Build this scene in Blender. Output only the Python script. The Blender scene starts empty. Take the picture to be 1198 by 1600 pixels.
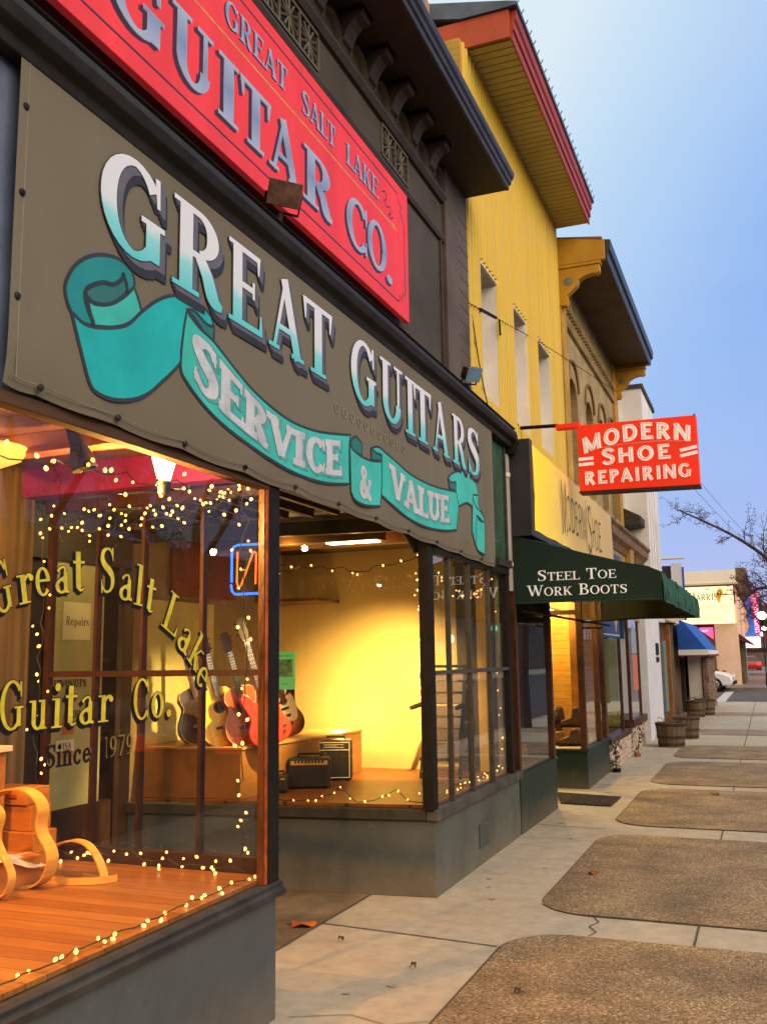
import bpy, bmesh, math, random
from mathutils import Vector, Matrix
random.seed(7)
R = math.radians
scene = bpy.context.scene
C = scene.collection
OFF = {}

# ------------------------------------------------------------------ materials
def mat(name, c, r=.6, var=.18, scale=5, bump=.15, bscale=60, metal=0, c2=None, grime=0, emit=0, spec=.4, stretch=None, chips=None, foot=0):
    m = bpy.data.materials.new(name); m.use_nodes = True
    nt = m.node_tree; N = nt.nodes; L = nt.links; p = N['Principled BSDF']
    tc = N.new('ShaderNodeTexCoord'); src = tc.outputs['Object']
    if stretch:
        mp = N.new('ShaderNodeMapping'); mp.inputs['Scale'].default_value = stretch
        L.new(src, mp.inputs[0]); src = mp.outputs[0]
    n = N.new('ShaderNodeTexNoise'); n.inputs['Scale'].default_value = scale; n.inputs['Detail'].default_value = 6
    n.inputs['Roughness'].default_value = .65
    L.new(src, n.inputs['Vector'])
    rp = N.new('ShaderNodeValToRGB'); e = rp.color_ramp.elements
    e[0].position = .3; e[1].position = .7
    d = c2 or tuple(x * (1 - 1.6 * var) for x in c)
    e[0].color = (*d, 1); e[1].color = (*[min(1, x * (1 + .5 * var)) for x in c], 1)
    L.new(n.outputs[0], rp.inputs[0]); col = rp.outputs[0]
    if grime:
        g = N.new('ShaderNodeTexNoise'); g.inputs['Scale'].default_value = 1.3; g.inputs['Detail'].default_value = 8
        L.new(src, g.inputs['Vector'])
        gr = N.new('ShaderNodeMapRange'); gr.inputs[1].default_value = .42; gr.inputs[2].default_value = .7
        gr.inputs[3].default_value = 0; gr.inputs[4].default_value = grime
        L.new(g.outputs[0], gr.inputs[0])
        mx = N.new('ShaderNodeMix'); mx.data_type = 'RGBA'; mx.blend_type = 'MULTIPLY'
        L.new(gr.outputs[0], mx.inputs[0]); L.new(col, mx.inputs[6]); mx.inputs[7].default_value = (.28, .25, .22, 1)
        col = mx.outputs[2]
    if chips:
        k = N.new('ShaderNodeTexNoise'); k.inputs['Scale'].default_value = 16; k.inputs['Detail'].default_value = 10; k.inputs['Roughness'].default_value = .75
        L.new(src, k.inputs['Vector']); kr = N.new('ShaderNodeMapRange'); kr.inputs[1].default_value = .64; kr.inputs[2].default_value = .67
        L.new(k.outputs[0], kr.inputs[0]); mx = N.new('ShaderNodeMix'); mx.data_type = 'RGBA'
        L.new(kr.outputs[0], mx.inputs[0]); L.new(col, mx.inputs[6]); mx.inputs[7].default_value = (*chips, 1); col = mx.outputs[2]
    if foot:
        # splash dirt rising from the pavement
        ge = N.new('ShaderNodeNewGeometry'); sz = N.new('ShaderNodeSeparateXYZ'); L.new(ge.outputs['Position'], sz.inputs[0])
        k = N.new('ShaderNodeTexNoise'); k.inputs['Scale'].default_value = 5; k.inputs['Detail'].default_value = 8; L.new(src, k.inputs['Vector'])
        ad = N.new('ShaderNodeMath'); ad.operation = 'MULTIPLY_ADD'; ad.inputs[1].default_value = -.3; L.new(k.outputs[0], ad.inputs[0]); L.new(sz.outputs[2], ad.inputs[2])
        kr = N.new('ShaderNodeMapRange'); kr.inputs[1].default_value = -.15; kr.inputs[2].default_value = .12; kr.inputs[3].default_value = foot; kr.inputs[4].default_value = 0
        L.new(ad.outputs[0], kr.inputs[0]); mx = N.new('ShaderNodeMix'); mx.data_type = 'RGBA'
        L.new(kr.outputs[0], mx.inputs[0]); L.new(col, mx.inputs[6]); mx.inputs[7].default_value = (.19, .155, .11, 1); col = mx.outputs[2]
    L.new(col, p.inputs['Base Color'])
    p.inputs['Roughness'].default_value = r; p.inputs['Metallic'].default_value = metal
    p.inputs['Specular IOR Level'].default_value = spec
    if bump:
        b = N.new('ShaderNodeBump'); b.inputs['Strength'].default_value = bump; b.inputs['Distance'].default_value = .004
        bn = N.new('ShaderNodeTexNoise'); bn.inputs['Scale'].default_value = bscale; bn.inputs['Detail'].default_value = 4
        L.new(src, bn.inputs['Vector']); L.new(bn.outputs[0], b.inputs['Height']); L.new(b.outputs[0], p.inputs['Normal'])
    if emit:
        L.new(col, p.inputs['Emission Color']); p.inputs['Emission Strength'].default_value = emit
    return m

def emis(name, c, s):
    m = bpy.data.materials.new(name); m.use_nodes = True
    N = m.node_tree.nodes; p = N['Principled BSDF']
    p.inputs['Base Color'].default_value = (*[x * .6 for x in c], 1)
    p.inputs['Emission Color'].default_value = (*c, 1); p.inputs['Emission Strength'].default_value = s
    return m

def glassm(name, tint=(.96, .97, .97), base=.07, top=.8, dirt=.012):
    m = bpy.data.materials.new(name); m.use_nodes = True
    nt = m.node_tree; N = nt.nodes; L = nt.links; N.clear()
    o = N.new('ShaderNodeOutputMaterial'); mx = N.new('ShaderNodeMixShader')
    t = N.new('ShaderNodeBsdfTransparent'); t.inputs[0].default_value = (*tint, 1)
    g = N.new('ShaderNodeBsdfGlossy'); g.inputs['Roughness'].default_value = .006; g.inputs[0].default_value = (1, 1, 1, 1)
    lw = N.new('ShaderNodeLayerWeight'); lw.inputs[0].default_value = .5
    pw = N.new('ShaderNodeMath'); pw.operation = 'POWER'; pw.inputs[1].default_value = 4.0
    ma = N.new('ShaderNodeMath'); ma.operation = 'MULTIPLY_ADD'; ma.inputs[1].default_value = top; ma.inputs[2].default_value = base
    L.new(lw.outputs['Facing'], pw.inputs[0]); L.new(pw.outputs[0], ma.inputs[0])
    d = N.new('ShaderNodeBsdfDiffuse'); d.inputs[0].default_value = (.5, .5, .5, 1)
    m2 = N.new('ShaderNodeMixShader')
    tc = N.new('ShaderNodeTexCoord'); n = N.new('ShaderNodeTexNoise'); n.inputs['Scale'].default_value = 4; n.inputs['Detail'].default_value = 8
    L.new(tc.outputs['Object'], n.inputs['Vector'])
    mr = N.new('ShaderNodeMath'); mr.operation = 'MULTIPLY'; mr.inputs[1].default_value = dirt
    L.new(n.outputs[0], mr.inputs[0]); L.new(mr.outputs[0], m2.inputs[0])
    bp = N.new('ShaderNodeBump'); bp.inputs['Strength'].default_value = .03; bp.inputs['Distance'].default_value = .01
    n2 = N.new('ShaderNodeTexNoise'); n2.inputs['Scale'].default_value = 1.6
    L.new(tc.outputs['Object'], n2.inputs['Vector']); L.new(n2.outputs[0], bp.inputs['Height']); L.new(bp.outputs[0], g.inputs['Normal'])
    L.new(t.outputs[0], m2.inputs[1]); L.new(d.outputs[0], m2.inputs[2])
    L.new(ma.outputs[0], mx.inputs[0]); L.new(m2.outputs[0], mx.inputs[1]); L.new(g.outputs[0], mx.inputs[2])
    L.new(mx.outputs[0], o.inputs[0])
    return m

def brickm(name, c1, c2, mortar, bw=.22, bh=.075, axis='YZ', r=.8):
    m = bpy.data.materials.new(name); m.use_nodes = True
    nt = m.node_tree; N = nt.nodes; L = nt.links; p = N['Principled BSDF']
    tc = N.new('ShaderNodeTexCoord'); sp = N.new('ShaderNodeSeparateXYZ'); cb = N.new('ShaderNodeCombineXYZ')
    L.new(tc.outputs['Object'], sp.inputs[0])
    L.new(sp.outputs[axis[0]], cb.inputs[0]); L.new(sp.outputs[axis[1]], cb.inputs[1])
    b = N.new('ShaderNodeTexBrick'); L.new(cb.outputs[0], b.inputs['Vector'])
    b.inputs['Scale'].default_value = 1; b.inputs['Brick Width'].default_value = bw; b.inputs['Row Height'].default_value = bh
    b.inputs['Mortar Size'].default_value = .007; b.inputs['Mortar Smooth'].default_value = .3
    b.inputs['Color1'].default_value = (*c1, 1); b.inputs['Color2'].default_value = (*c2, 1); b.inputs['Mortar'].default_value = (*mortar, 1)
    n = N.new('ShaderNodeTexNoise'); n.inputs['Scale'].default_value = 2.2; n.inputs['Detail'].default_value = 9
    L.new(tc.outputs['Object'], n.inputs['Vector'])
    mr = N.new('ShaderNodeMapRange'); mr.inputs[1].default_value = .3; mr.inputs[2].default_value = .75; mr.inputs[3].default_value = .62; mr.inputs[4].default_value = 1.15
    L.new(n.outputs[0], mr.inputs[0])
    mx = N.new('ShaderNodeMix'); mx.data_type = 'RGBA'; mx.blend_type = 'MULTIPLY'; mx.inputs[0].default_value = 1
    L.new(b.outputs['Color'], mx.inputs[6]); L.new(mr.outputs[0], mx.inputs[7]); L.new(mx.outputs[2], p.inputs['Base Color'])
    p.inputs['Roughness'].default_value = r
    bp = N.new('ShaderNodeBump'); bp.inputs['Strength'].default_value = .5; bp.inputs['Distance'].default_value = .006; bp.invert = True
    L.new(b.outputs['Fac'], bp.inputs['Height']); L.new(bp.outputs[0], p.inputs['Normal'])
    return m

def plankm(name, c1, c2, w=.09, axis='Y', r=.45, length=3.0):
    """boards with gaps; axis = direction across the boards"""
    m = bpy.data.materials.new(name); m.use_nodes = True
    nt = m.node_tree; N = nt.nodes; L = nt.links; p = N['Principled BSDF']
    tc = N.new('ShaderNodeTexCoord'); sp = N.new('ShaderNodeSeparateXYZ'); cb = N.new('ShaderNodeCombineXYZ')
    L.new(tc.outputs['Object'], sp.inputs[0])
    other = {'Y': 'X', 'X': 'Y', 'Z': 'X'}[axis]
    L.new(sp.outputs[other], cb.inputs[0]); L.new(sp.outputs[axis], cb.inputs[1])
    b = N.new('ShaderNodeTexBrick'); L.new(cb.outputs[0], b.inputs['Vector']); b.inputs['Scale'].default_value = 1
    b.inputs['Brick Width'].default_value = length; b.inputs['Row Height'].default_value = w; b.inputs['Mortar Size'].default_value = .0025
    b.inputs['Mortar Smooth'].default_value = .6
    b.inputs['Color1'].default_value = (*c1, 1); b.inputs['Color2'].default_value = (*c2, 1)
    b.inputs['Mortar'].default_value = (*[x * .25 for x in c2], 1)
    mp = N.new('ShaderNodeMapping'); mp.inputs['Scale'].default_value = (2, 30, 2) if axis == 'Y' else ((30, 2, 2) if axis == 'X' else (3, 3, 30))
    L.new(tc.outputs['Object'], mp.inputs[0])
    n = N.new('ShaderNodeTexNoise'); n.inputs['Scale'].default_value = 1.5; n.inputs['Detail'].default_value = 8; L.new(mp.outputs[0], n.inputs['Vector'])
    mr = N.new('ShaderNodeMapRange'); mr.inputs[3].default_value = .4; mr.inputs[4].default_value = 1.45; L.new(n.outputs[0], mr.inputs[0])
    mx = N.new('ShaderNodeMix'); mx.data_type = 'RGBA'; mx.blend_type = 'MULTIPLY'; mx.inputs[0].default_value = 1
    L.new(b.outputs['Color'], mx.inputs[6]); L.new(mr.outputs[0], mx.inputs[7]); L.new(mx.outputs[2], p.inputs['Base Color'])
    p.inputs['Roughness'].default_value = r
    bp = N.new('ShaderNodeBump'); bp.inputs['Strength'].default_value = .5; bp.inputs['Distance'].default_value = .004; bp.invert = True
    L.new(b.outputs['Fac'], bp.inputs['Height']); L.new(bp.outputs[0], p.inputs['Normal'])
    return m

def gradm(name, stops, r=.5, emit=0):
    """colour by the painted attribute 'v' (0 foot of a letter, 1 its top)"""
    m = bpy.data.materials.new(name); m.use_nodes = True
    nt = m.node_tree; N = nt.nodes; L = nt.links; p = N['Principled BSDF']
    a = N.new('ShaderNodeAttribute'); a.attribute_name = 'v'
    n = N.new('ShaderNodeTexNoise'); n.inputs['Scale'].default_value = 14; n.inputs['Detail'].default_value = 5
    tc = N.new('ShaderNodeTexCoord'); L.new(tc.outputs['Object'], n.inputs['Vector'])
    ad = N.new('ShaderNodeMath'); ad.operation = 'MULTIPLY_ADD'; ad.inputs[1].default_value = .14; ad.inputs[2].default_value = -.07
    L.new(n.outputs[0], ad.inputs[0])
    s = N.new('ShaderNodeMath'); s.operation = 'ADD'; L.new(a.outputs['Fac'], s.inputs[0]); L.new(ad.outputs[0], s.inputs[1])
    rp = N.new('ShaderNodeValToRGB'); e = rp.color_ramp.elements
    while len(e) < len(stops): e.new(.5)
    for i, (q, c) in enumerate(stops): e[i].position = q; e[i].color = (*c, 1)
    L.new(s.outputs[0], rp.inputs[0]); L.new(rp.outputs[0], p.inputs['Base Color']); p.inputs['Roughness'].default_value = r
    if emit:
        L.new(rp.outputs[0], p.inputs['Emission Color']); p.inputs['Emission Strength'].default_value = emit
    return m

# ------------------------------------------------------------------ mesh builder
class MB:
    def __init__(s): s.v = []; s.f = []; s.a = []
    def add(s, vs, fs, a=None):
        o = len(s.v); s.v += [tuple(q) for q in vs]; s.f += [tuple(i + o for i in f) for f in fs]
        s.a += list(a) if a else [0] * len(vs)
        return s
    def box(s, x0, x1, y0, y1, z0, z1):
        x0, x1 = sorted((x0, x1)); y0, y1 = sorted((y0, y1)); z0, z1 = sorted((z0, z1))
        return s.add([(x0, y0, z0), (x1, y0, z0), (x1, y1, z0), (x0, y1, z0), (x0, y0, z1), (x1, y0, z1), (x1, y1, z1), (x0, y1, z1)],
                     [(0, 3, 2, 1), (4, 5, 6, 7), (0, 1, 5, 4), (1, 2, 6, 5), (2, 3, 7, 6), (3, 0, 4, 7)])
    def poly(s, pts): return s.add(pts, [tuple(range(len(pts)))])
    def prism(s, pts, d):
        """pts: planar 3-D polygon, d: extrusion vector"""
        n = len(pts); d = Vector(d)
        vs = [Vector(p) for p in pts] + [Vector(p) + d for p in pts]
        return s.add(vs, [tuple(range(n - 1, -1, -1)), tuple(range(n, 2 * n))] + [(i, (i + 1) % n, n + (i + 1) % n, n + i) for i in range(n)])
    def sweep(s, prof, y0, y1):
        """profile of (x, z) swept along y"""
        return s.prism([(x, y0, z) for x, z in prof], (0, y1 - y0, 0))
    def tube(s, pts, r, seg=6, cap=True):
        pts = [Vector(p) for p in pts]; n = len(pts)
        rs = r if isinstance(r, (list, tuple)) else [r] * n
        rings = []; prev = None
        for i, p in enumerate(pts):
            t = (pts[min(i + 1, n - 1)] - pts[max(i - 1, 0)])
            t = t.normalized() if t.length > 1e-9 else Vector((0, 0, 1))
            if prev is None:
                a = Vector((0, 0, 1)) if abs(t.z) < .9 else Vector((1, 0, 0))
                u = t.cross(a).normalized()
            else:
                u = prev - t * prev.dot(t)
                u = u.normalized() if u.length > 1e-6 else t.orthogonal().normalized()
            prev = u; w = t.cross(u)
            rings.append([p + (u * math.cos(2 * math.pi * k / seg) + w * math.sin(2 * math.pi * k / seg)) * rs[i] for k in range(seg)])
        vs = [q for g in rings for q in g]
        fs = [(i * seg + k, i * seg + (k + 1) % seg, (i + 1) * seg + (k + 1) % seg, (i + 1) * seg + k) for i in range(n - 1) for k in range(seg)]
        if cap: fs += [tuple(range(seg - 1, -1, -1)), tuple((n - 1) * seg + k for k in range(seg))]
        return s.add(vs, fs)
    def lathe(s, prof, c=(0, 0, 0), seg=20, ax='z', a0=0, a1=360):
        """prof of (r, h) about an axis through c"""
        full = abs(a1 - a0) >= 359.9; m = seg if full else seg + 1; vs = []
        for rr, h in prof:
            for k in range(m):
                a = R(a0 + (a1 - a0) * k / seg); x, y = rr * math.cos(a), rr * math.sin(a)
                q = (x, y, h) if ax == 'z' else ((h, x, y) if ax == 'x' else (x, h, y))
                vs.append((q[0] + c[0], q[1] + c[1], q[2] + c[2]))
        fs = []
        for i in range(len(prof) - 1):
            for k in range(seg if full else seg):
                k2 = (k + 1) % m
                fs.append((i * m + k, i * m + k2, (i + 1) * m + k2, (i + 1) * m + k))
        return s.add(vs, fs)
    def sphere(s, c, r, seg=10, rings=6):
        return s.lathe([(max(1e-4, r * math.sin(math.pi * i / rings)), -r * math.cos(math.pi * i / rings)) for i in range(rings + 1)], c, seg)
    def build(s, name, m, parent=None, bevel=0, smooth=False, local=False, shade_angle=None):
        me = bpy.data.meshes.new(name)
        off = Vector((0, 0, 0))
        if parent is not None and not local: off = OFF.get(parent.name, Vector((0, 0, 0)))
        me.from_pydata([Vector(q) - off for q in s.v], [], s.f); me.update()
        if any(s.a):
            at = me.attributes.new('v', 'FLOAT', 'POINT'); at.data.foreach_set('value', s.a)
        o = bpy.data.objects.new(name, me); C.objects.link(o)
        for q in (m if isinstance(m, (list, tuple)) else [m]): me.materials.append(q)
        bm = bmesh.new(); bm.from_mesh(me); bmesh.ops.recalc_face_normals(bm, faces=bm.faces); bm.to_mesh(me); bm.free()
        if smooth:
            for p in me.polygons: p.use_smooth = True
            if smooth != 2:
                try: me.set_sharp_from_angle(angle=R(40))
                except Exception: pass
        if parent is not None:
            o.parent = parent; OFF[o.name] = off
        if bevel:
            b = o.modifiers.new('bevel', 'BEVEL'); b.width = bevel; b.segments = 2; b.limit_method = 'ANGLE'; b.angle_limit = R(40)
            b.harden_normals = False
        return o

def tag(o, label=None, cat=None, group=None, kind=None):
    if label: o['label'] = label
    if cat: o['category'] = cat
    if group: o['group'] = group
    if kind: o['kind'] = kind
    return o
def thing(name, label, cat, loc=(0, 0, 0), group=None, rot=None):
    o = bpy.data.objects.new(name, None); C.objects.link(o); o.empty_display_size = .1
    o.location = loc; OFF[o.name] = Vector(loc)
    if rot: o.rotation_euler = rot
    return tag(o, label, cat, group)
def copy_tree(o, parent=None):
    c = o.copy(); C.objects.link(c)
    if parent is not None: c.parent = parent
    for ch in list(o.children): copy_tree(ch, c)
    return c
def struct(name, mb, m, **k): return tag(mb.build(name, m, **k), kind='structure')
def bx(x0, x1, y0, y1, z0, z1): return MB().box(x0, x1, y0, y1, z0, z1)

# ------------------------------------------------------------------ lettering: stroke-built letters
def cr(pts, n=5):
    out = []
    for i in range(len(pts) - 1):
        p0 = pts[max(i - 1, 0)]; p1 = pts[i]; p2 = pts[i + 1]; p3 = pts[min(i + 2, len(pts) - 1)]
        for k in range(n):
            t = k / n
            out.append(tuple(.5 * ((2 * b) + (-a + c) * t + (2 * a - 5 * b + 4 * c - d) * t * t + (-a + 3 * b - 3 * c + d) * t ** 3) for a, b, c, d in zip(p0, p1, p2, p3)))
    out.append(tuple(pts[-1])); return out

def glyph(ch, T=.17, t=.06, st=.05, sans=False):
    """list of strokes (points, widths) in a cell of cap height 1, and the advance"""
    S = []; sw = T * .5 + .1
    if sans: t = T * .92 if sans is True else T; st = 0
    xh = .64
    def L(x0, y0, x1, y1, w0, w1=None): S.append(([(x0, y0), (x1, y1)], [w0, w1 if w1 is not None else w0]))
    def V(x, y0=0, y1=1, w=T): L(x, y0, x, y1, w)
    def H(x0, x1, y, w=None): L(x0, y, x1, y, w if w is not None else t)
    def F(x, y, k=1.0, l=None, r=None):
        if st <= 0: return
        yy = y + st / 2 if y < .3 or y == xh - st else y - st / 2
        L(x - (sw * k if l is None else l), yy, x + (sw * k if r is None else r), yy, st)
    def E(cx, cy, rx, ry, a0=0, a1=360, TT=T, tt=None):
        tt = t if tt is None else tt
        n = max(6, int(abs(a1 - a0) / 12)); P = []; W = []
        for i in range(n + 1):
            a = R(a0 + (a1 - a0) * i / n); w = tt + (TT - tt) * abs(math.cos(a)) ** 1.3
            P.append((cx + (rx - w / 2) * math.cos(a), cy + (ry - w / 2) * math.sin(a))); W.append(w)
        S.append((P, W))
    def Q(pts, ws):
        P = cr([(*p, w) for p, w in zip(pts, ws)]); S.append(([(a, b) for a, b, _ in P], [c for *_, c in P]))
    adv = .8
    if ch == 'A':
        L(.1, 0, .4, .97, t); L(.37, 1, .74, 0, T); H(.2, .6, .32); F(.1, 0, .7); F(.74, 0, .9); adv = .86
    elif ch == 'B':
        V(.2); H(.2, .42, 1 - t / 2); H(.2, .45, .53); H(.2, .45, t / 2); E(.4, .765, .26, .235, 90, -90, T * .9); E(.43, .265, .3, .265, 90, -90); F(.16, 0, 1, .14, .06); F(.16, 1, 1, .14, .06); adv = .78
    elif ch in 'CG':
        E(.47, .5, .42, .515, 42, 318); 
        if st: L(.79, .66, .77, .98, .045, .07)
        if ch == 'G':
            V(.72, 0.06, .44); H(.56, .88, .45, max(st, t * .8)); adv = .9
        else:
            if st: L(.79, .3, .77, .03, .02, .05)
            adv = .84
    elif ch == 'D':
        V(.2); H(.2, .42, 1 - t / 2); H(.2, .42, t / 2); E(.4, .5, .44, .5, 90, -90); F(.16, 0, 1, .14, .06); F(.16, 1, 1, .14, .06); adv = .88
    elif ch in 'EF':
        V(.2); H(.2, .66, 1 - t / 2); H(.2, .56, .52)
        if st: L(.65, .76, .65, 1, .03, .08); L(.54, .41, .54, .63, .05)
        if ch == 'E':
            H(.2, .7, t / 2)
            if st: L(.7, 0, .7, .26, .08, .03)
        else: F(.2, 0)
        F(.16, 0, 1, .14, .06); F(.16, 1, 1, .14, .06); adv = .74
    elif ch == 'H':
        V(.2); V(.72); H(.2, .72, .52); [F(x, y) for x in (.2, .72) for y in (0, 1)]; adv = .92
    elif ch == 'I':
        V(.22); F(.22, 0); F(.22, 1); adv = .44
    elif ch == 'K':
        V(.2); L(.25, .42, .68, .98, t * 1.1); L(.38, .58, .72, 0, T); F(.2, 0); F(.2, 1); F(.7, 1, .8); F(.74, 0, .8); adv = .88
    elif ch == 'L':
        V(.2); H(.2, .66, t / 2); F(.2, 1); F(.16, 0, 1, .14, .06)
        if st: L(.66, 0, .66, .27, .08, .03)
        adv = .7
    elif ch == 'M':
        w = t * 1.15 if st else T
        V(.16, w=w); V(.86); L(.16, 1, .5, .05, T); L(.5, .05, .86, 1, t); F(.16, 0, .8); F(.86, 0); F(.14, 1, .5); F(.88, 1, .6); adv = 1.04
    elif ch == 'N':
        w = t * 1.15 if st else T
        V(.16, w=w); V(.74, w=w); L(.15, 1, .75, 0, T); F(.16, 0, .8); F(.74, 1, .8); F(.12, 1, .5); adv = .9
    elif ch == 'O':
        E(.46, .5, .42, .515); adv = .92
    elif ch == 'P' or ch == 'R':
        V(.2); H(.2, .42, 1 - t / 2); H(.2, .42, .47); E(.4, .735, .3, .265, 90, -90); F(.2, 0); F(.16, 1, 1, .14, .06)
        if ch == 'R': Q([(.4, .47), (.52, .3), (.62, .08), (.76, .02)], [T * .8, T * .95, T, t]) if st else L(.4, .45, .68, 0, T); adv = .84
        else: adv = .74
    elif ch == 'S':
        w = T * 1.1
        Q([(.62, .8), (.52, .94), (.36, .965), (.2, .88), (.17, .73), (.28, .6), (.46, .49), (.58, .37), (.58, .18), (.44, .045), (.26, .04), (.12, .18)],
          [t, t, t, w * .8, w, w, w * 1.05, w, w * .8, t, t, t])
        if st: L(.63, .7, .62, .99, .03, .06); L(.12, .3, .12, .01, .03, .06)
        adv = .74
    elif ch == 'T':
        V(.39); H(.06, .72, 1 - t / 2); F(.39, 0)
        if st: L(.08, .7, .06, 1, .03, .09); L(.7, .7, .72, 1, .03, .09)
        adv = .78
    elif ch == 'U':
        w = t * 1.15 if st else T
        V(.2, .3, 1); V(.7, .3, 1, w); E(.45 + (0 if not st else -.0), .33, .25 + T / 2, .34, 180, 360, T, t); F(.2, 1); F(.7, 1, .85); adv = .9
    elif ch == 'V':
        L(.1, 1, .42, .02, T); L(.42, .02, .74, 1, t); F(.1, 1, .9); F(.74, 1, .7); adv = .84
    elif ch == 'W':
        L(.08, 1, .34, .02, T); L(.34, .02, .58, .95, t); L(.55, 1, .8, .02, T); L(.8, .02, 1.06, 1, t); F(.08, 1, .9); F(.55, 1, .7); F(1.06, 1, .7); adv = 1.16
    elif ch == 'X':
        L(.1, 1, .7, 0, T); L(.1, 0, .7, 1, t); adv = .8
    elif ch == 'Y':
        L(.1, 1, .42, .45, T); L(.74, 1, .42, .45, t if st else T); V(.42, 0, .47); F(.42, 0); F(.1, 1); F(.74, 1, .8); adv = .84
    elif ch == '&':
        E(.36, .78, .2, .22, 0, 360, T * .7); E(.34, .28, .29, .29, 60, 330, T)
        Q([(.26, .66), (.4, .42), (.6, .18), (.82, .02)], [T * .6, T, T, t]); L(.58, .2, .76, .56, t); H(.62, .84, .56, t); adv = .9
    elif ch == '.':
        E(.16, .09, .1, .1, 0, 360, .1, .1); adv = .32
    elif ch in 'ceo':
        E(.32, xh / 2, .28, xh / 2 + .01, *((0, 360) if ch == 'o' else ((48, 318) if ch == 'c' else (0, 318))))
        if ch == 'e': H(.1, .56, xh * .54, t)
        if ch == 'c': E(.48, xh - .13, .07, .07, 0, 360, .07, .07)
        adv = .64
    elif ch == 'a':
        V(.44, .03, xh - .12, T * .95); E(.28, .17, .24, .18, 60, 330, T * .9); Q([(.44, .42), (.4, xh - .03), (.26, xh - .03), (.14, xh - .12)], [T * .8, t, t, T * .6]); L(.42, .05, .58, .03, t * 1.2); Q([(.42, .4), (.32, .36), (.2, .32)], [t, t, t]); adv = .62
    elif ch == 'r':
        V(.2, 0, xh); F(.2, 0); F(.12, xh, .6); Q([(.24, xh - .16), (.34, xh - .04), (.46, xh - .06)], [t, t * 1.4, T * .7]); E(.46, xh - .1, .07, .07, 0, 360, .07, .07); adv = .52
    elif ch == 't':
        V(.22, .08, .84); H(.06, .42, xh - st / 2 if st else xh, max(st, t)); Q([(.22, .12), (.28, .03), (.4, .07)], [T * .9, t, t * .6]); adv = .46
    elif ch == 'l':
        V(.2); F(.2, 0); F(.13, 1, .6); adv = .4
    elif ch == 'k':
        V(.2); F(.2, 0); F(.13, 1, .6); L(.25, .26, .5, xh, t); L(.32, .36, .58, 0, T * .9); F(.56, xh, .6); F(.6, 0, .6); adv = .68
    elif ch == 'i':
        V(.2, 0, xh); F(.2, 0); F(.13, xh, .6); E(.2, .88, .09, .09, 0, 360, .09, .09); adv = .4
    elif ch in 'nmu':
        if ch == 'u':
            V(.18, .16, xh); V(.52, 0, xh); E(.34, .2, .24, .21, 180, 330, T, t); F(.12, xh, .6); F(.46, xh, .6); F(.56, 0, .6)
        else:
            V(.18, 0, xh); V(.52, 0, xh - .18); E(.35, xh - .22, .25, .23, 0, 160, T, t); F(.18, 0, .85); F(.52, 0, .85); F(.12, xh, .6)
        adv = .72
    elif ch == 'v':
        L(.08, xh, .3, .01, T); L(.3, .01, .5, xh, t); F(.08, xh, .7); F(.5, xh, .6); adv = .58
    elif ch == 'y':
        L(.08, xh, .3, .01, T); L(.5, xh, .22, -.24, t); F(.08, xh, .7); F(.5, xh, .6); adv = .58
    elif ch == 'p':
        V(.18, -.26, xh); E(.36, xh / 2, .26, xh / 2, 120, -120); F(.18, -.26 + st, .9); adv = .66
    elif ch == 's':
        Q([(.4, xh - .12), (.28, xh - .03), (.14, xh - .12), (.2, xh * .58), (.38, xh * .36), (.4, .12), (.26, .03), (.1, .12)], [t, t, T * .8, T * .9, T * .9, T * .8, t, t]); adv = .52
    elif ch == 'f':
        V(.2, 0, .85); F(.2, 0); H(.06, .4, xh); Q([(.2, .84), (.28, .98), (.42, .93)], [T, t, T * .6]); adv = .42
    elif ch == '1':
        V(.26); F(.26, 0); L(.1, .82, .26, .97, t * 1.2); adv = .48
    elif ch == '2':
        Q([(.12, .74), (.2, .95), (.38, .96), (.52, .82), (.48, .56), (.28, .3), (.12, .06)], [T, t, t, T, T, t * 1.5, t]); H(.1, .6, t, t * 1.6); adv = .66
    elif ch == '7':
        H(.08, .6, 1 - t / 2, t * 1.6); L(.58, .97, .28, 0, t, T); adv = .64
    elif ch == '9':
        E(.32, .68, .26, .33, 0, 360); Q([(.53, .7), (.5, .35), (.36, .1), (.14, .04)], [T, T, t * 1.2, t]); adv = .64
    else:
        adv = .42
    return S, adv

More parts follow.
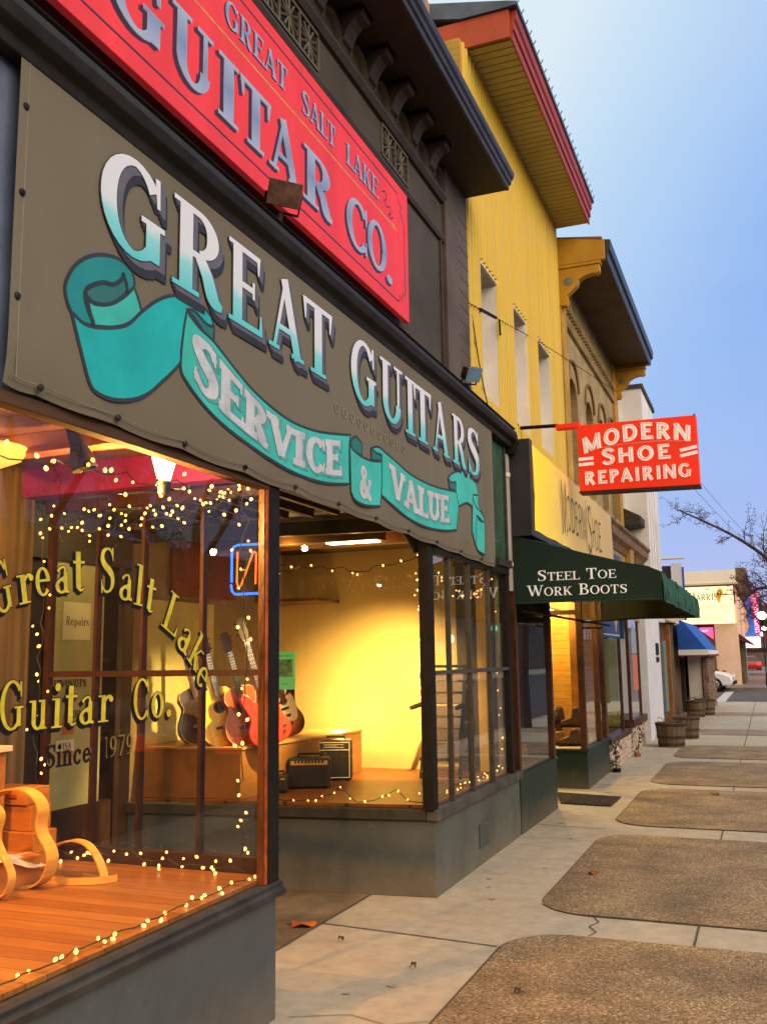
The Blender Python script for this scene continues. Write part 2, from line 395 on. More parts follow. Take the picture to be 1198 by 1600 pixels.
class Letters:
    """writes strokes onto a plane; P(a, b, d) gives the 3-D point at plane coords a, b and height d off it"""
    def __init__(s, P): s.P = P; s.mb = MB(); s.k = 0; s.base = 0; s.cuts = []
    def word(s):
        if s.mb.f: s.cuts.append((len(s.mb.v), len(s.mb.f)))
    def layer(s, d): s.base = d; s.k = 0
    def stroke(s, pts, ws, xf, grow=0, off=(0, 0), vf=None, closed=False):
        n = len(pts); left = []; right = []
        P = list(pts)
        if not closed and grow:
            def ext(p, q):
                dx, dy = p[0] - q[0], p[1] - q[1]; l = math.hypot(dx, dy) or 1
                return (p[0] + dx / l * grow, p[1] + dy / l * grow)
            P[0] = ext(pts[0], pts[1]); P[-1] = ext(pts[-1], pts[-2])
        for i in range(n):
            a = P[(i - 1) % n] if closed else P[max(i - 1, 0)]; b = P[(i + 1) % n] if closed else P[min(i + 1, n - 1)]
            dx, dy = b[0] - a[0], b[1] - a[1]; l = math.hypot(dx, dy) or 1
            nx, ny = -dy / l, dx / l; w = ws[i] / 2 + grow
            left.append((P[i][0] + nx * w, P[i][1] + ny * w)); right.append((P[i][0] - nx * w, P[i][1] - ny * w))
        d = s.base + s.k * .00002; s.k += 1
        vs = []; at = []
        for q in left + right:
            A, B = xf(q[0], q[1]); vs.append(s.P(A + off[0], B + off[1], d)); at.append(max(.001, q[1] if vf is None else vf(A, B)))
        m = n if closed else n - 1
        s.mb.add(vs, [(i, (i + 1) % n, n + (i + 1) % n, n + i) for i in range(m)], at)
    def put(s, ch, xf, grow=0, off=(0, 0), **font):
        S, adv = glyph(ch, **font)
        for pts, ws in S: s.stroke(pts, ws, xf, grow, off)
    def boxed(s, items, y0, y1, grow=0, off=(0, 0), **font):
        """items: (char, x0, x1)"""
        for ch, x0, x1 in items:
            S, adv = glyph(ch, **font)
            lo = min(p[0] - w * .35 for P, W in S for p, w in zip(P, W)); hi = max(p[0] + w * .35 for P, W in S for p, w in zip(P, W))
            k = (x1 - x0) / (hi - lo)
            for pts, ws in S: s.stroke(pts, ws, (lambda x, y: (x0 + (x - lo) * k, y0 + y * (y1 - y0))), grow, off)
    def line(s, text, x0, x1, y0, y1, grow=0, off=(0, 0), small=None, gap=.02, warp=None, **font):
        """text fitted to x0..x1; small = relative size of small capitals (lower-case input)"""
        s.word(); cells = []; x = 0
        for ch in text:
            sc = 1
            if small and ch.islower(): ch = ch.upper(); sc = small
            S, adv = glyph(ch, **font); cells.append((S, x, sc)); x += (adv + gap) * sc
        k = (x1 - x0) / x
        for S, cx, sc in cells:
            def xf(px, py, cx=cx, sc=sc):
                u = (cx + px * sc) * k
                if warp: return warp(u / (x1 - x0), py * sc)
                return (x0 + u, y0 + py * sc * (y1 - y0))
            for pts, ws in S: s.stroke(pts, ws, xf, grow, off)
    def area(s, pts, closed=True):
        d = s.base + s.k * .00002; s.k += 1
        s.mb.add([s.P(a, b, d) for a, b in pts], [tuple(range(len(pts)))], [.5] * len(pts))
    def outline(s, pts, w, closed=True):
        s.stroke(pts, [w] * len(pts), lambda x, y: (x, y), closed=closed)
    def build(s, name, m, parent):
        """one part per word"""
        v0 = f0 = 0; o = None
        for v1, f1 in sorted(set(s.cuts)) + [(len(s.mb.v), len(s.mb.f))]:
            if f1 == f0: continue
            q = MB(); q.v = s.mb.v[v0:v1]; q.a = s.mb.a[v0:v1]; q.f = [tuple(i - v0 for i in f) for f in s.mb.f[f0:f1]]
            o = q.build(name, m, parent); v0, f0 = v1, f1
        return o
# ------------------------------------------------------------------ world, camera, sun
scene.render.engine = 'CYCLES'
scene.view_settings.view_transform = 'Standard'; scene.view_settings.look = 'None'; scene.view_settings.exposure = 0
scene.cycles.use_denoising = True; scene.cycles.max_bounces = 7; scene.cycles.transparent_max_bounces = 12
scene.cycles.sample_clamp_indirect = 4; scene.cycles.caustics_reflective = False; scene.cycles.caustics_refractive = False
SUN_EL, SUN_AZ = R(30), R(112)
w = bpy.data.worlds.new('World'); scene.world = w; w.use_nodes = True
N = w.node_tree.nodes; L = w.node_tree.links; bg = N['Background']
sky = N.new('ShaderNodeTexSky'); sky.sky_type = 'NISHITA'; sky.sun_disc = False
sky.sun_elevation = SUN_EL; sky.sun_rotation = SUN_AZ; sky.altitude = 1300; sky.dust_density = 1.5
tc = N.new('ShaderNodeTexCoord')
def dotn(v):
    d = N.new('ShaderNodeVectorMath'); d.operation = 'DOT_PRODUCT'; d.inputs[1].default_value = v
    L.new(tc.outputs['Generated'], d.inputs[0]); return d.outputs['Value']
def ramp(src, stops):
    rp = N.new('ShaderNodeValToRGB'); e = rp.color_ramp.elements
    while len(e) < len(stops): e.new(.5)
    for i, (q, c) in enumerate(stops): e[i].position = q; e[i].color = (*c, 1)
    L.new(src, rp.inputs[0]); return rp.outputs[0]
# dusk sky: pale haze towards the building row (left), deeper blue over the street, lilac low down
side = N.new('ShaderNodeMapRange'); L.new(dotn((-.8, -.25, .54)), side.inputs[0])
side.inputs[1].default_value = -.22; side.inputs[2].default_value = .22
across = ramp(side.outputs[0], [(0, (.19, .38, .92)), (.42, (.32, .53, .96)), (.8, (.56, .77, .99)), (1, (.78, .92, 1.0))])
low = N.new('ShaderNodeMapRange'); L.new(dotn((0, 0, 1)), low.inputs[0]); low.inputs[1].default_value = .0; low.inputs[2].default_value = .28
lown = ramp(low.outputs[0], [(0, (.50, .55, .90)), (.45, (.43, .55, .95)), (1, (.40, .60, .98))])
mixf = N.new('ShaderNodeMapRange'); L.new(dotn((0, 0, 1)), mixf.inputs[0]); mixf.inputs[1].default_value = .08; mixf.inputs[2].default_value = .34
mx = N.new('ShaderNodeMix'); mx.data_type = 'RGBA'
L.new(mixf.outputs[0], mx.inputs[0]); L.new(lown, mx.inputs[6]); L.new(across, mx.inputs[7])
# thin uneven haze
hz = N.new('ShaderNodeTexNoise'); hz.inputs['Scale'].default_value = 2.2; hz.inputs['Detail'].default_value = 5; hzm = N.new('ShaderNodeMapping'); hzm.inputs['Scale'].default_value = (1, 1, 3.5)
L.new(tc.outputs['Generated'], hzm.inputs[0]); L.new(hzm.outputs[0], hz.inputs['Vector'])
hr = N.new('ShaderNodeMapRange'); hr.inputs[1].default_value = .35; hr.inputs[2].default_value = .75; hr.inputs[3].default_value = 0; hr.inputs[4].default_value = .16; L.new(hz.outputs[0], hr.inputs[0])
mh = N.new('ShaderNodeMix'); mh.data_type = 'RGBA'; L.new(hr.outputs[0], mh.inputs[0]); L.new(mx.outputs[2], mh.inputs[6]); mh.inputs[7].default_value = (.78, .85, .98, 1)
# warm afterglow behind the viewer, over the far side of the street
glow = N.new('ShaderNodeMapRange'); L.new(dotn((.62, -.74, .26)), glow.inputs[0]); glow.inputs[1].default_value = .2; glow.inputs[2].default_value = 1
mg = N.new('ShaderNodeMix'); mg.data_type = 'RGBA'; L.new(glow.outputs[0], mg.inputs[0]); L.new(mh.outputs[2], mg.inputs[6]); mg.inputs[7].default_value = (1.5, 1.02, .62, 1)
sc_ = N.new('ShaderNodeMix'); sc_.data_type = 'RGBA'; sc_.blend_type = 'ADD'; sc_.inputs[0].default_value = 1
sk = N.new('ShaderNodeMix'); sk.data_type = 'RGBA'; sk.inputs[0].default_value = .004; sk.inputs[6].default_value = (0, 0, 0, 1)
L.new(sky.outputs[0], sk.inputs[7]); L.new(sk.outputs[2], sc_.inputs[6]); L.new(mg.outputs[2], sc_.inputs[7])
L.new(sc_.outputs[2], bg.inputs['Color']); bg.inputs['Strength'].default_value = .92

sd = bpy.data.lights.new('sun', 'SUN'); sd.energy = 2.7; sd.angle = R(50); sd.color = (1, .83, .58)
so = bpy.data.objects.new('sun', sd); C.objects.link(so)
az = SUN_AZ; d = Vector((math.sin(az) * math.cos(SUN_EL), math.cos(az) * math.cos(SUN_EL), math.sin(SUN_EL)))
so.rotation_euler = d.to_track_quat('Z', 'Y').to_euler(); so.location = (12, -8, 14)

cd = bpy.data.cameras.new('camera'); cam = bpy.data.objects.new('camera', cd); C.objects.link(cam); scene.camera = cam
yaw, pitch, roll, f = R(21.72), R(8.76), R(-.825), 1480
fw = Vector((-math.sin(yaw) * math.cos(pitch), math.cos(yaw) * math.cos(pitch), math.sin(pitch)))
r0 = fw.cross(Vector((0, 0, 1))).normalized(); u0 = r0.cross(fw)
rr = r0 * math.cos(roll) + u0 * math.sin(roll); uu = u0 * math.cos(roll) - r0 * math.sin(roll)
cam.matrix_world = Matrix(((rr.x, uu.x, -fw.x, 2.17), (rr.y, uu.y, -fw.y, 0), (rr.z, uu.z, -fw.z, 1.6), (0, 0, 0, 1)))
cd.sensor_fit = 'VERTICAL'; cd.sensor_height = 24; cd.lens = 24 * f / 1600; cd.clip_start = .05; cd.clip_end = 3000

# ------------------------------------------------------------------ shared materials
M_conc = mat('concrete', (.50, .445, .35), .85, .14, 8, .6, 110, grime=.22)
M_concd = mat('old_concrete', (.22, .17, .11), .85, .3, 3, .4, 90, grime=.6)
M_joint = mat('joint', (.10, .085, .065), .95, .2, 8, 0)
M_slate = mat('slate_paint', (.088, .108, .122), .62, .2, 2.5, .45, 45, grime=.45, chips=(.2, .2, .18), foot=.55)
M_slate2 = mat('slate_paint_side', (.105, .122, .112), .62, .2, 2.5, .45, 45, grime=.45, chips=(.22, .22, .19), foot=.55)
M_black = mat('black_paint', (.016, .014, .012), .6, .3, 6, .3, 50, spec=.15)
M_sill = mat('sill_paint', (.04, .04, .036), .6, .4, 9, .3, 40, grime=.4)
M_wood = mat('varnished_wood', (.17, .06, .02), .4, .5, 4, .2, 60, stretch=(1, 1, .2))
M_postin = mat('post_lit_orange', (.42, .09, .02), .45, .5, 9, .2, 50)
M_ceil = mat('dark_ceiling', (.028, .018, .014), .7, .3, 3, .2)
M_stucco = mat('brown_stucco', (.078, .068, .058), .85, .22, 1.6, .6, 110, grime=.5)
M_pil = mat('brown_pilaster', (.12, .10, .083), .85, .2, 2, .5, 90, grime=.4)
M_trim = mat('brown_trim', (.06, .05, .042), .7, .25, 4, .3)
M_gutter = mat('blue_grey_gutter', (.05, .052, .066), .5, .3, 4, .15)
M_glass = glassm('shop_glass', base=.03, top=.6, dirt=.008)
M_glass2 = glassm('dark_shop_glass', tint=(.8, .82, .85), base=.10, top=.85)
M_darkin = mat('dark_interior', (.03, .022, .018), .8, .3, 2, 0)

# ------------------------------------------------------------------ ground, road, pavement
ground = struct('ground', MB().poly([(-600, -300, -.16), (600, -300, -.16), (600, 1500, -.16), (-600, 1500, -.16)]), mat('ground', (.09, .08, .07), .95, .3, .2, 0))
M_asph = mat('asphalt', (.055, .052, .055), .85, .25, 2, .5, 200, grime=.3)
struct('road', MB().poly([(3.5, -60, -.152), (17.5, -60, -.152), (17.5, 300, -.152), (3.5, 300, -.152)]), M_asph)
struct('cross_street', MB().add([(-40, 34.2, -.147), (3.5, 34.2, -.147), (3.5, 47.6, -.147), (-40, 47.6, -.147)], [(0, 1, 2, 3)]), mat('worn_asphalt', (.11, .085, .085), .85, .25, 1.2, .5, 150, grime=.3))
struct('crossing_line', MB().poly([(.25, 35, -.142), (.62, 35, -.142), (.62, 47, -.142), (.25, 47, -.142)]), mat('road_paint', (.6, .58, .55), .8, .3, 5, .2))
struct('pavement', bx(-6, 3.3, -8, 34, -.155, 0), M_conc, bevel=.0)
struct('kerb', bx(3.3, 3.48, -8, 34.15, -.156, .004), mat('kerb_concrete', (.36, .33, .29), .85, .2, 4, .3), bevel=.015)
struct('far_pavement', bx(-6, 3.3, 47.8, 120, -.155, 0), mat('far_pavement_brown', (.26, .20, .18), .85, .25, 1, .4, 60, grime=.3))
struct('opposite_pavement', bx(17.6, 24, -60, 120, -.155, 0), M_conc)

# exposed-aggregate panels let into the pavement
def aggm():
    m = bpy.data.materials.new('exposed_aggregate'); m.use_nodes = True
    nt = m.node_tree; N = nt.nodes; L = nt.links; p = N['Principled BSDF']
    tc = N.new('ShaderNodeTexCoord'); v = N.new('ShaderNodeTexVoronoi'); v.inputs['Scale'].default_value = 115
    L.new(tc.outputs['Object'], v.inputs['Vector'])
    sp = N.new('ShaderNodeSeparateColor'); L.new(v.outputs['Color'], sp.inputs[0])
    rp = N.new('ShaderNodeValToRGB'); e = rp.color_ramp.elements
    cs = [(0, (.10, .06, .03)), (.25, (.24, .15, .07)), (.5, (.35, .235, .115)), (.72, (.26, .185, .105)), (.88, (.44, .34, .19)), (1, (.64, .54, .38))]
    while len(e) < len(cs): e.new(.5)
    for i, (q, c) in enumerate(cs): e[i].position = q; e[i].color = (*c, 1)
    L.new(sp.outputs[0], rp.inputs[0])
    n = N.new('ShaderNodeTexNoise'); n.inputs['Scale'].default_value = 2.2; n.inputs['Detail'].default_value = 8; L.new(tc.outputs['Object'], n.inputs['Vector'])
    mr = N.new('ShaderNodeMapRange'); mr.inputs[1].default_value = .3; mr.inputs[2].default_value = .7; mr.inputs[3].default_value = .55; mr.inputs[4].default_value = 1.25; L.new(n.outputs[0], mr.inputs[0])
    mx = N.new('ShaderNodeMix'); mx.data_type = 'RGBA'; mx.blend_type = 'MULTIPLY'; mx.inputs[0].default_value = 1
    L.new(rp.outputs[0], mx.inputs[6]); L.new(mr.outputs[0], mx.inputs[7]); L.new(mx.outputs[2], p.inputs['Base Color'])
    p.inputs['Roughness'].default_value = .75
    b = N.new('ShaderNodeBump'); b.inputs['Strength'].default_value = .8; b.inputs['Distance'].default_value = .006; b.invert = True
    L.new(v.outputs['Distance'], b.inputs['Height']); L.new(b.outputs[0], p.inputs['Normal'])
    return m
M_agg = aggm()
def rounded(x0, x1, y0, y1, r, n=8):
    P = []
    for cx, cy, a in ((x0 + r, y0 + r, 180), (x1 - r, y0 + r, 270), (x1 - r, y1 - r, 0), (x0 + r, y1 - r, 90)):
        P += [(cx + r * math.cos(R(a + 90 * i / n)), cy + r * math.sin(R(a + 90 * i / n))) for i in range(n + 1)]
    return P
am = MB(); rim = MB()
for y0, y1 in ((-2.6, -.05), (.25, 2.75), (3.1, 5.74), (6.2, 8.98), (9.48, 12.12), (12.52, 15.2), (15.72, 17.9)):
    rg_ = random.Random(int(y0 * 100) + 999); P = [(x + rg_.uniform(-.006, .006), y + rg_.uniform(-.006, .006)) for x, y in rounded(.68, 2.72, y0, y1, .36 + rg_.uniform(-.05, .05), 12)]; am.poly([(x, y, .008) for x, y in P])
    P2 = rounded(.668, 2.732, y0 - .012, y1 + .012, .37); rim.poly([(x, y, .004) for x, y in P2])
struct('pavement_panels', am, M_agg); struct('pavement_panel_edges', rim, M_joint)
jm = MB()
def jline(pts, w=.012):
    for (x0, y0), (x1, y1) in zip(pts, pts[1:]):
        dx, dy = x1 - x0, y1 - y0; l = math.hypot(dx, dy); nx, ny = -dy / l * w / 2, dx / l * w / 2
        jm.add([(x0 + nx, y0 + ny, .0045), (x1 + nx, y1 + ny, .0045), (x1 - nx, y1 - ny, .0045), (x0 - nx, y0 - ny, .0045)], [(0, 1, 2, 3)])
for y0, y1 in ((2.78, 3.08), (5.76, 6.18), (9.0, 9.46), (12.14, 12.5), (15.22, 15.7), (17.95, 34)): jline([(1.68, y0), (1.68, y1)])
jline([(-.47, 5.52), (.1, 5.47), (.66, 5.41)])
jline([(-.46, 6.3), (-.475, 5.3), (-.48, 4.1)], .02)
jline([(1.06, 6.19), (1.11, 6.08), (1.07, 5.97), (1.13, 5.86), (1.1, 5.77)], .008)
jline([(.02, 9.3), (.67, 9.22)]); jline([(.02, 8.62), (.3, 8.66), (.67, 8.6)], .006); jline([(.05, 12.3), (.67, 12.3)])
jline([(.05, 4.08), (.3, 4.2), (.5, 4.14), (.66, 4.24)], .005)
for y in (17.93, 20.2, 23.3, 26.4, 29.5, 32): jline([(.3, y), (3.3, y)], .014)
struct('pavement_joints', jm, M_joint)
struct('entry_slab', MB().poly([(-2.6, 4.1, .004), (-.49, 4.1, .004), (-.46, 6.3, .004), (-2.6, 6.3, .004)]), M_concd)
dm = MB()
for y in (20.2, 26.4): dm.poly([(.55, y + .1, .0042), (3.25, y + .1, .0042), (3.25, y + 1.5, .0042), (.55, y + 1.5, .0042)])
struct('dark_pavement_bands', dm, mat('dark_band', (.38, .29, .22), .85, .3, 2, .5, grime=.4))

sm0 = MB(); rg_ = random.Random(31)
for i in range(34):
    x, y = rg_.uniform(.05, 2.9), 3 + 15 * rg_.random() ** 1.5
    if any(a - .05 < y < b + .05 for a, b in ((3.1, 5.74), (6.2, 8.98), (9.48, 12.12), (12.52, 15.2), (15.72, 17.9))) and x > .55: x = rg_.uniform(.05, .6)
    r_ = rg_.uniform(.008, .028); zz = .0047 + i * .00001
    sm0.poly([(x + r_ * rg_.uniform(.7, 1.2) * math.cos(k * .63), y + r_ * rg_.uniform(.7, 1.3) * math.sin(k * .63), zz) for k in range(10)])
struct('pavement_stains', sm0, mat('old_gum_stain', (.42, .37, .29), .85, .3, 30, .2))
# ------------------------------------------------------------------ GUITAR SHOP
shop = thing('guitar_shop', 'brown painted corner-recessed guitar shop with dark bracketed cornice and grey bulkheads', 'shop', (0, 4, 0))
def S_(name, mb, m, **k): return mb.build(name, m, shop if 'parent' not in k else k.pop('parent'), **k)
S_('bulkhead', bx(-1.45, 0, -.6, 4.05, 0, .525), M_slate, bevel=.006)
b2 = MB().prism([(-.005, 6.335, 0), (-2.3, 6.025, 0), (-2.3, 8.70, 0), (-.005, 8.70, 0)], (0, 0, .5))
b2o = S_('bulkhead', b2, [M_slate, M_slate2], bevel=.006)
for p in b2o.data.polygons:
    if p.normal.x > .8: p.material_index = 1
S_('vent_cover', bx(-.004, .006, 7.36, 7.62, .13, .31), mat('vent_patch', (.075, .085, .08), .7, .2, 12, .6, 30), bevel=.003)
# sills: stepped profile in front, plain return
prof = [(-.09, .525), (.012, .525), (.035, .535), (.035, .56), (.018, .572), (.018, .588), (.0, .6), (-.09, .6)]
S_('sill', MB().sweep(prof, -.6, 4.085), M_sill, bevel=.003)
S_('sill', bx(-1.45, -.092, 3.98, 4.085, .527, .598), M_sill, bevel=.004)
s2 = MB().prism([(.03, 6.30, .5), (-.06, 6.30, .5), (-.06, 8.71, .5), (.03, 8.71, .5)], (0, 0, .075))
S_('sill', s2, mat('weathered_sill', (.085, .083, .075), .6, .4, 7, .4, 30, grime=.5), bevel=.008)
S_('sill', MB().prism([(-.062, 6.295, .502), (-2.3, 5.985, .502), (-2.3, 6.06, .502), (-.062, 6.37, .502)], (0, 0, .073)), M_sill, bevel=.006)
# posts and frames
S_('corner_post', bx(-.03, .012, 3.955, 4.055, .6, 2.5), M_black, bevel=.005)
S_('post_lit_face', bx(-.014, .008, 3.93, 3.953, .6, 2.46), M_postin, bevel=.004)  # orange strip stands for the post's inner face lit from inside
S_('corner_post', MB().prism([(.008, 6.27, .575), (-.07, 6.262, .575), (-.07, 6.36, .575), (.008, 6.37, .575)], (0, 0, 1.99)), M_black, bevel=.005)
S_('end_post', bx(-.06, .01, 8.42, 8.52, .575, 2.42), M_black, bevel=.005)
S_('window_head', bx(-.045, .014, -.6, 3.953, 2.405, 2.45), mat('split_brown_wood', (.10, .05, .025), .8, .5, 6, .6, 40, stretch=(1, .15, 1)), bevel=.004)
S_('window_head', bx(-.08, .014, 6.372, 8.52, 2.335, 2.40), M_black, bevel=.004)
# big left pane, lettered in gold
fr = S_('display_window', bx(-.03, .0, 3.921, 3.929, .602, 2.404), M_wood)
pane = MB().poly([(-.02, -.6, .6), (-.02, 3.922, .6), (-.02, 3.922, 2.406), (-.02, -.6, 2.406)]).build('pane', M_glass, fr)
# return window of the left bay: grid of ten panes
rg = MB()
for x in (-1.36, -1.05, -.765, -.412, -.05):
    w_ = .035 if x == -1.36 else .02
    rg.box(x - w_ / 2, x + w_ / 2, 4.03, 4.07, .69, 2.44)
for z0, z1, in ((.602, .69), (2.40, 2.46)): rg.box(-1.4, -.032, 4.025, 4.075, z0, z1)
for x0, x1 in ((-1.342, -1.061), (-1.039, -.776), (-.754, -.423), (-.401, -.061)): rg.box(x0, x1, 4.033, 4.067, 1.525, 1.555)
fr2 = S_('return_window', rg, mat('dark_red_wood', (.035, .010, .006), .5, .4, 5, .2, 50))
MB().poly([(-1.36, 4.05, .69), (-.05, 4.05, .69), (-.05, 4.05, 2.42), (-1.36, 4.05, 2.42)]).build('pane', glassm('return_glass', tint=(.9, .9, .88), base=.015, top=.15, dirt=.008), fr2)
# right bay: single slanted pane beside the entrance, and a small-paned front
fr3 = S_('entrance_window', MB().prism([(-2.3, 6.005, 2.50), (-.072, 6.306, 2.50), (-.072, 6.36, 2.50), (-2.3, 6.055, 2.50)], (0, 0, .1)), M_black)
MB().poly([(-2.3, 6.032, .575), (-.05, 6.325, .575), (-.05, 6.325, 2.5), (-2.3, 6.032, 2.5)]).build('pane', glassm('entrance_glass', tint=(.97, .96, .93), base=.04, top=.3, dirt=.008), fr3)
fg = MB()
for y in (6.75, 7.27, 7.85): fg.box(-.035, .004, y - .012, y + .012, .575, 2.336)
fg.box(-.035, .006, 6.371, 6.737, 1.476, 1.506)
for a, b in ((6.763, 7.257), (7.283, 7.837), (7.863, 8.418)): fg.box(-.035, .006, a, b, 1.476, 1.506)
fr4 = S_('front_window', fg, mat('lead_grey_bars', (.07, .065, .06), .45, .3, 8, .2, 50), bevel=.003)
MB().poly([(-.02, 6.371, .575), (-.02, 8.42, .575), (-.02, 8.42, 2.336), (-.02, 6.371, 2.336)]).build('pane', M_glass2, fr4)
# fascia board behind the banner, green transom pane at its right end, ledge above
S_('fascia_board', bx(-.09, -.012, -.6, 8.02, 2.455, 3.56), mat('blue_slate_board', (.17, .24, .44), .7, .25, 3, .4, 60, grime=.4))
tr = S_('transom_window', MB().box(-.38, .005, 8.02, 8.1, 2.40, 3.555).box(-.38, .03, 8.12, 8.58, 2.402, 2.47).box(-.38, .004, 8.5, 8.56, 2.472, 3.555), M_sill)
MB().poly([(-.012, 8.1, 2.47), (-.012, 8.5, 2.47), (-.012, 8.5, 3.555), (-.012, 8.1, 3.555)]).build('pane', mat('green_wavy_glass', (.05, .13, .09), .15, .35, 3, .5, 9, spec=.7), tr)
lp = [(-.44, 3.56), (.05, 3.56), (.06, 3.60), (.10, 3.62), (.115, 3.66), (.105, 3.70), (.07, 3.715), (.10, 3.73), (.08, 3.745), (-.44, 3.80)]
S_('ledge', MB().sweep(lp, -2, 8.62), mat('ledge_paint', (.022, .019, .015), .7, .5, 7, .5, 30, grime=.5), bevel=.004)
S_('ledge_end', MB().sweep([(-.4, 3.5), (.06, 3.5), (.10, 3.62), (.08, 3.72), (-.4, 3.76)], 8.622, 8.72), M_black, bevel=.004)
# upper wall
S_('upper_wall', bx(-.75, -.39, -2, 8.0, 3.7, 6.25), M_stucco)
S_('pilaster', bx(-.75, -.345, 8.0, 8.70, 3.72, 6.19), mat('pilaster_bricks', (.125, .10, .095), .85, .2, 2, .5, 90, grime=.4), bevel=.01)
pj = MB()
for i in range(14): pj.box(-.3455, -.3435, 8.38, 8.698, 3.9 + i * .15, 3.912 + i * .15)
S_('pilaster_joint', pj, M_trim)
S_('frieze_moulding', MB().sweep([(-.39, 5.42), (-.365, 5.42), (-.35, 5.45), (-.35, 5.47), (-.37, 5.5), (-.39, 5.5)], -2, 7.998), M_trim)
S_('frieze_moulding', MB().sweep([(-.39, 5.82), (-.36, 5.82), (-.33, 5.86), (-.33, 5.885), (-.36, 5.91), (-.39, 5.91)], -2, 7.998), M_trim)
S_('panel_moulding', MB().sweep([(-.39, 4.10), (-.37, 4.10), (-.365, 4.12), (-.39, 4.13)], 6.9, 7.9).box(-.389, -.368, 7.9, 7.93, 4.09, 5.419), M_trim)
for y0, y1 in ((4.2, 5.32), (6.48, 7.06), (2.6, 3.6)):
    q = MB(); n = 4 if y1 - y0 > .8 else 2; wv = (y1 - y0) / n
    q.box(-.392, -.372, y0, y1, 5.525, 5.545).box(-.392, -.372, y0, y1, 5.785, 5.805)
    for i in range(n + 1): q.box(-.392, -.3725, y0 + i * wv - .01, y0 + i * wv + .01, 5.546, 5.784)
    for i in range(n):
        cy, cz = y0 + (i + .5) * wv, 5.665
        for k in range(6):
            a = math.pi * k / 6; dy, dz = math.cos(a) * wv * .48, math.sin(a) * .12
            q.tube([(-.38 - .0004 * k, cy - dy, cz - dz), (-.38 - .0004 * k, cy + dy, cz + dz)], .009, 4)
    S_('lattice_panel', q, mat('lattice_paint', (.13, .115, .095), .7, .2, 5, .2))
    S_('lattice_back', bx(-.3895, -.3885, y0, y1, 5.53, 5.8), M_black)
# cornice: arched corbels, soffit, gutter
corb = [(-.39, 5.90), (-.365, 5.92), (-.35, 5.96), (-.325, 5.97), (-.31, 6.01), (-.28, 6.07), (-.24, 6.11), (-.19, 6.12), (-.18, 6.14), (-.18, 6.2), (-.39, 6.2)]
b0 = None
for i in range(13):
    y = 1.95 + i * .47
    o = S_('corbel', MB().sweep(corb, y - .075, y + .075), M_trim, bevel=.006)
    MB().box(-.39, -.172, y - .09, y + .09, 6.165, 6.198).build('corbel_cap', M_black, o)
    S_('corbel_arch', MB().add(*(lambda P: ([(-.385, a, b) for a, b in P] + [(-.33, a, b) for a, b in P], [(k, k + 1, len(P) + k + 1, len(P) + k) for k in range(len(P) - 1)]))(
        [(y + .235 - .15 * math.cos(math.pi * k / 10), 5.93 + .16 * math.sin(math.pi * k / 10)) for k in range(11)])), mat('arch_paint', (.16, .135, .105), .7, .2, 5, .2) if i == 0 else bpy.data.materials['arch_paint'])
S_('cornice_soffit', bx(-.388, .07, -2, 8.71, 6.2, 6.24), mat('soffit_paint', (.045, .035, .032), .7, .25, 3, .2))
S_('cornice_gutter', MB().sweep([(.07, 6.195), (.095, 6.20), (.10, 6.245), (.118, 6.255), (.125, 6.29), (.145, 6.31), (.155, 6.355), (.15, 6.375), (-.3, 6.42), (-.3, 6.245), (.07, 6.245)], -2, 8.72), M_gutter, bevel=.004)
S_('roof', bx(-9, -.31, -2, 8.70, 6.25, 6.41), M_trim)

# --- interior of the left bay
M_floorL = plankm('display_boards', (.44, .19, .04), (.25, .08, .016), .095, 'Y', .42)
S_('display_floor', bx(-1.43, -.03, -.6, 4.02, .602, .62), M_floorL)
S_('bay_back', bx(-1.62, -1.45, -.6, 4.0, .2, 2.9), mat('striped_panelling', (.12, .095, .065), .6, .5, 14, .2, 60, stretch=(1, 1, .04)))
S_('bay_ceiling', bx(-1.6, -.092, -.6, 4.02, 2.63, 2.67), plankm('ceiling_boards', (.16, .075, .05), (.12, .055, .04), .075, 'Y', .55))
S_('bay_header', bx(-1.6, -.092, 3.9, 4.02, 2.47, 2.628), mat('purple_header', (.20, .012, .11), .55, .35, 3, .2))
S_('bay_end', bx(-1.6, -.03, -.75, -.6, .6, 2.9), M_darkin)
S_('ceiling_beam', bx(-1.59, -.095, 3.3, 3.4, 2.54, 2.628), mat('beam_wood', (.45, .18, .09), .5, .3, 4, .2))
# --- entrance recess
rc = MB().box(-2.6, -.092, 4.08, 6.3, 2.66, 2.7)
S_('entrance_ceiling', rc, M_ceil)
rb = MB()
for i in range(8): rb.box(-.2 - i * .2, -.16 - i * .2, 4.08, 6.02, 2.60, 2.658)
S_('ceiling_batten', rb, mat('batten_wood', (.05, .032, .024), .6, .3, 4, .2))
S_('entrance_wall', MB().box(-2.4, -2.31, 4.0, 6.02, 2.3, 2.658), M_ceil)
S_('door_frame', MB().box(-2.38, -2.32, 5.88, 5.94, .01, 2.298).box(-2.38, -2.32, 5.14, 5.19, .01, 2.298), mat('dark_door_wood', (.03, .012, .006), .5, .4, 4, .2))
M_peg = mat('pegboard', (.42, .38, .17), .75, .12, 4, 0)
_nt = M_peg.node_tree; _v = _nt.nodes.new('ShaderNodeTexVoronoi'); _v.inputs['Scale'].default_value = 75; _v.inputs['Randomness'].default_value = 0
_t = _nt.nodes.new('ShaderNodeTexCoord'); _nt.links.new(_t.outputs['Object'], _v.inputs['Vector'])
_m = _nt.nodes.new('ShaderNodeMath'); _m.operation = 'GREATER_THAN'; _m.inputs[1].default_value = .3; _nt.links.new(_v.outputs['Distance'], _m.inputs[0])
_x = _nt.nodes.new('ShaderNodeMix'); _x.data_type = 'RGBA'; _nt.links.new(_m.outputs[0], _x.inputs[0]); _x.inputs[6].default_value = (.25, .22, .09, 1)
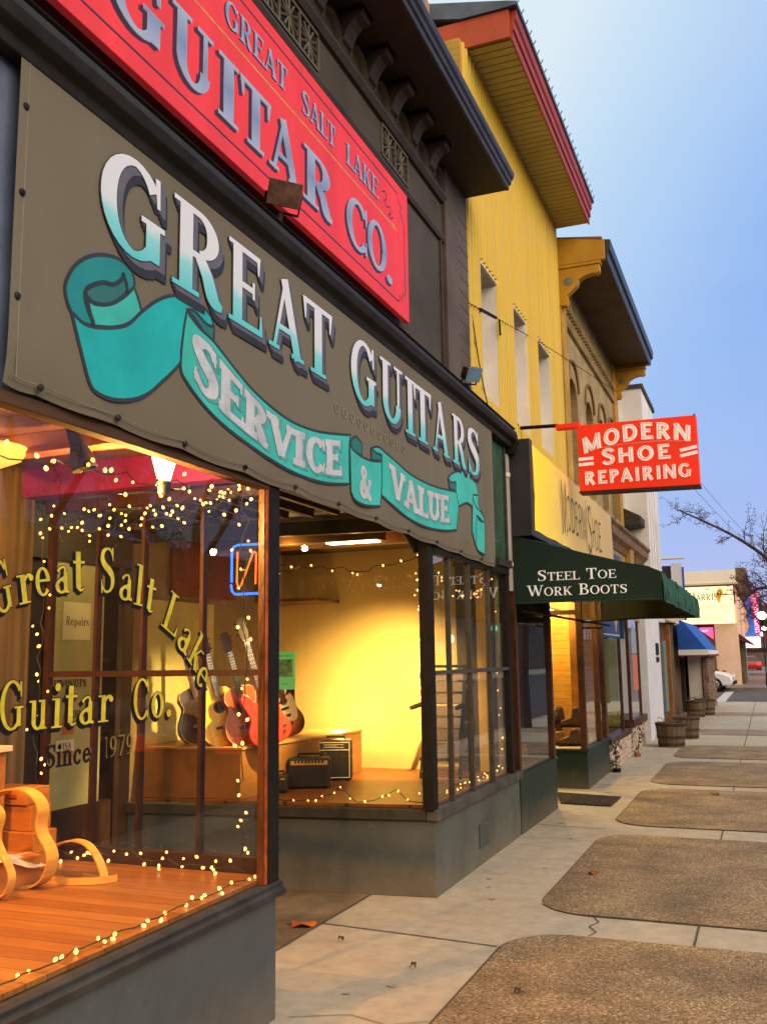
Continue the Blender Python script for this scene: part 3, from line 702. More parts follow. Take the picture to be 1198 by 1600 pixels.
_bc = _nt.nodes['Principled BSDF'].inputs['Base Color']; _src = _bc.links[0].from_socket
_nt.links.new(_src, _x.inputs[7]); _nt.links.new(_x.outputs[2], _bc)
S_('pegboard_panel', bx(-2.38, -2.34, 5.20, 5.74, .62, 2.297), M_peg)
S_('pegboard_panel', bx(-2.299, -2.28, 6.2, 7.15, .968, 2.08), M_peg)
S_('kick_panel', bx(-2.4, -2.33, 5.20, 5.87, .02, .615), mat('kick_wood', (.05, .02, .01), .5, .4, 4, .2))
S_('store_wall', MB().box(-3.9, -3.8, 3.9, 8.8, 0, 3).box(-2.42, -2.36, 4.1, 5.13, .02, 2.29).box(-3.8, -1.63, 4.0, 4.09, 0, 2.6).box(-3.8, -2.41, 4.1, 8.6, 2.72, 2.8), M_darkin)
S_('store_shelf', MB().box(-2.9, -2.6, 5.75, 6.6, .02, .7).box(-2.9, -2.62, 5.75, 6.6, 1.0, 1.03).box(-2.9, -2.62, 5.75, 6.6, 1.3, 1.33).box(-2.9, -2.62, 5.75, 6.6, 1.6, 1.63), M_wood)
# --- interior of the right bay
M_wallY = mat('cream_wall', (.42, .31, .13), .7, .06, 2, .15, 30)
S_('bay_floor', MB().prism([(-.04, 6.36, .577), (-2.3, 6.06, .577), (-2.3, 8.34, .577), (-.04, 8.34, .577)], (0, 0, .02)), plankm('bay_boards', (.24, .085, .02), (.19, .06, .014), .06, 'Y', .4))
S_('party_wall', bx(-2.3, -.07, 8.345, 8.5, .577, 2.66), M_wallY)
S_('bay_back', bx(-2.42, -2.3, 6.04, 8.344, .0, 2.66), mat('tan_wall', (.15, .095, .045), .7, .12, 2, .15, 30))
S_('bay_ceiling', MB().box(-2.3, -.092, 6.37, 8.344, 2.62, 2.66), mat('bay_ceiling_paint', (.09, .06, .03), .7, .2, 3, .1))
S_('bay_beam', bx(-2.3, -.092, 6.95, 7.05, 2.5, 2.618), M_wood)
S_('dark_panel', bx(-.45, -.09, 8.325, 8.344, .6, 2.6), mat('dark_panel', (.05, .035, .03), .6, .3, 4, .1)); S_('yellow_post', bx(-.25, -.17, 8.29, 8.324, .6, 2.6), mat('yellow_post', (.5, .3, .05), .5, .2, 4, .1))  # dark sheet added over the front end of the party wall
S_('wall_shelf', bx(-2.3, -1.62, 7.9, 8.344, 2.13, 2.16), M_wood, bevel=.004)
S_('red_board', bx(-2.299, -2.27, 6.5, 7.5, 2.13, 2.59), mat('red_board', (.13, .01, .008), .5, .3, 5, .1))
# gold leaf lettering on the big pane
GF = dict(T=.15, t=.055, st=.04)
Lg = Letters(lambda a, b, d: (-.0185 + d, a, b)); Ls = Letters(lambda a, b, d: (-.0192 + d * .2, a, b)); Lh = Letters(lambda a, b, d: (-.019 + d * .2, a, b))
def gold(ch, x, y, h, ang, wk=1.0):
    c, s = math.cos(R(ang)), math.sin(R(ang))
    xf = lambda px, py: (x + (px * wk * c - py * s) * h, y + (px * wk * s + py * c) * h)
    Ls.put(ch, xf, .02, (-.013, -.011), **GF); Ls.put(ch, xf, .015, (-.006, -.005), **GF); Ls.put(ch, xf, .022, (0, 0), **GF); Lg.put(ch, xf, **GF)
for i_, a in enumerate((('G', 2.262, 1.745, .165, 16, .62), ('r', 2.366, 1.782, .145, 12, 1.0), ('e', 2.437, 1.812, .145, 8, .85), ('a', 2.527, 1.828, .14, 5, .9), ('t', 2.610, 1.838, .165, 4, 1.0),
          ('S', 2.755, 1.842, .165, 4, .78), ('a', 2.862, 1.826, .15, -2, .95), ('l', 2.952, 1.813, .155, -6, 1.0), ('t', 3.012, 1.793, .155, -10, 1.05),
          ('L', 3.128, 1.742, .155, -26, 1.05), ('a', 3.232, 1.668, .155, -33, 1.0), ('k', 3.312, 1.612, .15, -40, .9), ('e', 3.372, 1.528, .135, -42, .95),
          ('G', 2.300, 1.395, .15, 1, .8), ('u', 2.430, 1.388, .145, 1, .85), ('i', 2.530, 1.388, .15, 0, 1.0), ('t', 2.590, 1.388, .16, 0, 1.0), ('a', 2.665, 1.390, .145, 0, .95), ('r', 2.765, 1.391, .145, 0, 1.1),
          ('C', 2.965, 1.385, .15, 1, .8), ('o', 3.075, 1.386, .15, 0, .95), ('.', 3.172, 1.386, .15, 0, 1))):
    if i_ in (5, 9, 13, 19): Lg.word(); Ls.word()
    gold(*a)
Ld = Letters(lambda a, b, d: (-.0185 + d, a, b))
def small_gold(text, x0, x1, y0, y1):
    Ls.line(text, x0, x1, y0, y1, .03, (-.005, -.006), **GF); Ld.line(text, x0, x1, y0, y1, **GF)
small_gold('Since', 2.515, 2.745, 1.268, 1.34); small_gold('1979', 2.80, 2.975, 1.266, 1.338)
Ls.build('gold_letter_shade', mat('letter_shade', (.012, .010, .012), .3, .3, 4, 0), pane)
Lg.build('gold_lettering', mat('gold_leaf_glow', (.76, .60, .05), .38, .25, 30, .1, 50, metal=.2, emit=.14), pane)  # leaf glows faintly in place of the light it reflects
Ld.build('dull_gold_lettering', mat('dull_gold', (.36, .24, .06), .4, .3, 30, .1, metal=.3), pane)
# ------------------------------------------------------------------ banner GREAT GUITARS
def bulge(y, z): return .002 * math.sin(y * 1.9 + 1) * math.sin(math.pi * (z - 2.4) / 1.25)
PB = lambda a, b, d: (.0485 + bulge(a, b) + d * .5, a, b)
banner = thing('banner', 'long taupe canvas banner lettered GREAT GUITARS over a turquoise scroll', 'banner', (.05, 5, 2.4))
Y0, Y1 = 2.2, 7.93
grom_b = [2.35, 2.75, 3.18, 3.66, 4.16, 4.68, 5.22, 5.78, 6.36, 6.94, 7.5]
grom_t = [2.30, 2.72, 3.17, 3.66, 4.17, 4.70, 5.24, 5.80, 6.38, 6.98, 7.55]
def zbot(y):
    base = 2.462 - (y - 2.2) * .017
    k = max([g for g in grom_b if g <= y], default=Y0); n = min([g for g in grom_b if g > y], default=Y1)
    u = (y - k) / (n - k); return base - .008 * math.sin(math.pi * u)
bm_ = MB(); NX, NZ = 150, 14
for i in range(NX + 1):
    y = Y0 + (Y1 - Y0) * i / NX; zb = zbot(y); zt = 3.655 - .03 * (y - Y0) / 5.7
    for j in range(NZ + 1):
        t = j / NZ; z = zb + (zt - zb) * t
        bul = -(.022 * (1 - t * 9) if t < .11 else 0) * abs(math.sin(math.pi * y * 1.9)) - (.012 * (1 - t * 14) if t < .07 else 0)
        bm_.v.append((.046 + bulge(y, z) + bul * .6, y, z)); bm_.a.append(0)
for i in range(NX):
    for j in range(NZ):
        a = i * (NZ + 1) + j; bm_.f.append((a, a + NZ + 1, a + NZ + 2, a + 1))
M_canvas = mat('taupe_canvas', (.195, .178, .135), .8, .16, 1.3, .4, 160, grime=.4, stretch=(1, 1.4, .5))
cv = bm_.build('canvas', M_canvas, banner, smooth=True)
hem = MB()
for z_, dz in ((0, .03), (1, -.03)):
    P = []
    for i in range(121):
        y = Y0 + .015 + (Y1 - Y0 - .03) * i / 120; P.append((.0465 + bulge(y, 2.45 if z_ == 0 else 3.6), y, (zbot(y) if z_ == 0 else 3.655 - .03 * (y - Y0) / 5.7) + dz))
    hem.tube(P, .0022, 4)
for y in (Y0 + .04, Y1 - .04): hem.tube([(.0465 + bulge(y, zbot(y) + .03 + k * .22), y, zbot(y) + .03 + k * .22) for k in range(6)], .0022, 4)
hem.build('stitching', mat('stitch', (.26, .23, .18), .8, .2, 5, 0), banner)
gm = mat('grommet', (.05, .045, .04), .35, .3, 8, .1, metal=.7)
for g in grom_b + grom_t:
    zz = zbot(g) + .022 if g in grom_b else 3.63 - .03 * (g - Y0) / 5.7
    MB().lathe([(.002, .006), (.009, .006), (.012, .003), (.013, -.004)], (.047, g, zz), 10, 'x').build('grommet', gm, banner, smooth=True)
for z in (2.75, 3.1, 3.4): MB().lathe([(.002, .006), (.009, .006), (.012, .003), (.013, -.004)], (.047, Y0 + .03, z), 10, 'x').build('grommet', gm, banner, smooth=True)
RIB = {
'coil':[(2.447, 2.836), (2.45, 2.886), (2.49, 2.955), (2.558, 3.013), (2.637, 3.052), (2.721, 3.07), (2.788, 3.058), (2.815, 3.029), (2.816, 2.996), (2.792, 2.962), (2.742, 2.921), (2.673, 2.875), (2.599, 2.853), (2.563, 2.865), (2.575, 2.815), (2.603, 2.771), (2.538, 2.763), (2.48, 2.783)],
'coil_inner':[(2.552, 2.866), (2.549, 2.887), (2.589, 2.922), (2.642, 2.95), (2.697, 2.963), (2.742, 3.001), (2.749, 3.024), (2.771, 2.989), (2.778, 2.967), (2.749, 2.933), (2.68, 2.881), (2.599, 2.856)],
'coil_line':[(2.597, 2.773), (2.561, 2.82), (2.542, 2.862), (2.551, 2.893), (2.589, 2.922), (2.642, 2.95), (2.697, 2.963), (2.742, 3.001), (2.749, 3.024), (2.771, 2.989), (2.778, 2.962)],
'flap':[(2.559, 2.859), (2.599, 2.853), (2.68, 2.881), (2.756, 2.935), (2.816, 2.996), (2.842, 2.961), (2.867, 2.916), (2.79, 2.844), (2.705, 2.801), (2.603, 2.771), (2.575, 2.815)],
'body':[(2.48, 2.783), (2.538, 2.763), (2.603, 2.769), (2.705, 2.8), (2.79, 2.842), (2.862, 2.912), (2.954, 2.989), (3.051, 3.047), (3.155, 3.081), (3.265, 3.086), (3.343, 3.064), (3.377, 3.02), (3.315, 3.016), (3.229, 3.041), (3.169, 3.031), (3.15, 2.951), (3.131, 2.841), (3.129, 2.794), (3.079, 2.741), (2.998, 2.671), (2.921, 2.609), (2.831, 2.563), (2.717, 2.534), (2.622, 2.536), (2.581, 2.567), (2.537, 2.656)],
'fold1':[(3.169, 3.031), (3.229, 3.041), (3.315, 3.016), (3.377, 3.024), (3.374, 2.986), (3.369, 2.951), (3.307, 2.97), (3.23, 3.009)],
'service':[(3.166, 3.02), (3.231, 2.993), (3.275, 2.978), (3.378, 2.955), (3.56, 2.883), (3.716, 2.83), (3.911, 2.79), (4.123, 2.77), (4.387, 2.784), (4.642, 2.824), (4.84, 2.861), (4.814, 2.794), (4.81, 2.573), (4.6, 2.538), (4.385, 2.518), (4.123, 2.517), (3.885, 2.538), (3.667, 2.569), (3.468, 2.607), (3.306, 2.658), (3.175, 2.725), (3.132, 2.777), (3.144, 2.921)],
'fold2':[(4.831, 2.817), (4.902, 2.866), (4.999, 2.849), (4.997, 2.771), (4.921, 2.773), (4.859, 2.786)],
'amp':[(4.823, 2.804), (4.871, 2.78), (5.006, 2.764), (5.161, 2.771), (5.315, 2.796), (5.293, 2.603), (5.271, 2.511), (5.041, 2.483), (4.893, 2.493), (4.833, 2.531)],
'fold3':[(5.14, 2.843), (5.222, 2.833), (5.307, 2.837), (5.31, 2.799), (5.147, 2.777)],
'value':[(5.14, 2.846), (5.256, 2.877), (5.375, 2.863), (5.524, 2.845), (5.786, 2.807), (6.072, 2.797), (6.384, 2.807), (6.814, 2.844), (6.878, 2.742), (6.81, 2.55), (6.494, 2.508), (6.112, 2.487), (5.77, 2.502), (5.51, 2.542), (5.297, 2.583), (5.312, 2.838), (5.222, 2.833)],
'tail1':[(6.628, 2.919), (6.738, 2.976), (7.042, 3.048), (7.296, 3.044), (7.419, 2.939), (7.432, 2.905), (7.264, 2.891), (7.254, 2.791), (7.096, 2.801), (6.878, 2.742), (6.814, 2.844), (6.82, 2.923), (6.696, 2.898)],
'fold4':[(6.628, 2.919), (6.696, 2.898), (6.821, 2.928), (6.814, 2.848), (6.657, 2.845)],
'tail2':[(7.264, 2.891), (7.433, 2.913), (7.408, 2.842), (7.587, 2.746), (7.582, 2.696), (7.373, 2.741), (7.321, 2.476), (7.219, 2.592)],
'tail3':[(7.355, 2.734), (7.453, 2.704), (7.601, 2.711), (7.579, 2.435), (7.4, 2.446), (7.321, 2.48)],
'tail_line':[(7.262, 2.867), (7.338, 2.808), (7.504, 2.778), (7.595, 2.734)],

}
def soft(P, n=4):
    m = len(P); V2 = [Vector(p) for p in P]
    def corner(i):
        a = V2[i] - V2[i - 1]; b_ = V2[(i + 1) % m] - V2[i]
        return a.length < 1e-6 or b_.length < 1e-6 or a.angle(b_) > R(48)
    cn = [corner(i) for i in range(m)]; out = []
    for i in range(m):
        p1, p2 = V2[i], V2[(i + 1) % m]; p0 = p1 * 2 - p2 if cn[i] else V2[i - 1]; p3 = p2 * 2 - p1 if cn[(i + 1) % m] else V2[(i + 2) % m]
        for k in range(n):
            t = k / n; q_ = .5 * ((2 * p1) + (-p0 + p2) * t + (2 * p0 - 5 * p1 + 4 * p2 - p3) * t * t + (-p0 + 3 * p1 - 3 * p2 + p3) * t ** 3); out.append((q_.x, q_.y))
    return out
La = Letters(PB)
teal = {'body': 0, 'flap': 1, 'coil': 2, 'coil_inner': 3, 'service': 1, 'fold1': 4, 'fold2': 4, 'amp': 1, 'fold3': 4, 'value': 1, 'tail1': 1, 'fold4': 4, 'tail2': 1, 'tail3': 1}
cols = [mat('turquoise', (.010, .52, .58), .6, .14, 4, .2, 120, grime=.25), mat('turquoise_front', (.05, .58, .56), .6, .14, 4, .2, 120, grime=.25), mat('turquoise_shade', (.012, .27, .31), .6, .14, 4, .2, 120),
        mat('turquoise_deep', (.025, .165, .18), .6, .14, 4, .2, 120), mat('turquoise_fold', (.02, .2, .2), .6, .14, 4, .2, 120)]
lay = {i: Letters(PB) for i in range(5)}
seq = ['coil', 'coil_inner', 'flap', 'body', 'fold1', 'service', 'fold2', 'amp', 'fold3', 'value', 'fold4', 'tail1', 'tail2', 'tail3']
ln = Letters(PB)
for n_, key in enumerate(seq):
    i = teal[key]; lay[i].word(); lay[i].layer(.002 + n_ * .00035); lay[i].area(soft(RIB[key]))
    ln.word(); ln.layer(.002 + n_ * .00035 + .00018); ln.outline(soft(RIB[key]), .015)
for k in ('coil_line', 'tail_line'):
    ln.layer(.0072); ln.outline(cr(RIB[k], 4), .015, closed=False)
for i in lay: lay[i].build('ribbon_scroll', cols[i], banner)
ln.build('ribbon_outline', mat('dark_line', (.03, .045, .055), .6, .2, 5, 0), banner)
# big shaded letters
big = [('G', 2.615, 3.005), ('R', 3.04, 3.44), ('E', 3.475, 3.785), ('A', 3.845, 4.235), ('T', 4.225, 4.575),
       ('G', 4.85, 5.225), ('U', 5.276, 5.682), ('I', 5.72, 5.92), ('T', 5.89, 6.25), ('A', 6.27, 6.67), ('R', 6.735, 7.085), ('S', 7.16, 7.45)]
BF = dict(T=.19, t=.075, st=.055)
zt = lambda y: 3.497 - .0115 * (y - 2.6); 
dk, gy, li, fi = Letters(PB), Letters(PB), Letters(PB), Letters(PB)
for it in big:
    z0, z1 = zt(it[1]) - .385, zt(it[1])
    if it[1] == 4.85: [q_.word() for q_ in (dk, gy, li, fi)]
    dk.layer(.009)
    for s_ in (1.0, .75, .5, .25): dk.boxed([it], z0, z1, .013, (.046 * s_, -.05 * s_), **BF)
    gy.layer(.011)
    for s_ in (.92, .72, .5, .3, .12): gy.boxed([it], z0, z1, .0, (.042 * s_, -.024 * s_), **BF)
    li.layer(.0135); li.boxed([it], z0, z1, .009, **BF)
    fi.layer(.0155); fi.boxed([it], z0, z1, **BF)
dk.build('letter_shadow', mat('letter_shadow', (.028, .03, .04), .6, .2, 5, 0), banner)
gy.build('letter_side', mat('letter_side', (.13, .13, .18), .6, .2, 9, 0), banner)
li.build('letter_outline', bpy.data.materials['dark_line'], banner)
fi.build('lettering', gradm('letter_face', [(0, (.10, .60, .70)), (.30, (.26, .70, .80)), (.42, (.66, .76, .88)), (1, (.74, .77, .92))]), banner)
# slab letters on the scroll
SF = dict(T=.25, t=.14, st=.17)
def interp(P, y):
    for (a, b), (c, d) in zip(P, P[1:]):
        if a <= y <= c: return b + (d - b) * (y - a) / (c - a)
    return P[0][1] if y < P[0][0] else P[-1][1]
def band(pts):
    i = max(range(len(pts)), key=lambda k: pts[k][0])
    return pts
sv = RIB['service']; top = [q for q in sv[:11]]; bot = sorted(sv[12:22])
top = sorted(top)
vl = RIB['value']; vtop = sorted(vl[1:8]); vbot = sorted(vl[9:15])
sl, sd_ = Letters(PB), Letters(PB)
def wave(text, x0, x1, T_, B_, f0=.17, f1=.86):
    n = len(text); wch = (x1 - x0) / n
    def wp(u, v):
        y = x0 + (x1 - x0) * u; zb, zt_ = interp(B_, y), interp(T_, y); return (y, zb + (zt_ - zb) * (f0 + (f1 - f0) * v))
    x = x0
    tot = sum(glyph(c, **SF)[1] for c in text); cx = 0
    for c in text:
        S, adv = glyph(c, **SF)
        for pts, ws in S:
            # cut long strokes so they can follow the curve
            P2 = []; W2 = []
            for k in range(len(pts) - 1):
                for j in range(4): t_ = j / 4; P2.append(tuple(a + (b - a) * t_ for a, b in zip(pts[k], pts[k + 1]))); W2.append(ws[k] + (ws[k + 1] - ws[k]) * t_)
            P2.append(pts[-1]); W2.append(ws[-1])
            sd_.stroke(P2, W2, lambda px, py, cx=cx: wp((cx + px) / tot, py), .05, (.022, -.004)); sl.stroke(P2, W2, lambda px, py, cx=cx: wp((cx + px) / tot, py), .01)
        cx += adv
sd_.layer(.0075); sl.layer(.009)
wave('SERVICE', 3.2, 4.7, top, bot); sd_.word(); sl.word(); wave('VALUE', 5.45, 6.63, vtop, vbot, .2, .84)
sl.word(); sl.boxed([('&', 4.955, 5.135)], 2.52, 2.715, .006, **SF)
sd_.build('scroll_letter_shade', mat('scroll_letter_shade', (.10, .40, .42), .6, .2, 12, 0), banner)
sl.build('scroll_lettering', mat('scroll_letter', (.58, .64, .76), .6, .2, 7, .1), banner)
# ghost of older lettering showing through
gh = Letters(PB); gh.layer(.0025)
for i in range(11): gh.word(); gh.put('o', lambda x, y, i=i: (4.62 + i * .105 + x * .1, 2.945 + y * .09 - .002 * i), T=.12, t=.08, st=0)
gh.build('faded_lettering', mat('faded_mark', (.29, .265, .21), .8, .3, 30, 0), banner)

# ------------------------------------------------------------------ red sign
rs = thing('shop_sign', 'large red painted board lettered GREAT SALT LAKE GUITAR CO. with gold rule', 'sign', (-.34, 4.5, 4.24))
MB().box(-.345, -.303, .9, 6.83, 4.24, 5.325).build('board', mat('glowing_red_paint', (.80, .04, .045), .55, .12, 1.6, .3, 60, emit=.2, grime=.22, stretch=(1, 1.5, .3)), rs, bevel=.004)  # painted board given a glow of its own to brighten it
PR = lambda a, b, d: (-.3025 + d * .4, a, b)
rf = dict(T=.19, t=.07, st=.055)
bigr = [('G', 3.06, 3.47), ('U', 3.52, 3.90), ('I', 3.945, 4.16), ('T', 4.18, 4.515), ('A', 4.50, 4.90), ('R', 4.935, 5.375), ('C', 5.62, 5.96), ('O', 5.99, 6.33), ('.', 6.355, 6.45)]
l1, l2, l3 = Letters(PR), Letters(PR), Letters(PR)
for it in bigr:
    y1_ = 4.80 if it[0] != '.' else 4.72; y0_ = 4.44 if it[0] != '.' else 4.42
    if it[0] == 'C': l1.word(); l2.word(); l3.word()
    l1.layer(0)
    for s_ in (1, .5): l1.boxed([it], y0_, y1_, .01, (-.035 * s_, -.028 * s_), **rf)
    l2.layer(.002); l2.boxed([it], y0_, y1_, .008, **rf); l3.layer(.004); l3.boxed([it], y0_, y1_, **rf)
for word, a, b in (('THE', 3.3, 3.83), ('GREAT', 4.0, 4.73), ('SALT', 4.92, 5.43), ('LAKE', 5.60, 6.2)):
    l1.layer(.0); l1.line(word, a, b, 5.0, 5.155, .0, (-.014, -.012), **rf); l3.layer(.004); l3.line(word, a, b, 5.0, 5.155, **rf)
l1.build('letter_shadow', mat('sign_letter_shadow', (.06, .012, .03), .5, .2, 4, 0), rs)
l2.build('letter_outline', mat('sign_letter_edge', (.5, .6, .72), .5, .2, 4, 0), rs)
l3.build('lettering', gradm('sign_letter_face', [(0, (.38, .48, .72)), (.5, (.20, .29, .54)), (1, (.38, .47, .70))]), rs)
g = Letters(PR); g.layer(.001); g.stroke([(2.0, 4.925), (6.47, 4.925)], [.012, .012], lambda x, y: (x, y))
for x, r_ in ((6.5, .024), (6.545, .011), (6.57, .006)): g.area([(x + r_ * math.cos(k * .63), 4.925 + r_ * math.sin(k * .63)) for k in range(10)])
g.build('gold_rule', mat('gold_rule', (.75, .36, .08), .4, .2, 20, 0), rs)
b = Letters(PR); b.layer(.001)
edge = [(1.2, 4.34), (6.55, 4.34), (6.60, 4.345), (6.62, 4.40), (6.67, 4.37), (6.68, 4.44), (6.74, 4.43), (6.74, 5.04), (6.70, 5.06), (6.66, 5.11), (6.68, 5.16), (6.62, 5.18), (6.61, 5.24), (1.2, 5.24)]
b.outline(edge, .012, closed=False)
Pq = cr([(6.27, 5.10), (6.33, 5.13), (6.36, 5.08), (6.31, 5.05), (6.36, 5.02), (6.43, 5.05), (6.45, 5.0), (6.40, 4.98), (6.46, 4.965), (6.5, 5.0)]); b.outline(Pq, .010, closed=False)
b.build('border_line', mat('navy_line', (.05, .02, .06), .5, .2, 4, 0), rs)

# ------------------------------------------------------------------ floodlights on the ledge
def flood(loc, rot, m_face, label):
    t = thing('floodlight', label, 'floodlight', loc, rot=rot)
    k = dict(local=True)
    MB().prism([(-.075, -.03, -.055), (.075, -.03, -.055), (.075, -.03, .055), (-.075, -.03, .055)], (0, .06, 0)).build('housing', mat('rust_housing', (.10, .05, .035), .6, .5, 20, .4, 60), t, bevel=.008, **k)
    fins = MB()
    for i in range(6): fins.box(-.06 + i * .022, -.052 + i * .022, .03, .055, -.045, .045)
    fins.build('fin', mat('fin_metal', (.12, .055, .04), .6, .4, 12, .2), t, **k)
    MB().box(-.085, .085, -.04, -.031, -.062, .062).build('lens', m_face, t, bevel=.003, **k)
    MB().tube([(-.088, 0, 0), (-.088, 0, -.09), (.088, 0, -.09), (.088, 0, 0)], .008, 6).build('bracket', M_black, t, **k)
    MB().lathe([(.004, -.18), (.03, -.18), (.03, -.15), (.014, -.14), (.014, -.088), (.004, -.088)], (0, 0, 0), 10).build('mount', M_trim, t, smooth=True, **k)
    return t
flood((.085, 3.95, 3.90), (R(24), R(6), R(38)), mat('flood_glass_rusty', (.14, .075, .055), .4, .5, 15, .2), 'rusty brown floodlight clamped to the ledge against the red sign')
flood((.04, 7.36, 3.93), (R(30), R(-8), R(62)), mat('flood_glass_sky', (.16, .30, .5), .12, .2, 6, 0, spec=.9), 'floodlight with sky blue painted into its glass at the right end of the ledge')  # glass coloured blue for the sky it mirrors

# ------------------------------------------------------------------ fairy lights
M_wire = mat('green_wire', (.018, .022, .012), .6, .3, 8, 0)
M_bulb = emis('fairy_bulb', (1, .48, .11), 4.5)
M_bulb.cycles.emission_sampling = 'NONE'
bulb_me = None
def string(label, path, n, jit=.03, r=.0074, seed=1, spread=None, group=None, wire=True):
    global bulb_me
    rnd = random.Random(seed)
    P = [Vector(p) for p in path]; seg = [(b - a).length for a, b in zip(P, P[1:])]; tot = sum(seg)
    def at(s_):
        s_ = min(max(s_, 0), tot * .9999)
        for (a, b), l in zip(zip(P, P[1:]), seg):
            if s_ <= l: return a.lerp(b, s_ / l)
            s_ -= l
        return P[-1].copy()
    t = thing('fairy_light_string', label, 'string lights', P[0])
    m = max(12, int(tot / .06)); W = [at(tot * i / m) + Vector([rnd.uniform(-jit, jit) * .55 * k for k in (spread or (1, 1, 1))]) for i in range(m + 1)]
    if wire: MB().tube(W, .0028, 4).build('wire', M_wire, t)
    n = int(n * 1.2)
    for i in range(n):
        s_ = tot * (i + .5 + rnd.uniform(-.42, .42)) / n
        j = int(round(s_ / tot * m)); p = W[min(j, m)] + Vector([rnd.uniform(-jit, jit) * k for k in (spread or (1, 1, 1))])
        if bulb_me is None:
            o = MB().lathe([(.0005, -r), (r * .55, -r * .8), (r * .9, 0), (r * .7, r * .7), (.0005, r * 1.3)], (0, 0, 0), 8).build('bulb', M_bulb, t, smooth=2, local=True); bulb_me = o.data
        else:
            o = bpy.data.objects.new('bulb', bulb_me); C.objects.link(o); o.parent = t
        o.location = p - P[0]; o.rotation_euler = (rnd.uniform(-1, 1), rnd.uniform(-1, 1), 0)
        k = rnd.uniform(.85, 1.3); o.scale = (k, k, k)
    return t
string('fairy lights lying along the bottom edge of the big lettered window', [(-.07, 1.3, .63), (-.07, 2.1, .63), (-.06, 2.6, .64), (-.08, 3.0, .63), (-.06, 3.4, .635), (-.07, 3.88, .632)], 32, .028, seed=3, spread=(1, 1, .35))
string('fairy lights hanging down the right edge of the big lettered window', [(-.06, 3.85, 2.36), (-.07, 3.84, 1.9), (-.06, 3.86, 1.4), (-.07, 3.83, .95), (-.08, 3.86, .66)], 20, .035, seed=4)
string('fairy lights along the top edge of the big lettered window', [(-.09, 1.9, 2.33), (-.1, 2.5, 2.28), (-.09, 3.1, 2.33), (-.1, 3.8, 2.34)], 22, .05, seed=5)
string('thick cluster of fairy lights swagged across the top of the inner grid window', [(-1.34, 3.98, 2.33), (-1.1, 3.95, 2.25), (-.85, 3.97, 2.28), (-.6, 3.95, 2.3), (-.35, 3.97, 2.33), (-.1, 3.95, 2.38), (-.35, 3.99, 2.42), (-.8, 3.99, 2.36), (-1.3, 3.99, 2.40)], 62, .045, seed=6)
string('fairy lights down the left post of the inner grid window', [(-1.35, 3.97, 2.3), (-1.33, 3.97, 1.8), (-1.36, 3.97, 1.3), (-1.33, 3.97, .72)], 18, .03, seed=7)
string('fairy lights along the floor at the foot of the inner grid window', [(-1.34, 3.96, .70), (-1.0, 3.95, .66), (-.7, 3.94, .69), (-.4, 3.95, .65), (-.1, 3.93, .66)], 26, .035, seed=8)
string('fairy lights looped along the bottom of the slanted entrance window', [(-1.3, 6.24, .62), (-1.1, 6.26, .60), (-.85, 6.29, .615), (-.7, 6.31, .70), (-.6, 6.32, .60), (-.45, 6.34, .61), (-.3, 6.36, .70), (-.2, 6.38, .605), (-.09, 6.40, .61)], 13, .022, seed=9, spread=(1, .4, .6))
string('fairy lights climbing the corner post of the right hand bay', [(-.11, 6.41, .62), (-.10, 6.42, 1.0), (-.12, 6.41, 1.5), (-.10, 6.42, 1.9), (-.11, 6.41, 2.33)], 36, .032, seed=10)
string('fairy lights along the top of the slanted entrance window', [(-.12, 6.40, 2.3), (-.5, 6.36, 2.24), (-.9, 6.30, 2.27), (-1.3, 6.25, 2.26)], 9, .035, seed=11)
string('fairy lights swagged under the top rail of the small paned front window', [(-.07, 6.45, 2.28), (-.08, 6.8, 2.2), (-.08, 7.2, 2.08), (-.08, 7.6, 2.1), (-.07, 8.0, 2.22), (-.07, 8.38, 2.28)], 26, .05, seed=12)
string('fairy lights along the sill of the small paned front window', [(-.08, 6.5, .62), (-.07, 7.0, .63), (-.08, 7.5, .62), (-.07, 8.0, .63), (-.07, 8.35, .64)], 24, .03, seed=13, spread=(1, 1, .5))
string('fairy lights down the far end post of the small paned front window', [(-.07, 8.36, 2.2), (-.08, 8.37, 1.6), (-.07, 8.35, 1.1), (-.07, 8.36, .64)], 12, .03, seed=14)

# ------------------------------------------------------------------ instruments
def spl(P, n=6):
    """closed catmull-rom"""
    m = len(P); out = []
    for i in range(m):
        p0, p1, p2, p3 = P[i - 1], P[i], P[(i + 1) % m], P[(i + 2) % m]
        for k in range(n):
            t = k / n
            out.append(tuple(.5 * ((2 * b) + (-a + c) * t + (2 * a - 5 * b + 4 * c - d) * t * t + (-a + 3 * b - 3 * c + d) * t ** 3) for a, b, c, d in zip(p0, p1, p2, p3)))
    return out
HALF = [(0, 0), (.12, .015), (.19, .09), (.195, .19), (.14, .29), (.125, .34), (.145, .41), (.12, .475), (.04, .50)]
def slab(P, y0, y1): return MB().prism([(x, y0, z) for x, z in P], (0, y1 - y0, 0))
M_maple = mat('maple_neck', (.42, .2, .07), .35, .3, 8, .05); M_rose = mat('rosewood', (.05, .022, .012), .35, .3, 10, .05); M_chrome = mat('chrome', (.6, .58, .55), .15, .1, 5, 0, metal=1)
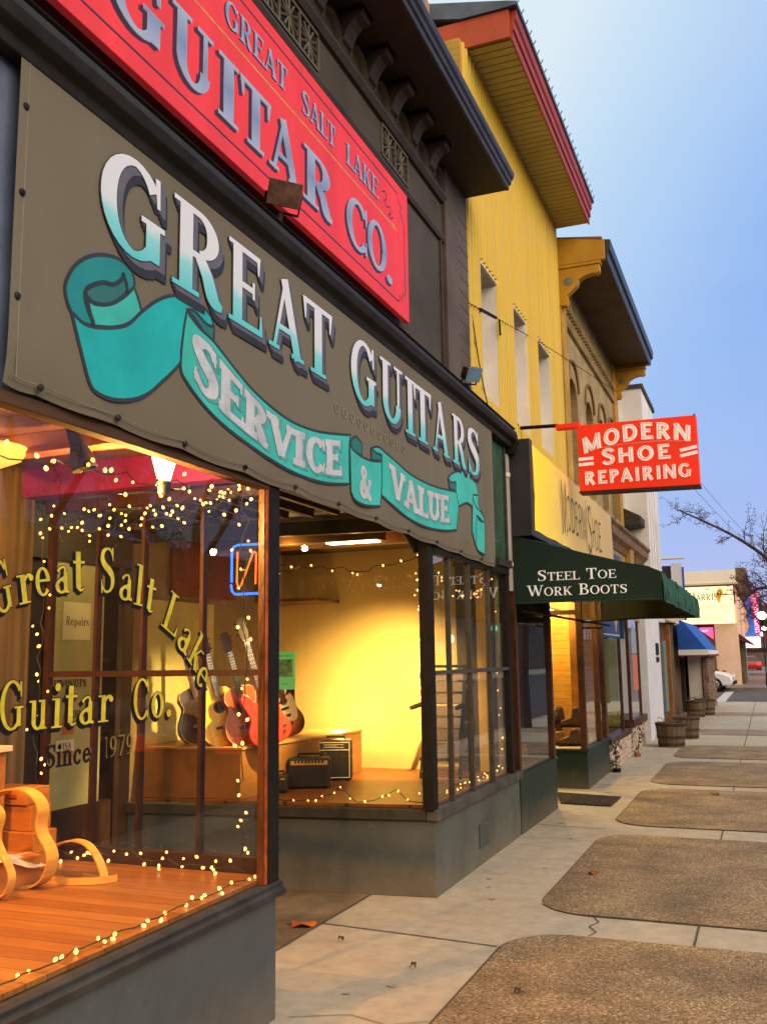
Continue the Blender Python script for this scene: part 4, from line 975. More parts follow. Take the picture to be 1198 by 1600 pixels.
def neck(t, z0, z1, head=True):
    MB().box(-.026, .026, -.075, -.05, z0, z1).build('neck', M_maple, t, local=True, bevel=.004)
    fb = MB().box(-.024, .024, -.082, -.0755, z0 - .06, z1).build('fretboard', M_rose, t, local=True)
    fr_ = MB()
    for i in range(14):
        z = z1 - (z1 - z0) * (1 - 2 ** (-i / 9.)) * 1.2
        if z > z0: fr_.box(-.0235, .0235, -.0835, -.0821, z - .001, z + .001)
    fr_.build('fret', M_chrome, fb, local=True)
    hd = slab([(-.027, z1), (.027, z1), (.04, z1 + .05), (.036, z1 + .17), (0, z1 + .185), (-.036, z1 + .17), (-.04, z1 + .05)], -.075, -.058).build('headstock', M_rose, t, local=True, bevel=.002)
    pg = MB()
    for s_ in (-1, 1):
        for i in range(3): pg.tube([(s_ * .035, -.066, z1 + .045 + i * .045), (s_ * .058, -.066, z1 + .045 + i * .045)], .006, 6)
    pg.build('tuning_peg', M_chrome, hd, local=True)
    st = MB()
    for i in range(6): st.tube([(-.018 + i * .0072, -.085, .15), (-.018 + i * .0072, -.086, z1)], .0006, 3)
    st.build('string', M_chrome, t, local=True)
def acoustic(loc, rot, top, label, s=1):
    t = thing('acoustic_guitar', label, 'guitar', loc, rot=rot); t.scale = (s, s, s)
    P = spl(HALF + [(-x, z) for x, z in HALF[::-1] if x > 0 and (x, z) != (.04, .50)] + [], 5) if False else spl([(x, z) for x, z in HALF] + [(-x, z) for x, z in HALF[:0:-1]], 4)
    slab(P, -.05, .05).build('body', top, t, local=True, bevel=.004)
    bind = MB(); Q = [(x * 1.0, -.052, z) for x, z in P]; bind.tube(Q + [Q[0]], .0035, 4)
    bind.build('binding', mat('binding', (.6, .5, .3), .4, .1, 5, 0) if 'binding' not in bpy.data.materials else bpy.data.materials['binding'], t, local=True)
    MB().lathe([(.001, -.0515), (.046, -.0515)], (0, 0, .33), 20, 'y').build('sound_hole', M_black, t, local=True)
    MB().lathe([(.047, -.0518), (.056, -.0518)], (0, 0, .33), 20, 'y').build('rosette', M_rose, t, local=True)
    MB().box(-.075, .075, -.062, -.0505, .145, .17).build('bridge', M_rose if 'yellow' in label else M_maple, t, local=True, bevel=.003)
    neck(t, .47, .80); return t
EL = [(0, 0), (.10, .005), (.165, .06), (.17, .14), (.13, .22), (.135, .29), (.155, .36), (.13, .405), (.10, .37), (.06, .335), (-.05, .335), (-.09, .39), (-.14, .42), (-.165, .36), (-.14, .27), (-.13, .21), (-.17, .13), (-.16, .05), (-.10, .005)]
def electric(loc, rot, top, guard, label):
    t = thing('electric_guitar', label, 'guitar', loc, rot=rot)
    slab(spl(EL, 4), -.06, -.015).build('body', top, t, local=True, bevel=.008)
    slab(spl([(.03, .12), (.10, .13), (.12, .22), (.10, .33), (.05, .33), (-.05, .33), (-.09, .36), (-.10, .28), (-.04, .2)], 3), -.0635, -.0605).build('pickguard', guard, t, local=True)
    for z in (.17, .23, .29): MB().box(-.04, .04, -.074, -.0637, z - .01, z + .01).build('pickup', M_black, t, local=True, bevel=.003)
    MB().box(-.04, .04, -.078, -.0607, .085, .115).build('bridge', M_chrome, t, local=True, bevel=.003)
    for x, z in ((.11, .07), (.125, .11)): MB().lathe([(.001, -.075), (.01, -.075), (.012, -.0607)], (x, 0, z), 10, 'y').build('knob', M_chrome, t, local=True)
    neck(t, .33, .80); return t
def gmat(n, c, c2=None, sc=2): return mat(n, c, .22, .3, sc, .05, c2=c2, spec=.7, stretch=(6, 1, 1))
def sunburst(n, cen, mid, edge):
    m = bpy.data.materials.new(n); m.use_nodes = True; nt = m.node_tree; N = nt.nodes; L = nt.links; p = N['Principled BSDF']
    tc = N.new('ShaderNodeTexCoord'); mp = N.new('ShaderNodeMapping'); mp.inputs['Location'].default_value = (-.5, 0, -.42); L.new(tc.outputs['Generated'], mp.inputs[0])
    mp.vector_type = 'POINT'; ml = N.new('ShaderNodeVectorMath'); ml.operation = 'MULTIPLY'; ml.inputs[1].default_value = (1, 0, 1); L.new(mp.outputs[0], ml.inputs[0])
    ln_ = N.new('ShaderNodeVectorMath'); ln_.operation = 'LENGTH'; L.new(ml.outputs[0], ln_.inputs[0])
    rp = N.new('ShaderNodeValToRGB'); e = rp.color_ramp.elements; e.new(.3); e[0].position = .12; e[0].color = (*cen, 1); e[1].position = .34; e[1].color = (*mid, 1); e[2].position = .5; e[2].color = (*edge, 1)
    L.new(ln_.outputs['Value'], rp.inputs[0]); L.new(rp.outputs[0], p.inputs['Base Color']); p.inputs['Roughness'].default_value = .2; return m
lean = R(-9)
acoustic((-1.95, 6.5, .97), (lean, R(-12), R(50)), gmat('dark_acoustic', (.05, .025, .012)), 'dark brown acoustic guitar leaning leftmost in the row, mostly in shadow', .86)
acoustic((-1.665, 6.36, .97), (lean, R(-12), R(54)), gmat('blond_acoustic', (.9, .56, .02)), 'pale yellow topped acoustic guitar leaning in the window row', .86)
acoustic((-1.49, 6.42, .97), (lean, R(-13), R(52)), gmat('mahogany_acoustic', (.45, .08, .014)), 'reddish mahogany acoustic guitar with light binding beside the yellow one', .88)
electric((-1.335, 6.46, .97), (lean, R(-14), R(54)), gmat('red_electric', (.65, .035, .01)), mat('red_guard', (.4, .03, .012), .3, .1, 5, 0), 'glossy red electric guitar just left of the window post')
electric((-1.56, 7.15, .967), (lean, R(-12), R(66)), sunburst('sunburst', (.8, .34, .03), (.30, .06, .01), (.03, .012, .008)), mat('cream_guard', (.72, .55, .25), .3, .1, 5, 0), 'sunburst electric guitar with cream pickguard standing on the wooden bench')
bench = thing('display_bench', 'long plain wooden display bench along the back of the window', 'bench', (-1.8, 7.2, .6))
M_bench = mat('bench_ply', (.5, .25, .07), .5, .35, 2.5, .15, 50, stretch=(1, .25, 1))
MB().prism([(-1.27, 8.02, .60), (-1.46, 6.22, .60), (-2.28, 6.12, .60), (-2.28, 8.02, .60)], (0, 0, .345)).build('base', mat('bench_ply_shaded', (.30, .125, .03), .5, .35, 2.5, .15, 50, stretch=(1, .25, 1)), bench)  # darker copy of the ply puts the front's shade into its colour
MB().prism([(-1.26, 8.03, .947), (-1.45, 6.21, .947), (-2.285, 6.11, .947), (-2.285, 8.03, .947)], (0, 0, .02)).build('top', M_bench, bench, bevel=.003)
# amplifiers
M_tolex = mat('black_tolex', (.016, .014, .014), .6, .3, 30, .5, 200); M_cream = mat('cream_piping', (.75, .65, .45), .5, .1, 5, 0); M_grille = mat('grille_cloth', (.022, .018, .018), .85, .4, 120, .4, 220)
def amp(loc, rz, w, h, dpt, label, plate):
    t = thing('guitar_amplifier', label, 'amplifier', loc, rot=(0, 0, rz)); k = dict(local=True)
    MB().box(-w / 2, w / 2, 0, dpt, 0.012, h).build('cabinet', M_tolex, t, bevel=.012, **k)
    hz = h * .76
    MB().box(-w / 2 + .025, w / 2 - .025, -.004, -.001, .035, hz - .02).build('grille', M_grille, t, **k)
    pp = MB(); r_ = .0035
    for a, b_ in (((-w / 2 + .018, .028), (w / 2 - .018, .028)), ((w / 2 - .018, .028), (w / 2 - .018, h - .018)), ((w / 2 - .018, h - .018), (-w / 2 + .018, h - .018)), ((-w / 2 + .018, h - .018), (-w / 2 + .018, .028)), ((-w / 2 + .018, hz), (w / 2 - .018, hz))):
        pp.tube([(a[0], -.004, a[1]), (b_[0], -.004, b_[1])], r_, 5)
    if plate == 'logo': pp.build('piping', M_cream, t, **k)
    else: MB().box(-w / 2 + .02, w / 2 - .02, -.006, -.001, h * .78, h - .02).build('control_panel', mat('gold_panel', (.6, .38, .12), .35, .2, 8, 0, metal=.4), t, bevel=.002, **k)
    kn = MB()
    if plate == 'logo':
        lg = Letters(lambda a, b_, d: (a, -.006 - d, b_)); lg.outline([(-.085, hz + .022), (.085, hz + .022), (.085, h - .035), (-.085, h - .035)], .004)
        lg.boxed([('V', -.075, -.04), ('O', -.04, -.005), ('X', -.005, .03)], hz + .03, h - .042, T=.2, t=.12, st=.1); lg.build('logo', M_cream, t, **{}) if False else lg.mb.build('logo', M_cream, t, local=True)
    else:
        for i in range(9): kn.lathe([(.001, -.016), (.008, -.016), (.01, -.006)], (-w / 2 + .06 + i * (w - .12) / 8, 0, h * .88), 8, 'y')
        kn.build('knob', M_black, t, **k)
    MB().tube([(-.09, dpt / 2, h), (-.085, dpt / 2, h + .025), (.085, dpt / 2, h + .025), (.09, dpt / 2, h)], .01, 6).build('handle', M_black, t, smooth=True, **k)
    ft = MB()
    for sx in (-1, 1):
        for y in (.04, dpt - .04): ft.lathe([(.001, 0), (.014, 0), (.016, .013)], (sx * (w / 2 - .04), y, 0), 8)
    ft.build('rubber_foot', M_black, t, **k)
    return t
amp((-1.24, 7.36, .597), R(20), .30, .33, .16, 'tall black combo amplifier with cream piping in front of the bench', 'logo')
amp((-1.22, 6.86, .597), R(24), .33, .235, .2, 'small black amplifier with a gold control panel on the window floor', 'panel')
amp((-1.38, 6.55, .597), R(24), .24, .13, .18, 'lowest dark amplifier box half hidden behind the window post', 'panel')
# neon sign, poster, notices
neon = thing('neon_sign', 'lit neon sign with blue border and orange letter N seen from behind', 'neon sign', (-1.42, 6.2, 2.05))
M_nb = emis('neon_blue', (.02, .16, 1), 3.2); M_no = emis('neon_orange', (1, .16, .01), 2.6)
def q(x, z): return (x, 6.22, z)
MB().tube([q(-1.2, 2.457), q(-1.50, 2.462), q(-1.535, 2.45), q(-1.55, 2.415), q(-1.55, 2.18)], .009, 8).build('border_tube', M_nb, neon, smooth=True)
MB().tube([q(-1.555, 2.165), q(-1.548, 2.115), q(-1.52, 2.09), q(-1.2, 2.09)], .009, 8).build('border_tube', M_nb, neon, smooth=True)
MB().tube([q(-1.50, 2.41), q(-1.505, 2.18), q(-1.49, 2.14), q(-1.47, 2.15), q(-1.37, 2.39), q(-1.355, 2.405), q(-1.34, 2.39), q(-1.345, 2.16)], .007, 8).build('letter_tube', M_no, neon, smooth=True)
MB().tube([q(-1.47, 2.27), q(-1.42, 2.27)], .006, 8).build('letter_tube', M_no, neon, smooth=True)
MB().box(-1.50, -1.1, 6.235, 6.245, 2.29, 2.30).box(-1.3, -1.29, 6.236, 6.246, 2.06, 2.49).tube([(-1.3, 6.24, 2.49), (-1.3, 6.24, 2.6)], .002, 4).build('carrier', M_black, neon)
pw = lambda a, b, d: (a, 6.13 + (a + 1.55) * .13 - .008 - d, b)
pos = thing('poster', 'green paper poster with a dark photo taped inside the entrance window', 'poster', (-1.08, 6.18, 1.38))
pm = Letters(pw); pm.area([(-1.23, 1.385), (-1.0, 1.385), (-1.0, 1.655), (-1.23, 1.655)]); pm.build('sheet', mat('green_paper', (.10, .50, .17), .7, .06, 4, 0, emit=.12), pos)
pm = Letters(pw); pm.layer(.001); pm.area([(-1.225, 1.475), (-1.02, 1.475), (-1.02, 1.60), (-1.225, 1.60)]); pm.build('photo', mat('poster_photo', (.10, .26, .12), .7, .5, 22, 0, c2=(.012, .03, .015)), pos)
pm = Letters(pw); pm.layer(.001)
for i in range(16): pm.stroke([(-1.22 + i * .0125, 1.625), (-1.213 + i * .0125, 1.625)], [.008, .008], lambda x, y: (x, y))
for i in range(5): pm.stroke([(-1.10 + i * .011, 1.425), (-1.093 + i * .011, 1.425)], [.006, .006], lambda x, y: (x, y))
pm.build('print', mat('poster_ink', (.03, .14, .05), .7, .2, 5, 0), pos)
ppeg = lambda a, b, d: (-2.337 + d, a * 1.118, 1.6 + (b - 1.6) * 1.118)
nt_ = thing('paper_notice', 'white paper notice reading Repairs pinned to the pegboard', 'notice', (-1.857, 4.85, 1.75))
pm = Letters(ppeg); pm.area([(4.74, 1.74), (5.0, 1.74), (5.0, 1.975), (4.74, 1.975)]); pm.build('sheet', mat('notice_paper', (.72, .66, .45), .7, .06, 4, 0), nt_)
pm = Letters(ppeg); pm.layer(.001); pm.line('Repairs', 4.765, 4.985, 1.83, 1.885, **GF); pm.build('lettering', M_rose, nt_)
nt_ = thing('door_lettering', 'dark painted words Purveyors of Fine Acoustic low on the pegboard panel', 'lettering', (-1.857, 4.8, 1.4))
pm = Letters(ppeg); pm.layer(.001); pm.line('Purveyors', 4.60, 4.98, 1.45, 1.52, .02, **GF); pm.line('of', 4.77, 4.83, 1.35, 1.41, .02, **GF); pm.line('Fine', 4.60, 4.74, 1.26, 1.33, .02, **GF); pm.line('Acoustic', 4.77, 5.05, 1.26, 1.33, .02, **GF)
pm.build('lettering', M_rose, nt_)
nt_ = thing('card_sticker', 'small white and orange VISA card sticker on the entrance panel', 'sticker', (-1.857, 4.74, 1.0))
pm = Letters(ppeg); pm.area([(4.72, 1.02), (4.88, 1.02), (4.88, 1.13), (4.72, 1.13)]); pm.build('sheet', M_cream, nt_)
pm = Letters(ppeg); pm.layer(.001); pm.area([(4.725, 1.022), (4.875, 1.022), (4.875, 1.06), (4.725, 1.06)]); pm.build('stripe', mat('orange_stripe', (.6, .14, .03), .6, .1, 4, 0), nt_)
pm = Letters(ppeg); pm.layer(.001); pm.line('VISA', 4.745, 4.855, 1.075, 1.115, T=.22, t=.1, st=0); pm.build('lettering', mat('visa_blue', (.05, .06, .2), .6, .1, 4, 0), nt_)
tag((lambda m: m.build('sticker', mat('red_sticker', (.55, .12, .05), .6, .2, 6, 0)))(MB().box(-2.339, -2.3375, 5.33, 5.45, 1.11, 1.21)), 'small red and orange sticker above the card sticker', 'sticker')
# bent guitar rims, cabinet and cloth at the left of the big window
M_rim = mat('bent_maple', (.82, .42, .08), .35, .2, 5, .1, 60, stretch=(1, 1, 6))
def bent(P, wid, label, loc=None, dirv=(0, 1, 0), n=6):
    P3 = cr([tuple(p) for p in P], n); dv = Vector(dirv) * wid; mb = MB(); th = .004
    vs = []; m = len(P3)
    for i, p in enumerate(P3):
        a = Vector(P3[max(i - 1, 0)]); c_ = Vector(P3[min(i + 1, m - 1)]); nrm = (c_ - a).cross(dv).normalized() * th
        p = Vector(p); vs += [p + nrm, p + nrm + dv, p - nrm + dv, p - nrm]
    fs = [(i * 4 + k, i * 4 + (k + 1) % 4, i * 4 + 4 + (k + 1) % 4, i * 4 + 4 + k) for i in range(m - 1) for k in range(4)] + [(0, 1, 2, 3), tuple((m - 1) * 4 + k for k in (3, 2, 1, 0))]
    mb.add(vs, fs); o = mb.build('bent_guitar_side', M_rim, smooth=True); return tag(o, label, 'guitar side')
Yr = 3.0
bent([(-1.2, 3.45, .97), (-1.13, 3.45, 1.01), (-1.068, 3.45, 1.035), (-.976, 3.45, 1.04), (-.902, 3.45, 1.01), (-.868, 3.45, .958), (-.875, 3.45, .895), (-.866, 3.45, .855), (-.817, 3.45, .79), (-.807, 3.45, .735), (-.832, 3.45, .672), (-.885, 3.45, .635), (-.95, 3.45, .624), (-1.15, 3.45, .624)], .06, 'bent guitar side standing on edge, the larger bright curved band', dirv=(.2, 1, 0))
bent([(-1.1, 3.25, .99), (-1.03, 3.25, 1.01), (-.973, 3.25, 1.012), (-.918, 3.25, .99), (-.90, 3.25, .95), (-.918, 3.25, .875), (-.89, 3.25, .815), (-.842, 3.25, .75), (-.83, 3.25, .70), (-.86, 3.25, .645), (-.93, 3.25, .624), (-1.1, 3.25, .624)], .035, 'bent guitar side standing nearest the glass, a darker thin band', dirv=(.2, 1, 0))
bent([(-1.3, 3.68, .69), (-1.175, 3.68, .71), (-1.046, 3.68, .724), (-.951, 3.68, .767), (-.864, 3.68, .787), (-.786, 3.68, .768), (-.723, 3.68, .70), (-.692, 3.68, .622)], .04, 'bent wooden strip arching low over the window floor', dirv=(.25, 1, 0))
bent([(-1.1, 3.62, .622), (-.95, 3.57, .622), (-.8, 3.57, .622), (-.68, 3.62, .622), (-.62, 3.7, .622)], .03, 'thin curved strip lying flat on the window floor', dirv=(0, 0, 1))
cab = thing('wooden_drawer_box', 'orange wooden box with drawer fronts behind the bent guitar sides', 'wooden box', (-1.3, 3.8, .62))
M_cab = mat('orange_pine', (.55, .2, .035), .45, .25, 3, .1, 50, stretch=(1, 1, 8))
MB().box(-1.44, -1.12, 3.72, 3.88, .622, .80).build('lower_case', M_cab, cab, bevel=.004); MB().box(-1.44, -1.16, 3.74, 3.88, .802, .92).build('upper_case', M_cab, cab, bevel=.004); MB().box(-1.44, -1.18, 3.73, 3.89, .922, 1.0).build('top', M_cab, cab, bevel=.004)
MB().box(-1.32, -1.24, 3.722, 3.729, .955, .975).build('drawer_pull', mat('red_pull', (.4, .05, .02), .5, .2, 5, 0), cab, bevel=.003)
ped = thing('corner_stand', 'pale wooden stand with a cream top at the far left of the window', 'stand', (-1.4, 3.4, .62))
MB().box(-1.445, -1.25, 3.2, 3.66, .621, 1.18).build('case', mat('stand_wood', (.4, .17, .05), .5, .3, 4, .1), ped, bevel=.004); MB().box(-1.447, -1.23, 3.18, 3.68, 1.182, 1.21).build('top', M_cream, ped, bevel=.004); MB().box(-1.2495, -1.245, 3.45, 3.58, 1.05, 1.1).build('slot', M_black, ped)
cl = MB()
for i in range(9):
    for j in range(7):
        x, y = -1.2 + i * .036, 3.3 + j * .05; cl.v.append((x, y, .80 - abs(i - 4) * .012 - j * .01 + .012 * math.sin(i * 1.7 + j))); cl.a.append(0)
for i in range(8):
    for j in range(6): a = i * 7 + j; cl.f.append((a, a + 7, a + 8, a + 1))
cb_ = thing('cloth_covered_crate', 'low crate draped with a white cloth at the far left of the window', 'crate', (-1.06, 3.45, .62)); MB().box(-1.17, -.95, 3.33, 3.58, .622, .745).build('crate', M_cab, cb_, bevel=.004); cl.build('cloth', mat('white_cloth', (.6, .56, .55), .8, .1, 6, .2), cb_, smooth=2)
# leaning padded lounger in the small-paned window
gb = thing('folding_chair', 'dark folded slatted chair leaning in the small paned window', 'chair', (-.5, 8.0, .6))
fm = MB(); 
for x in (-.62, -.28): fm.tube([(x + .02, 7.72, .602), (x - .01, 7.98, 1.25), (x - .03, 8.1, 1.52)], .016, 6)
for z in (.75, 1.52): y = 7.72 + (z - .6) * .41; fm.tube([(-.63, y, z), (-.28, y, z)], .014, 6)
fm.tube([(-.66, 7.68, 1.18), (-.66, 7.95, 1.2)], .02, 6); fm.tube([(-.26, 7.68, 1.18), (-.26, 7.95, 1.2)], .02, 6)
fm.build('frame', M_black, gb, smooth=True)
sm = MB()
for i in range(7): z = .8 + i * .1; y = 7.72 + (z - .6) * .41; sm.prism([(-.60, y - .012, z), (-.30, y - .012, z), (-.30, y + .025, z + .085), (-.60, y + .025, z + .085)], (0, .014, -.004))
sm.build('slats', mat('dark_slats', (.055, .028, .018), .5, .3, 5, .1), gb, bevel=.004)
# lamps inside
def spot(loc, rot, label):
    t = thing('track_spotlight', label, 'spotlight', loc, rot=rot); k = dict(local=True)
    MB().lathe([(.001, .10), (.03, .10), (.034, .02), (.05, -.03), (.055, -.09), (.05, -.09), (.044, -.03), (.001, -.02)], (0, 0, 0), 14).build('can', M_black, t, smooth=True, **k)
    MB().tube([(0, 0, .10), (0, 0, .2)], .008, 6).build('stem', M_black, t, **k); return t
spot((-.50, 3.2, 2.50), (R(10), R(-14), 0), 'small black spotlight can hanging under the boarded ceiling'); spot((-.82, 2.6, 2.50), (R(-15), R(20), 0), 'black spotlight can at the far left of the ceiling')
lm = thing('ceiling_lamp', 'bright white glass lamp hanging near the top of the big window', 'lamp', (-.22, 3.42, 2.45))
M_hot = emis('hot_lamp', (1, .80, .42), 9)
MB().lathe([(.028, -.04), (.038, 0), (.052, .05), (.055, .08), (.001, .08)], (-.22, 3.42, 2.42), 16).build('lamp_shade', M_hot, lm, smooth=True); MB().lathe([(.001, -.11), (.022, -.10), (.034, -.05), (.024, -.042), (.001, -.042)], (-.22, 3.42, 2.42), 14).build('holder', mat('green_holder', (.02, .03, .015), .5, .3, 6, 0), lm, smooth=True)
MB().tube([(-.22, 3.42, 2.50), (-.22, 3.42, 2.64)], .006, 6).build('cord', M_black, lm)
lm2 = thing('dish_lamp', 'round glowing dish lamp under the ceiling at the left edge', 'lamp', (-1.0, 3.25, 2.58))
MB().lathe([(.001, 0), (.06, .005), (.14, .04), (.17, .09), (.165, .095), (.1, .05), (.001, .03)], (-1.02, 3.22, 2.47), 20).build('dish', emis('dish_glow', (1, .42, .09), 1.3), lm2, smooth=True); MB().sphere((-1.06, 3.16, 2.53), .045).build('bulb', M_hot, lm2, smooth=True); MB().tube([(-1.02, 3.22, 2.5), (-1.02, 3.22, 2.63)], .012, 6).build('stem', M_black, lm2)
fl = thing('ceiling_tube_light', 'lit strip light on the ceiling of the right hand bay', 'strip light', (-.7, 6.9, 2.5))
MB().box(-1.75, -.52, 6.66, 6.80, 2.50, 2.58).build('tray', mat('tray', (.16, .08, .02), .5, .1, 4, 0), fl, bevel=.004); MB().box(-.98, -.56, 6.675, 6.785, 2.49, 2.499).build('tube', M_hot, fl)
cp = thing('uplight', 'small lamp hidden behind the bench lighting the cream wall', 'lamp', (-1.62, 8.18, .6))
MB().lathe([(.001, .6), (.07, .6), (.07, .62), (.012, .64), (.012, .70), (.04, .72), (.06, .80), (.055, .80), (.001, .74)], (-1.62, 8.18, 0), 14).build('base', M_black, cp, smooth=True); MB().sphere((-1.62, 8.18, .80), .04).build('bulb', M_hot, cp, smooth=True)
def light(name, loc, e, c, r=.06):
    l = bpy.data.lights.new(name, 'POINT'); l.energy = e; l.color = c; l.shadow_soft_size = r
    o = bpy.data.objects.new(name, l); o.location = loc; C.objects.link(o); return o
light('ceiling_lamp_light', (-.3, 3.3, 2.30), 85, (1, .45, .10), .02)
light('dish_lamp_light', (-.85, 2.5, 2.42), 240, (1, .43, .085), .03)
light('dish_lamp_light', (-1.05, 3.12, 2.54), 6, (1, .5, .16), .02)
light('uplight_light', (-1.42, 7.9, 1.06), 30, (1, .70, .2), .03)
sl0 = bpy.data.lights.new('wall_wash', 'SPOT'); sl0.energy = 1500; sl0.color = (1, .66, .2); sl0.spot_size = R(60); sl0.spot_blend = 1; sl0.shadow_soft_size = .03  # spot and its can are added to pool light on the cream wall
so0 = bpy.data.objects.new('wall_wash', sl0); C.objects.link(so0); so0.location = (-.2, 6.72, 2.36); so0.rotation_euler = (Vector((-.2, 6.72, 2.36)) - Vector((-1.2, 8.34, 1.0))).to_track_quat('Z', 'Y').to_euler()
spot((-.16, 6.68, 2.42), (R(40), R(20), 0), 'added black spotlight can for the wall wash in the right hand bay')
light('tube_light', (-.75, 6.74, 2.46), 6, (1, .55, .12), .02)
light('store_light', (-1.9, 5.3, 2.5), 10, (1, .75, .28), .03); light('entry_spill', (-1.2, 4.9, 2.56), 5, (1, .72, .25), .03)
light('bench_light', (-1.3, 6.62, 2.44), 5, (1, .58, .16), .02)
sl1 = bpy.data.lights.new('guitar_spot', 'SPOT'); sl1.energy = 1000; sl1.color = (1, .66, .2); sl1.spot_size = R(44); sl1.spot_blend = .8; sl1.shadow_soft_size = .03  # spot and its can are added to brighten the guitar row
so1 = bpy.data.objects.new('guitar_spot', sl1); C.objects.link(so1); so1.location = (-.3, 6.52, 2.38); so1.rotation_euler = (Vector((-.3, 6.52, 2.38)) - Vector((-1.75, 6.5, 1.2))).to_track_quat('Z', 'Y').to_euler()
spot((-.2, 6.5, 2.46), (0, R(-40), 0), 'added black spotlight can aimed at the guitars in the right hand bay')
# ------------------------------------------------------------------ SHOE REPAIR BUILDING (yellow)
W = -.39
sh = thing('shoe_shop', 'yellow ribbed metal clad building with red edged eaves above a shoe repair shop', 'shop', (0, 11, 0))
M_yel = mat('yellow_siding', (.74, .55, .07), .45, .07, 1.2, .1, 60, grime=.16, stretch=(1, 2.5, .12))
M_white = mat('white_board', (.80, .80, .84), .6, .08, 3, .15, grime=.12)
wins = [(9.20, 9.96), (10.66, 11.34), (12.02, 12.78)]
wz0, wz1 = 4.30, 5.75
wm = MB(); ys = [8.72] + [v for w_ in wins for v in w_] + [13.60]
for i in range(0, len(ys), 2): wm.box(W - .35, W, ys[i], ys[i + 1], 3.6, 8.0)
for a, b_ in wins: wm.box(W - .35, W, a, b_, 3.6, wz0); wm.box(W - .35, W, a, b_, wz1, 8.0)
sw = wm.build('upper_wall', M_yel, sh)
rb_ = MB(); y = 8.80
while y < 13.55:
    z0s = [(3.62, 7.99)]
    for a, b_ in wins:
        if a - .035 < y < b_ + .0: z0s = [(3.62, wz0 - .03), (wz1 + .03, 7.99)]
    for z0, z1 in z0s: rb_.prism([(W + .001, y - .03, z0), (W + .042, y - .014, z0), (W + .042, y + .014, z0), (W + .001, y + .03, z0)], (0, 0, z1 - z0))
    y += .118
rb_.build('siding_ribs', M_yel, sh)
for a, b_ in wins:
    fo = MB().box(W - .002, W + .012, a - .022, a, wz0 - .02, wz1 + .022).box(W - .002, W + .012, a, b_, wz1, wz1 + .022).box(W - .002, W + .012, b_, b_ + .022, wz0 - .02, wz1 + .022).build('window_trim', M_white, sh)
    MB().box(W - .34, W - .003, b_ - .02, b_ - .001, wz0, wz1 - .02).build('jamb', M_white, fo)
    MB().box(W - .34, W - .003, a + .001, b_ - .021, wz1 - .018, wz1 - .001).build('window_soffit', mat('grey_soffit', (.3, .27, .22), .7, .2, 4, .1) if 'grey_soffit' not in bpy.data.materials else bpy.data.materials['grey_soffit'], fo)
    MB().box(W - .36, W - .341, a, b_ - .021, wz0, wz1 - .02).build('blank_panel', M_white, fo)
MB().box(W - 6, W - .352, 8.73, 13.6, 3.6, 8.6).build('body', brickm('pink_bricks', (.46, .30, .22), (.38, .24, .17), (.4, .32, .26), axis='XZ'), sh)
MB().box(W - .36, W + .02, 8.70, 8.79, 6.7, 7.99).build('corner_pier', brickm('yellow_bricks', (.55, .33, .05), (.5, .29, .04), (.4, .26, .08)), sh)
M_eave = mat('olive_soffit', (.52, .45, .22), .6, .12, 1.5, .1); 
ev = MB(); n = 40
for i in range(n): a = 8.96 + i * (13.60 - 8.96) / n; ev.box(W, .12, a + .008, a + (13.60 - 8.96) / n - .008, 8.0, 8.02)
ev.build('eave_boards', M_eave, sh); bx(W, .12, 8.96, 13.60, 8.021, 8.05).build('eave_deck', M_trim, sh)
M_red = mat('red_fascia', (.36, .045, .02), .5, .15, 3, .1)
fp = [(.12, 7.985), (.137, 7.985), (.14, 8.09), (.16, 8.10), (.16, 8.20), (.18, 8.22), (.19, 8.32), (.12, 8.32)]
MB().sweep(fp, 8.94, 13.62).build('fascia', M_red, sh); MB().sweep([(-2.5, 8.0), (.118, 8.0), (.118, 8.32), (-2.5, 8.32)], 8.90, 8.938).build('fascia', mat('red_fascia_end', (.5, .08, .02), .5, .15, 3, .1), sh)
MB().sweep([(.10, 8.325), (.21, 8.33), (.215, 8.365), (.1, 8.40), (-6, 9.9), (-6, 9.8), (-.4, 8.33)], 8.87, 13.66).build('roof', mat('slate_roof', (.10, .14, .20), .4, .3, 3, .3), sh)
sp_ = MB()
for i in range(26): a = 8.92 + i * .187; sp_.tube([(.2, a, 8.36), (.235, a, 8.42)], .006, 4)
sp_.build('snow_clips', M_black, sh)
# storefront
M_green = mat('dark_green_paint', (.012, .036, .027), .55, .25, 3, .45, 50, grime=.4, chips=(.06, .09, .07), foot=.5)
M_bpost = mat('brown_metal', (.10, .04, .018), .4, .4, 5, .15, 50, metal=.2)
M_spost = mat('orange_wood', (.34, .15, .03), .5, .3, 5, .1)
bx(-1.3, 0, 8.735, 10.33, 0, .50).build('bulkhead', M_green, sh, bevel=.006); bx(-1.3, .015, 8.735, 10.345, .501, .53).build('sill', M_green, sh, bevel=.004)
MB().prism([(.06, 11.86, 0), (.04, 13.68, 0), (-1.3, 13.68, 0), (-1.3, 11.86, 0)], (0, 0, .44)).build('bulkhead', M_green, sh, bevel=.006); bx(-1.3, .075, 11.845, 13.69, .441, .47).build('sill', M_green, sh, bevel=.004)
sp1 = MB().box(-.07, .0, 8.735, 8.80, .531, 2.8).box(-.06, .0, 10.23, 10.31, .531, 2.8).box(-.06, -.002, 8.801, 10.229, 2.18, 2.25).box(-1.28, -1.22, 10.24, 10.31, .531, 2.8).build('display_window', M_bpost, sh)
MB().poly([(-.03, 8.8, .531), (-.03, 10.23, .531), (-.03, 10.23, 2.18), (-.03, 8.8, 2.18)]).build('pane', M_glass2, sp1)
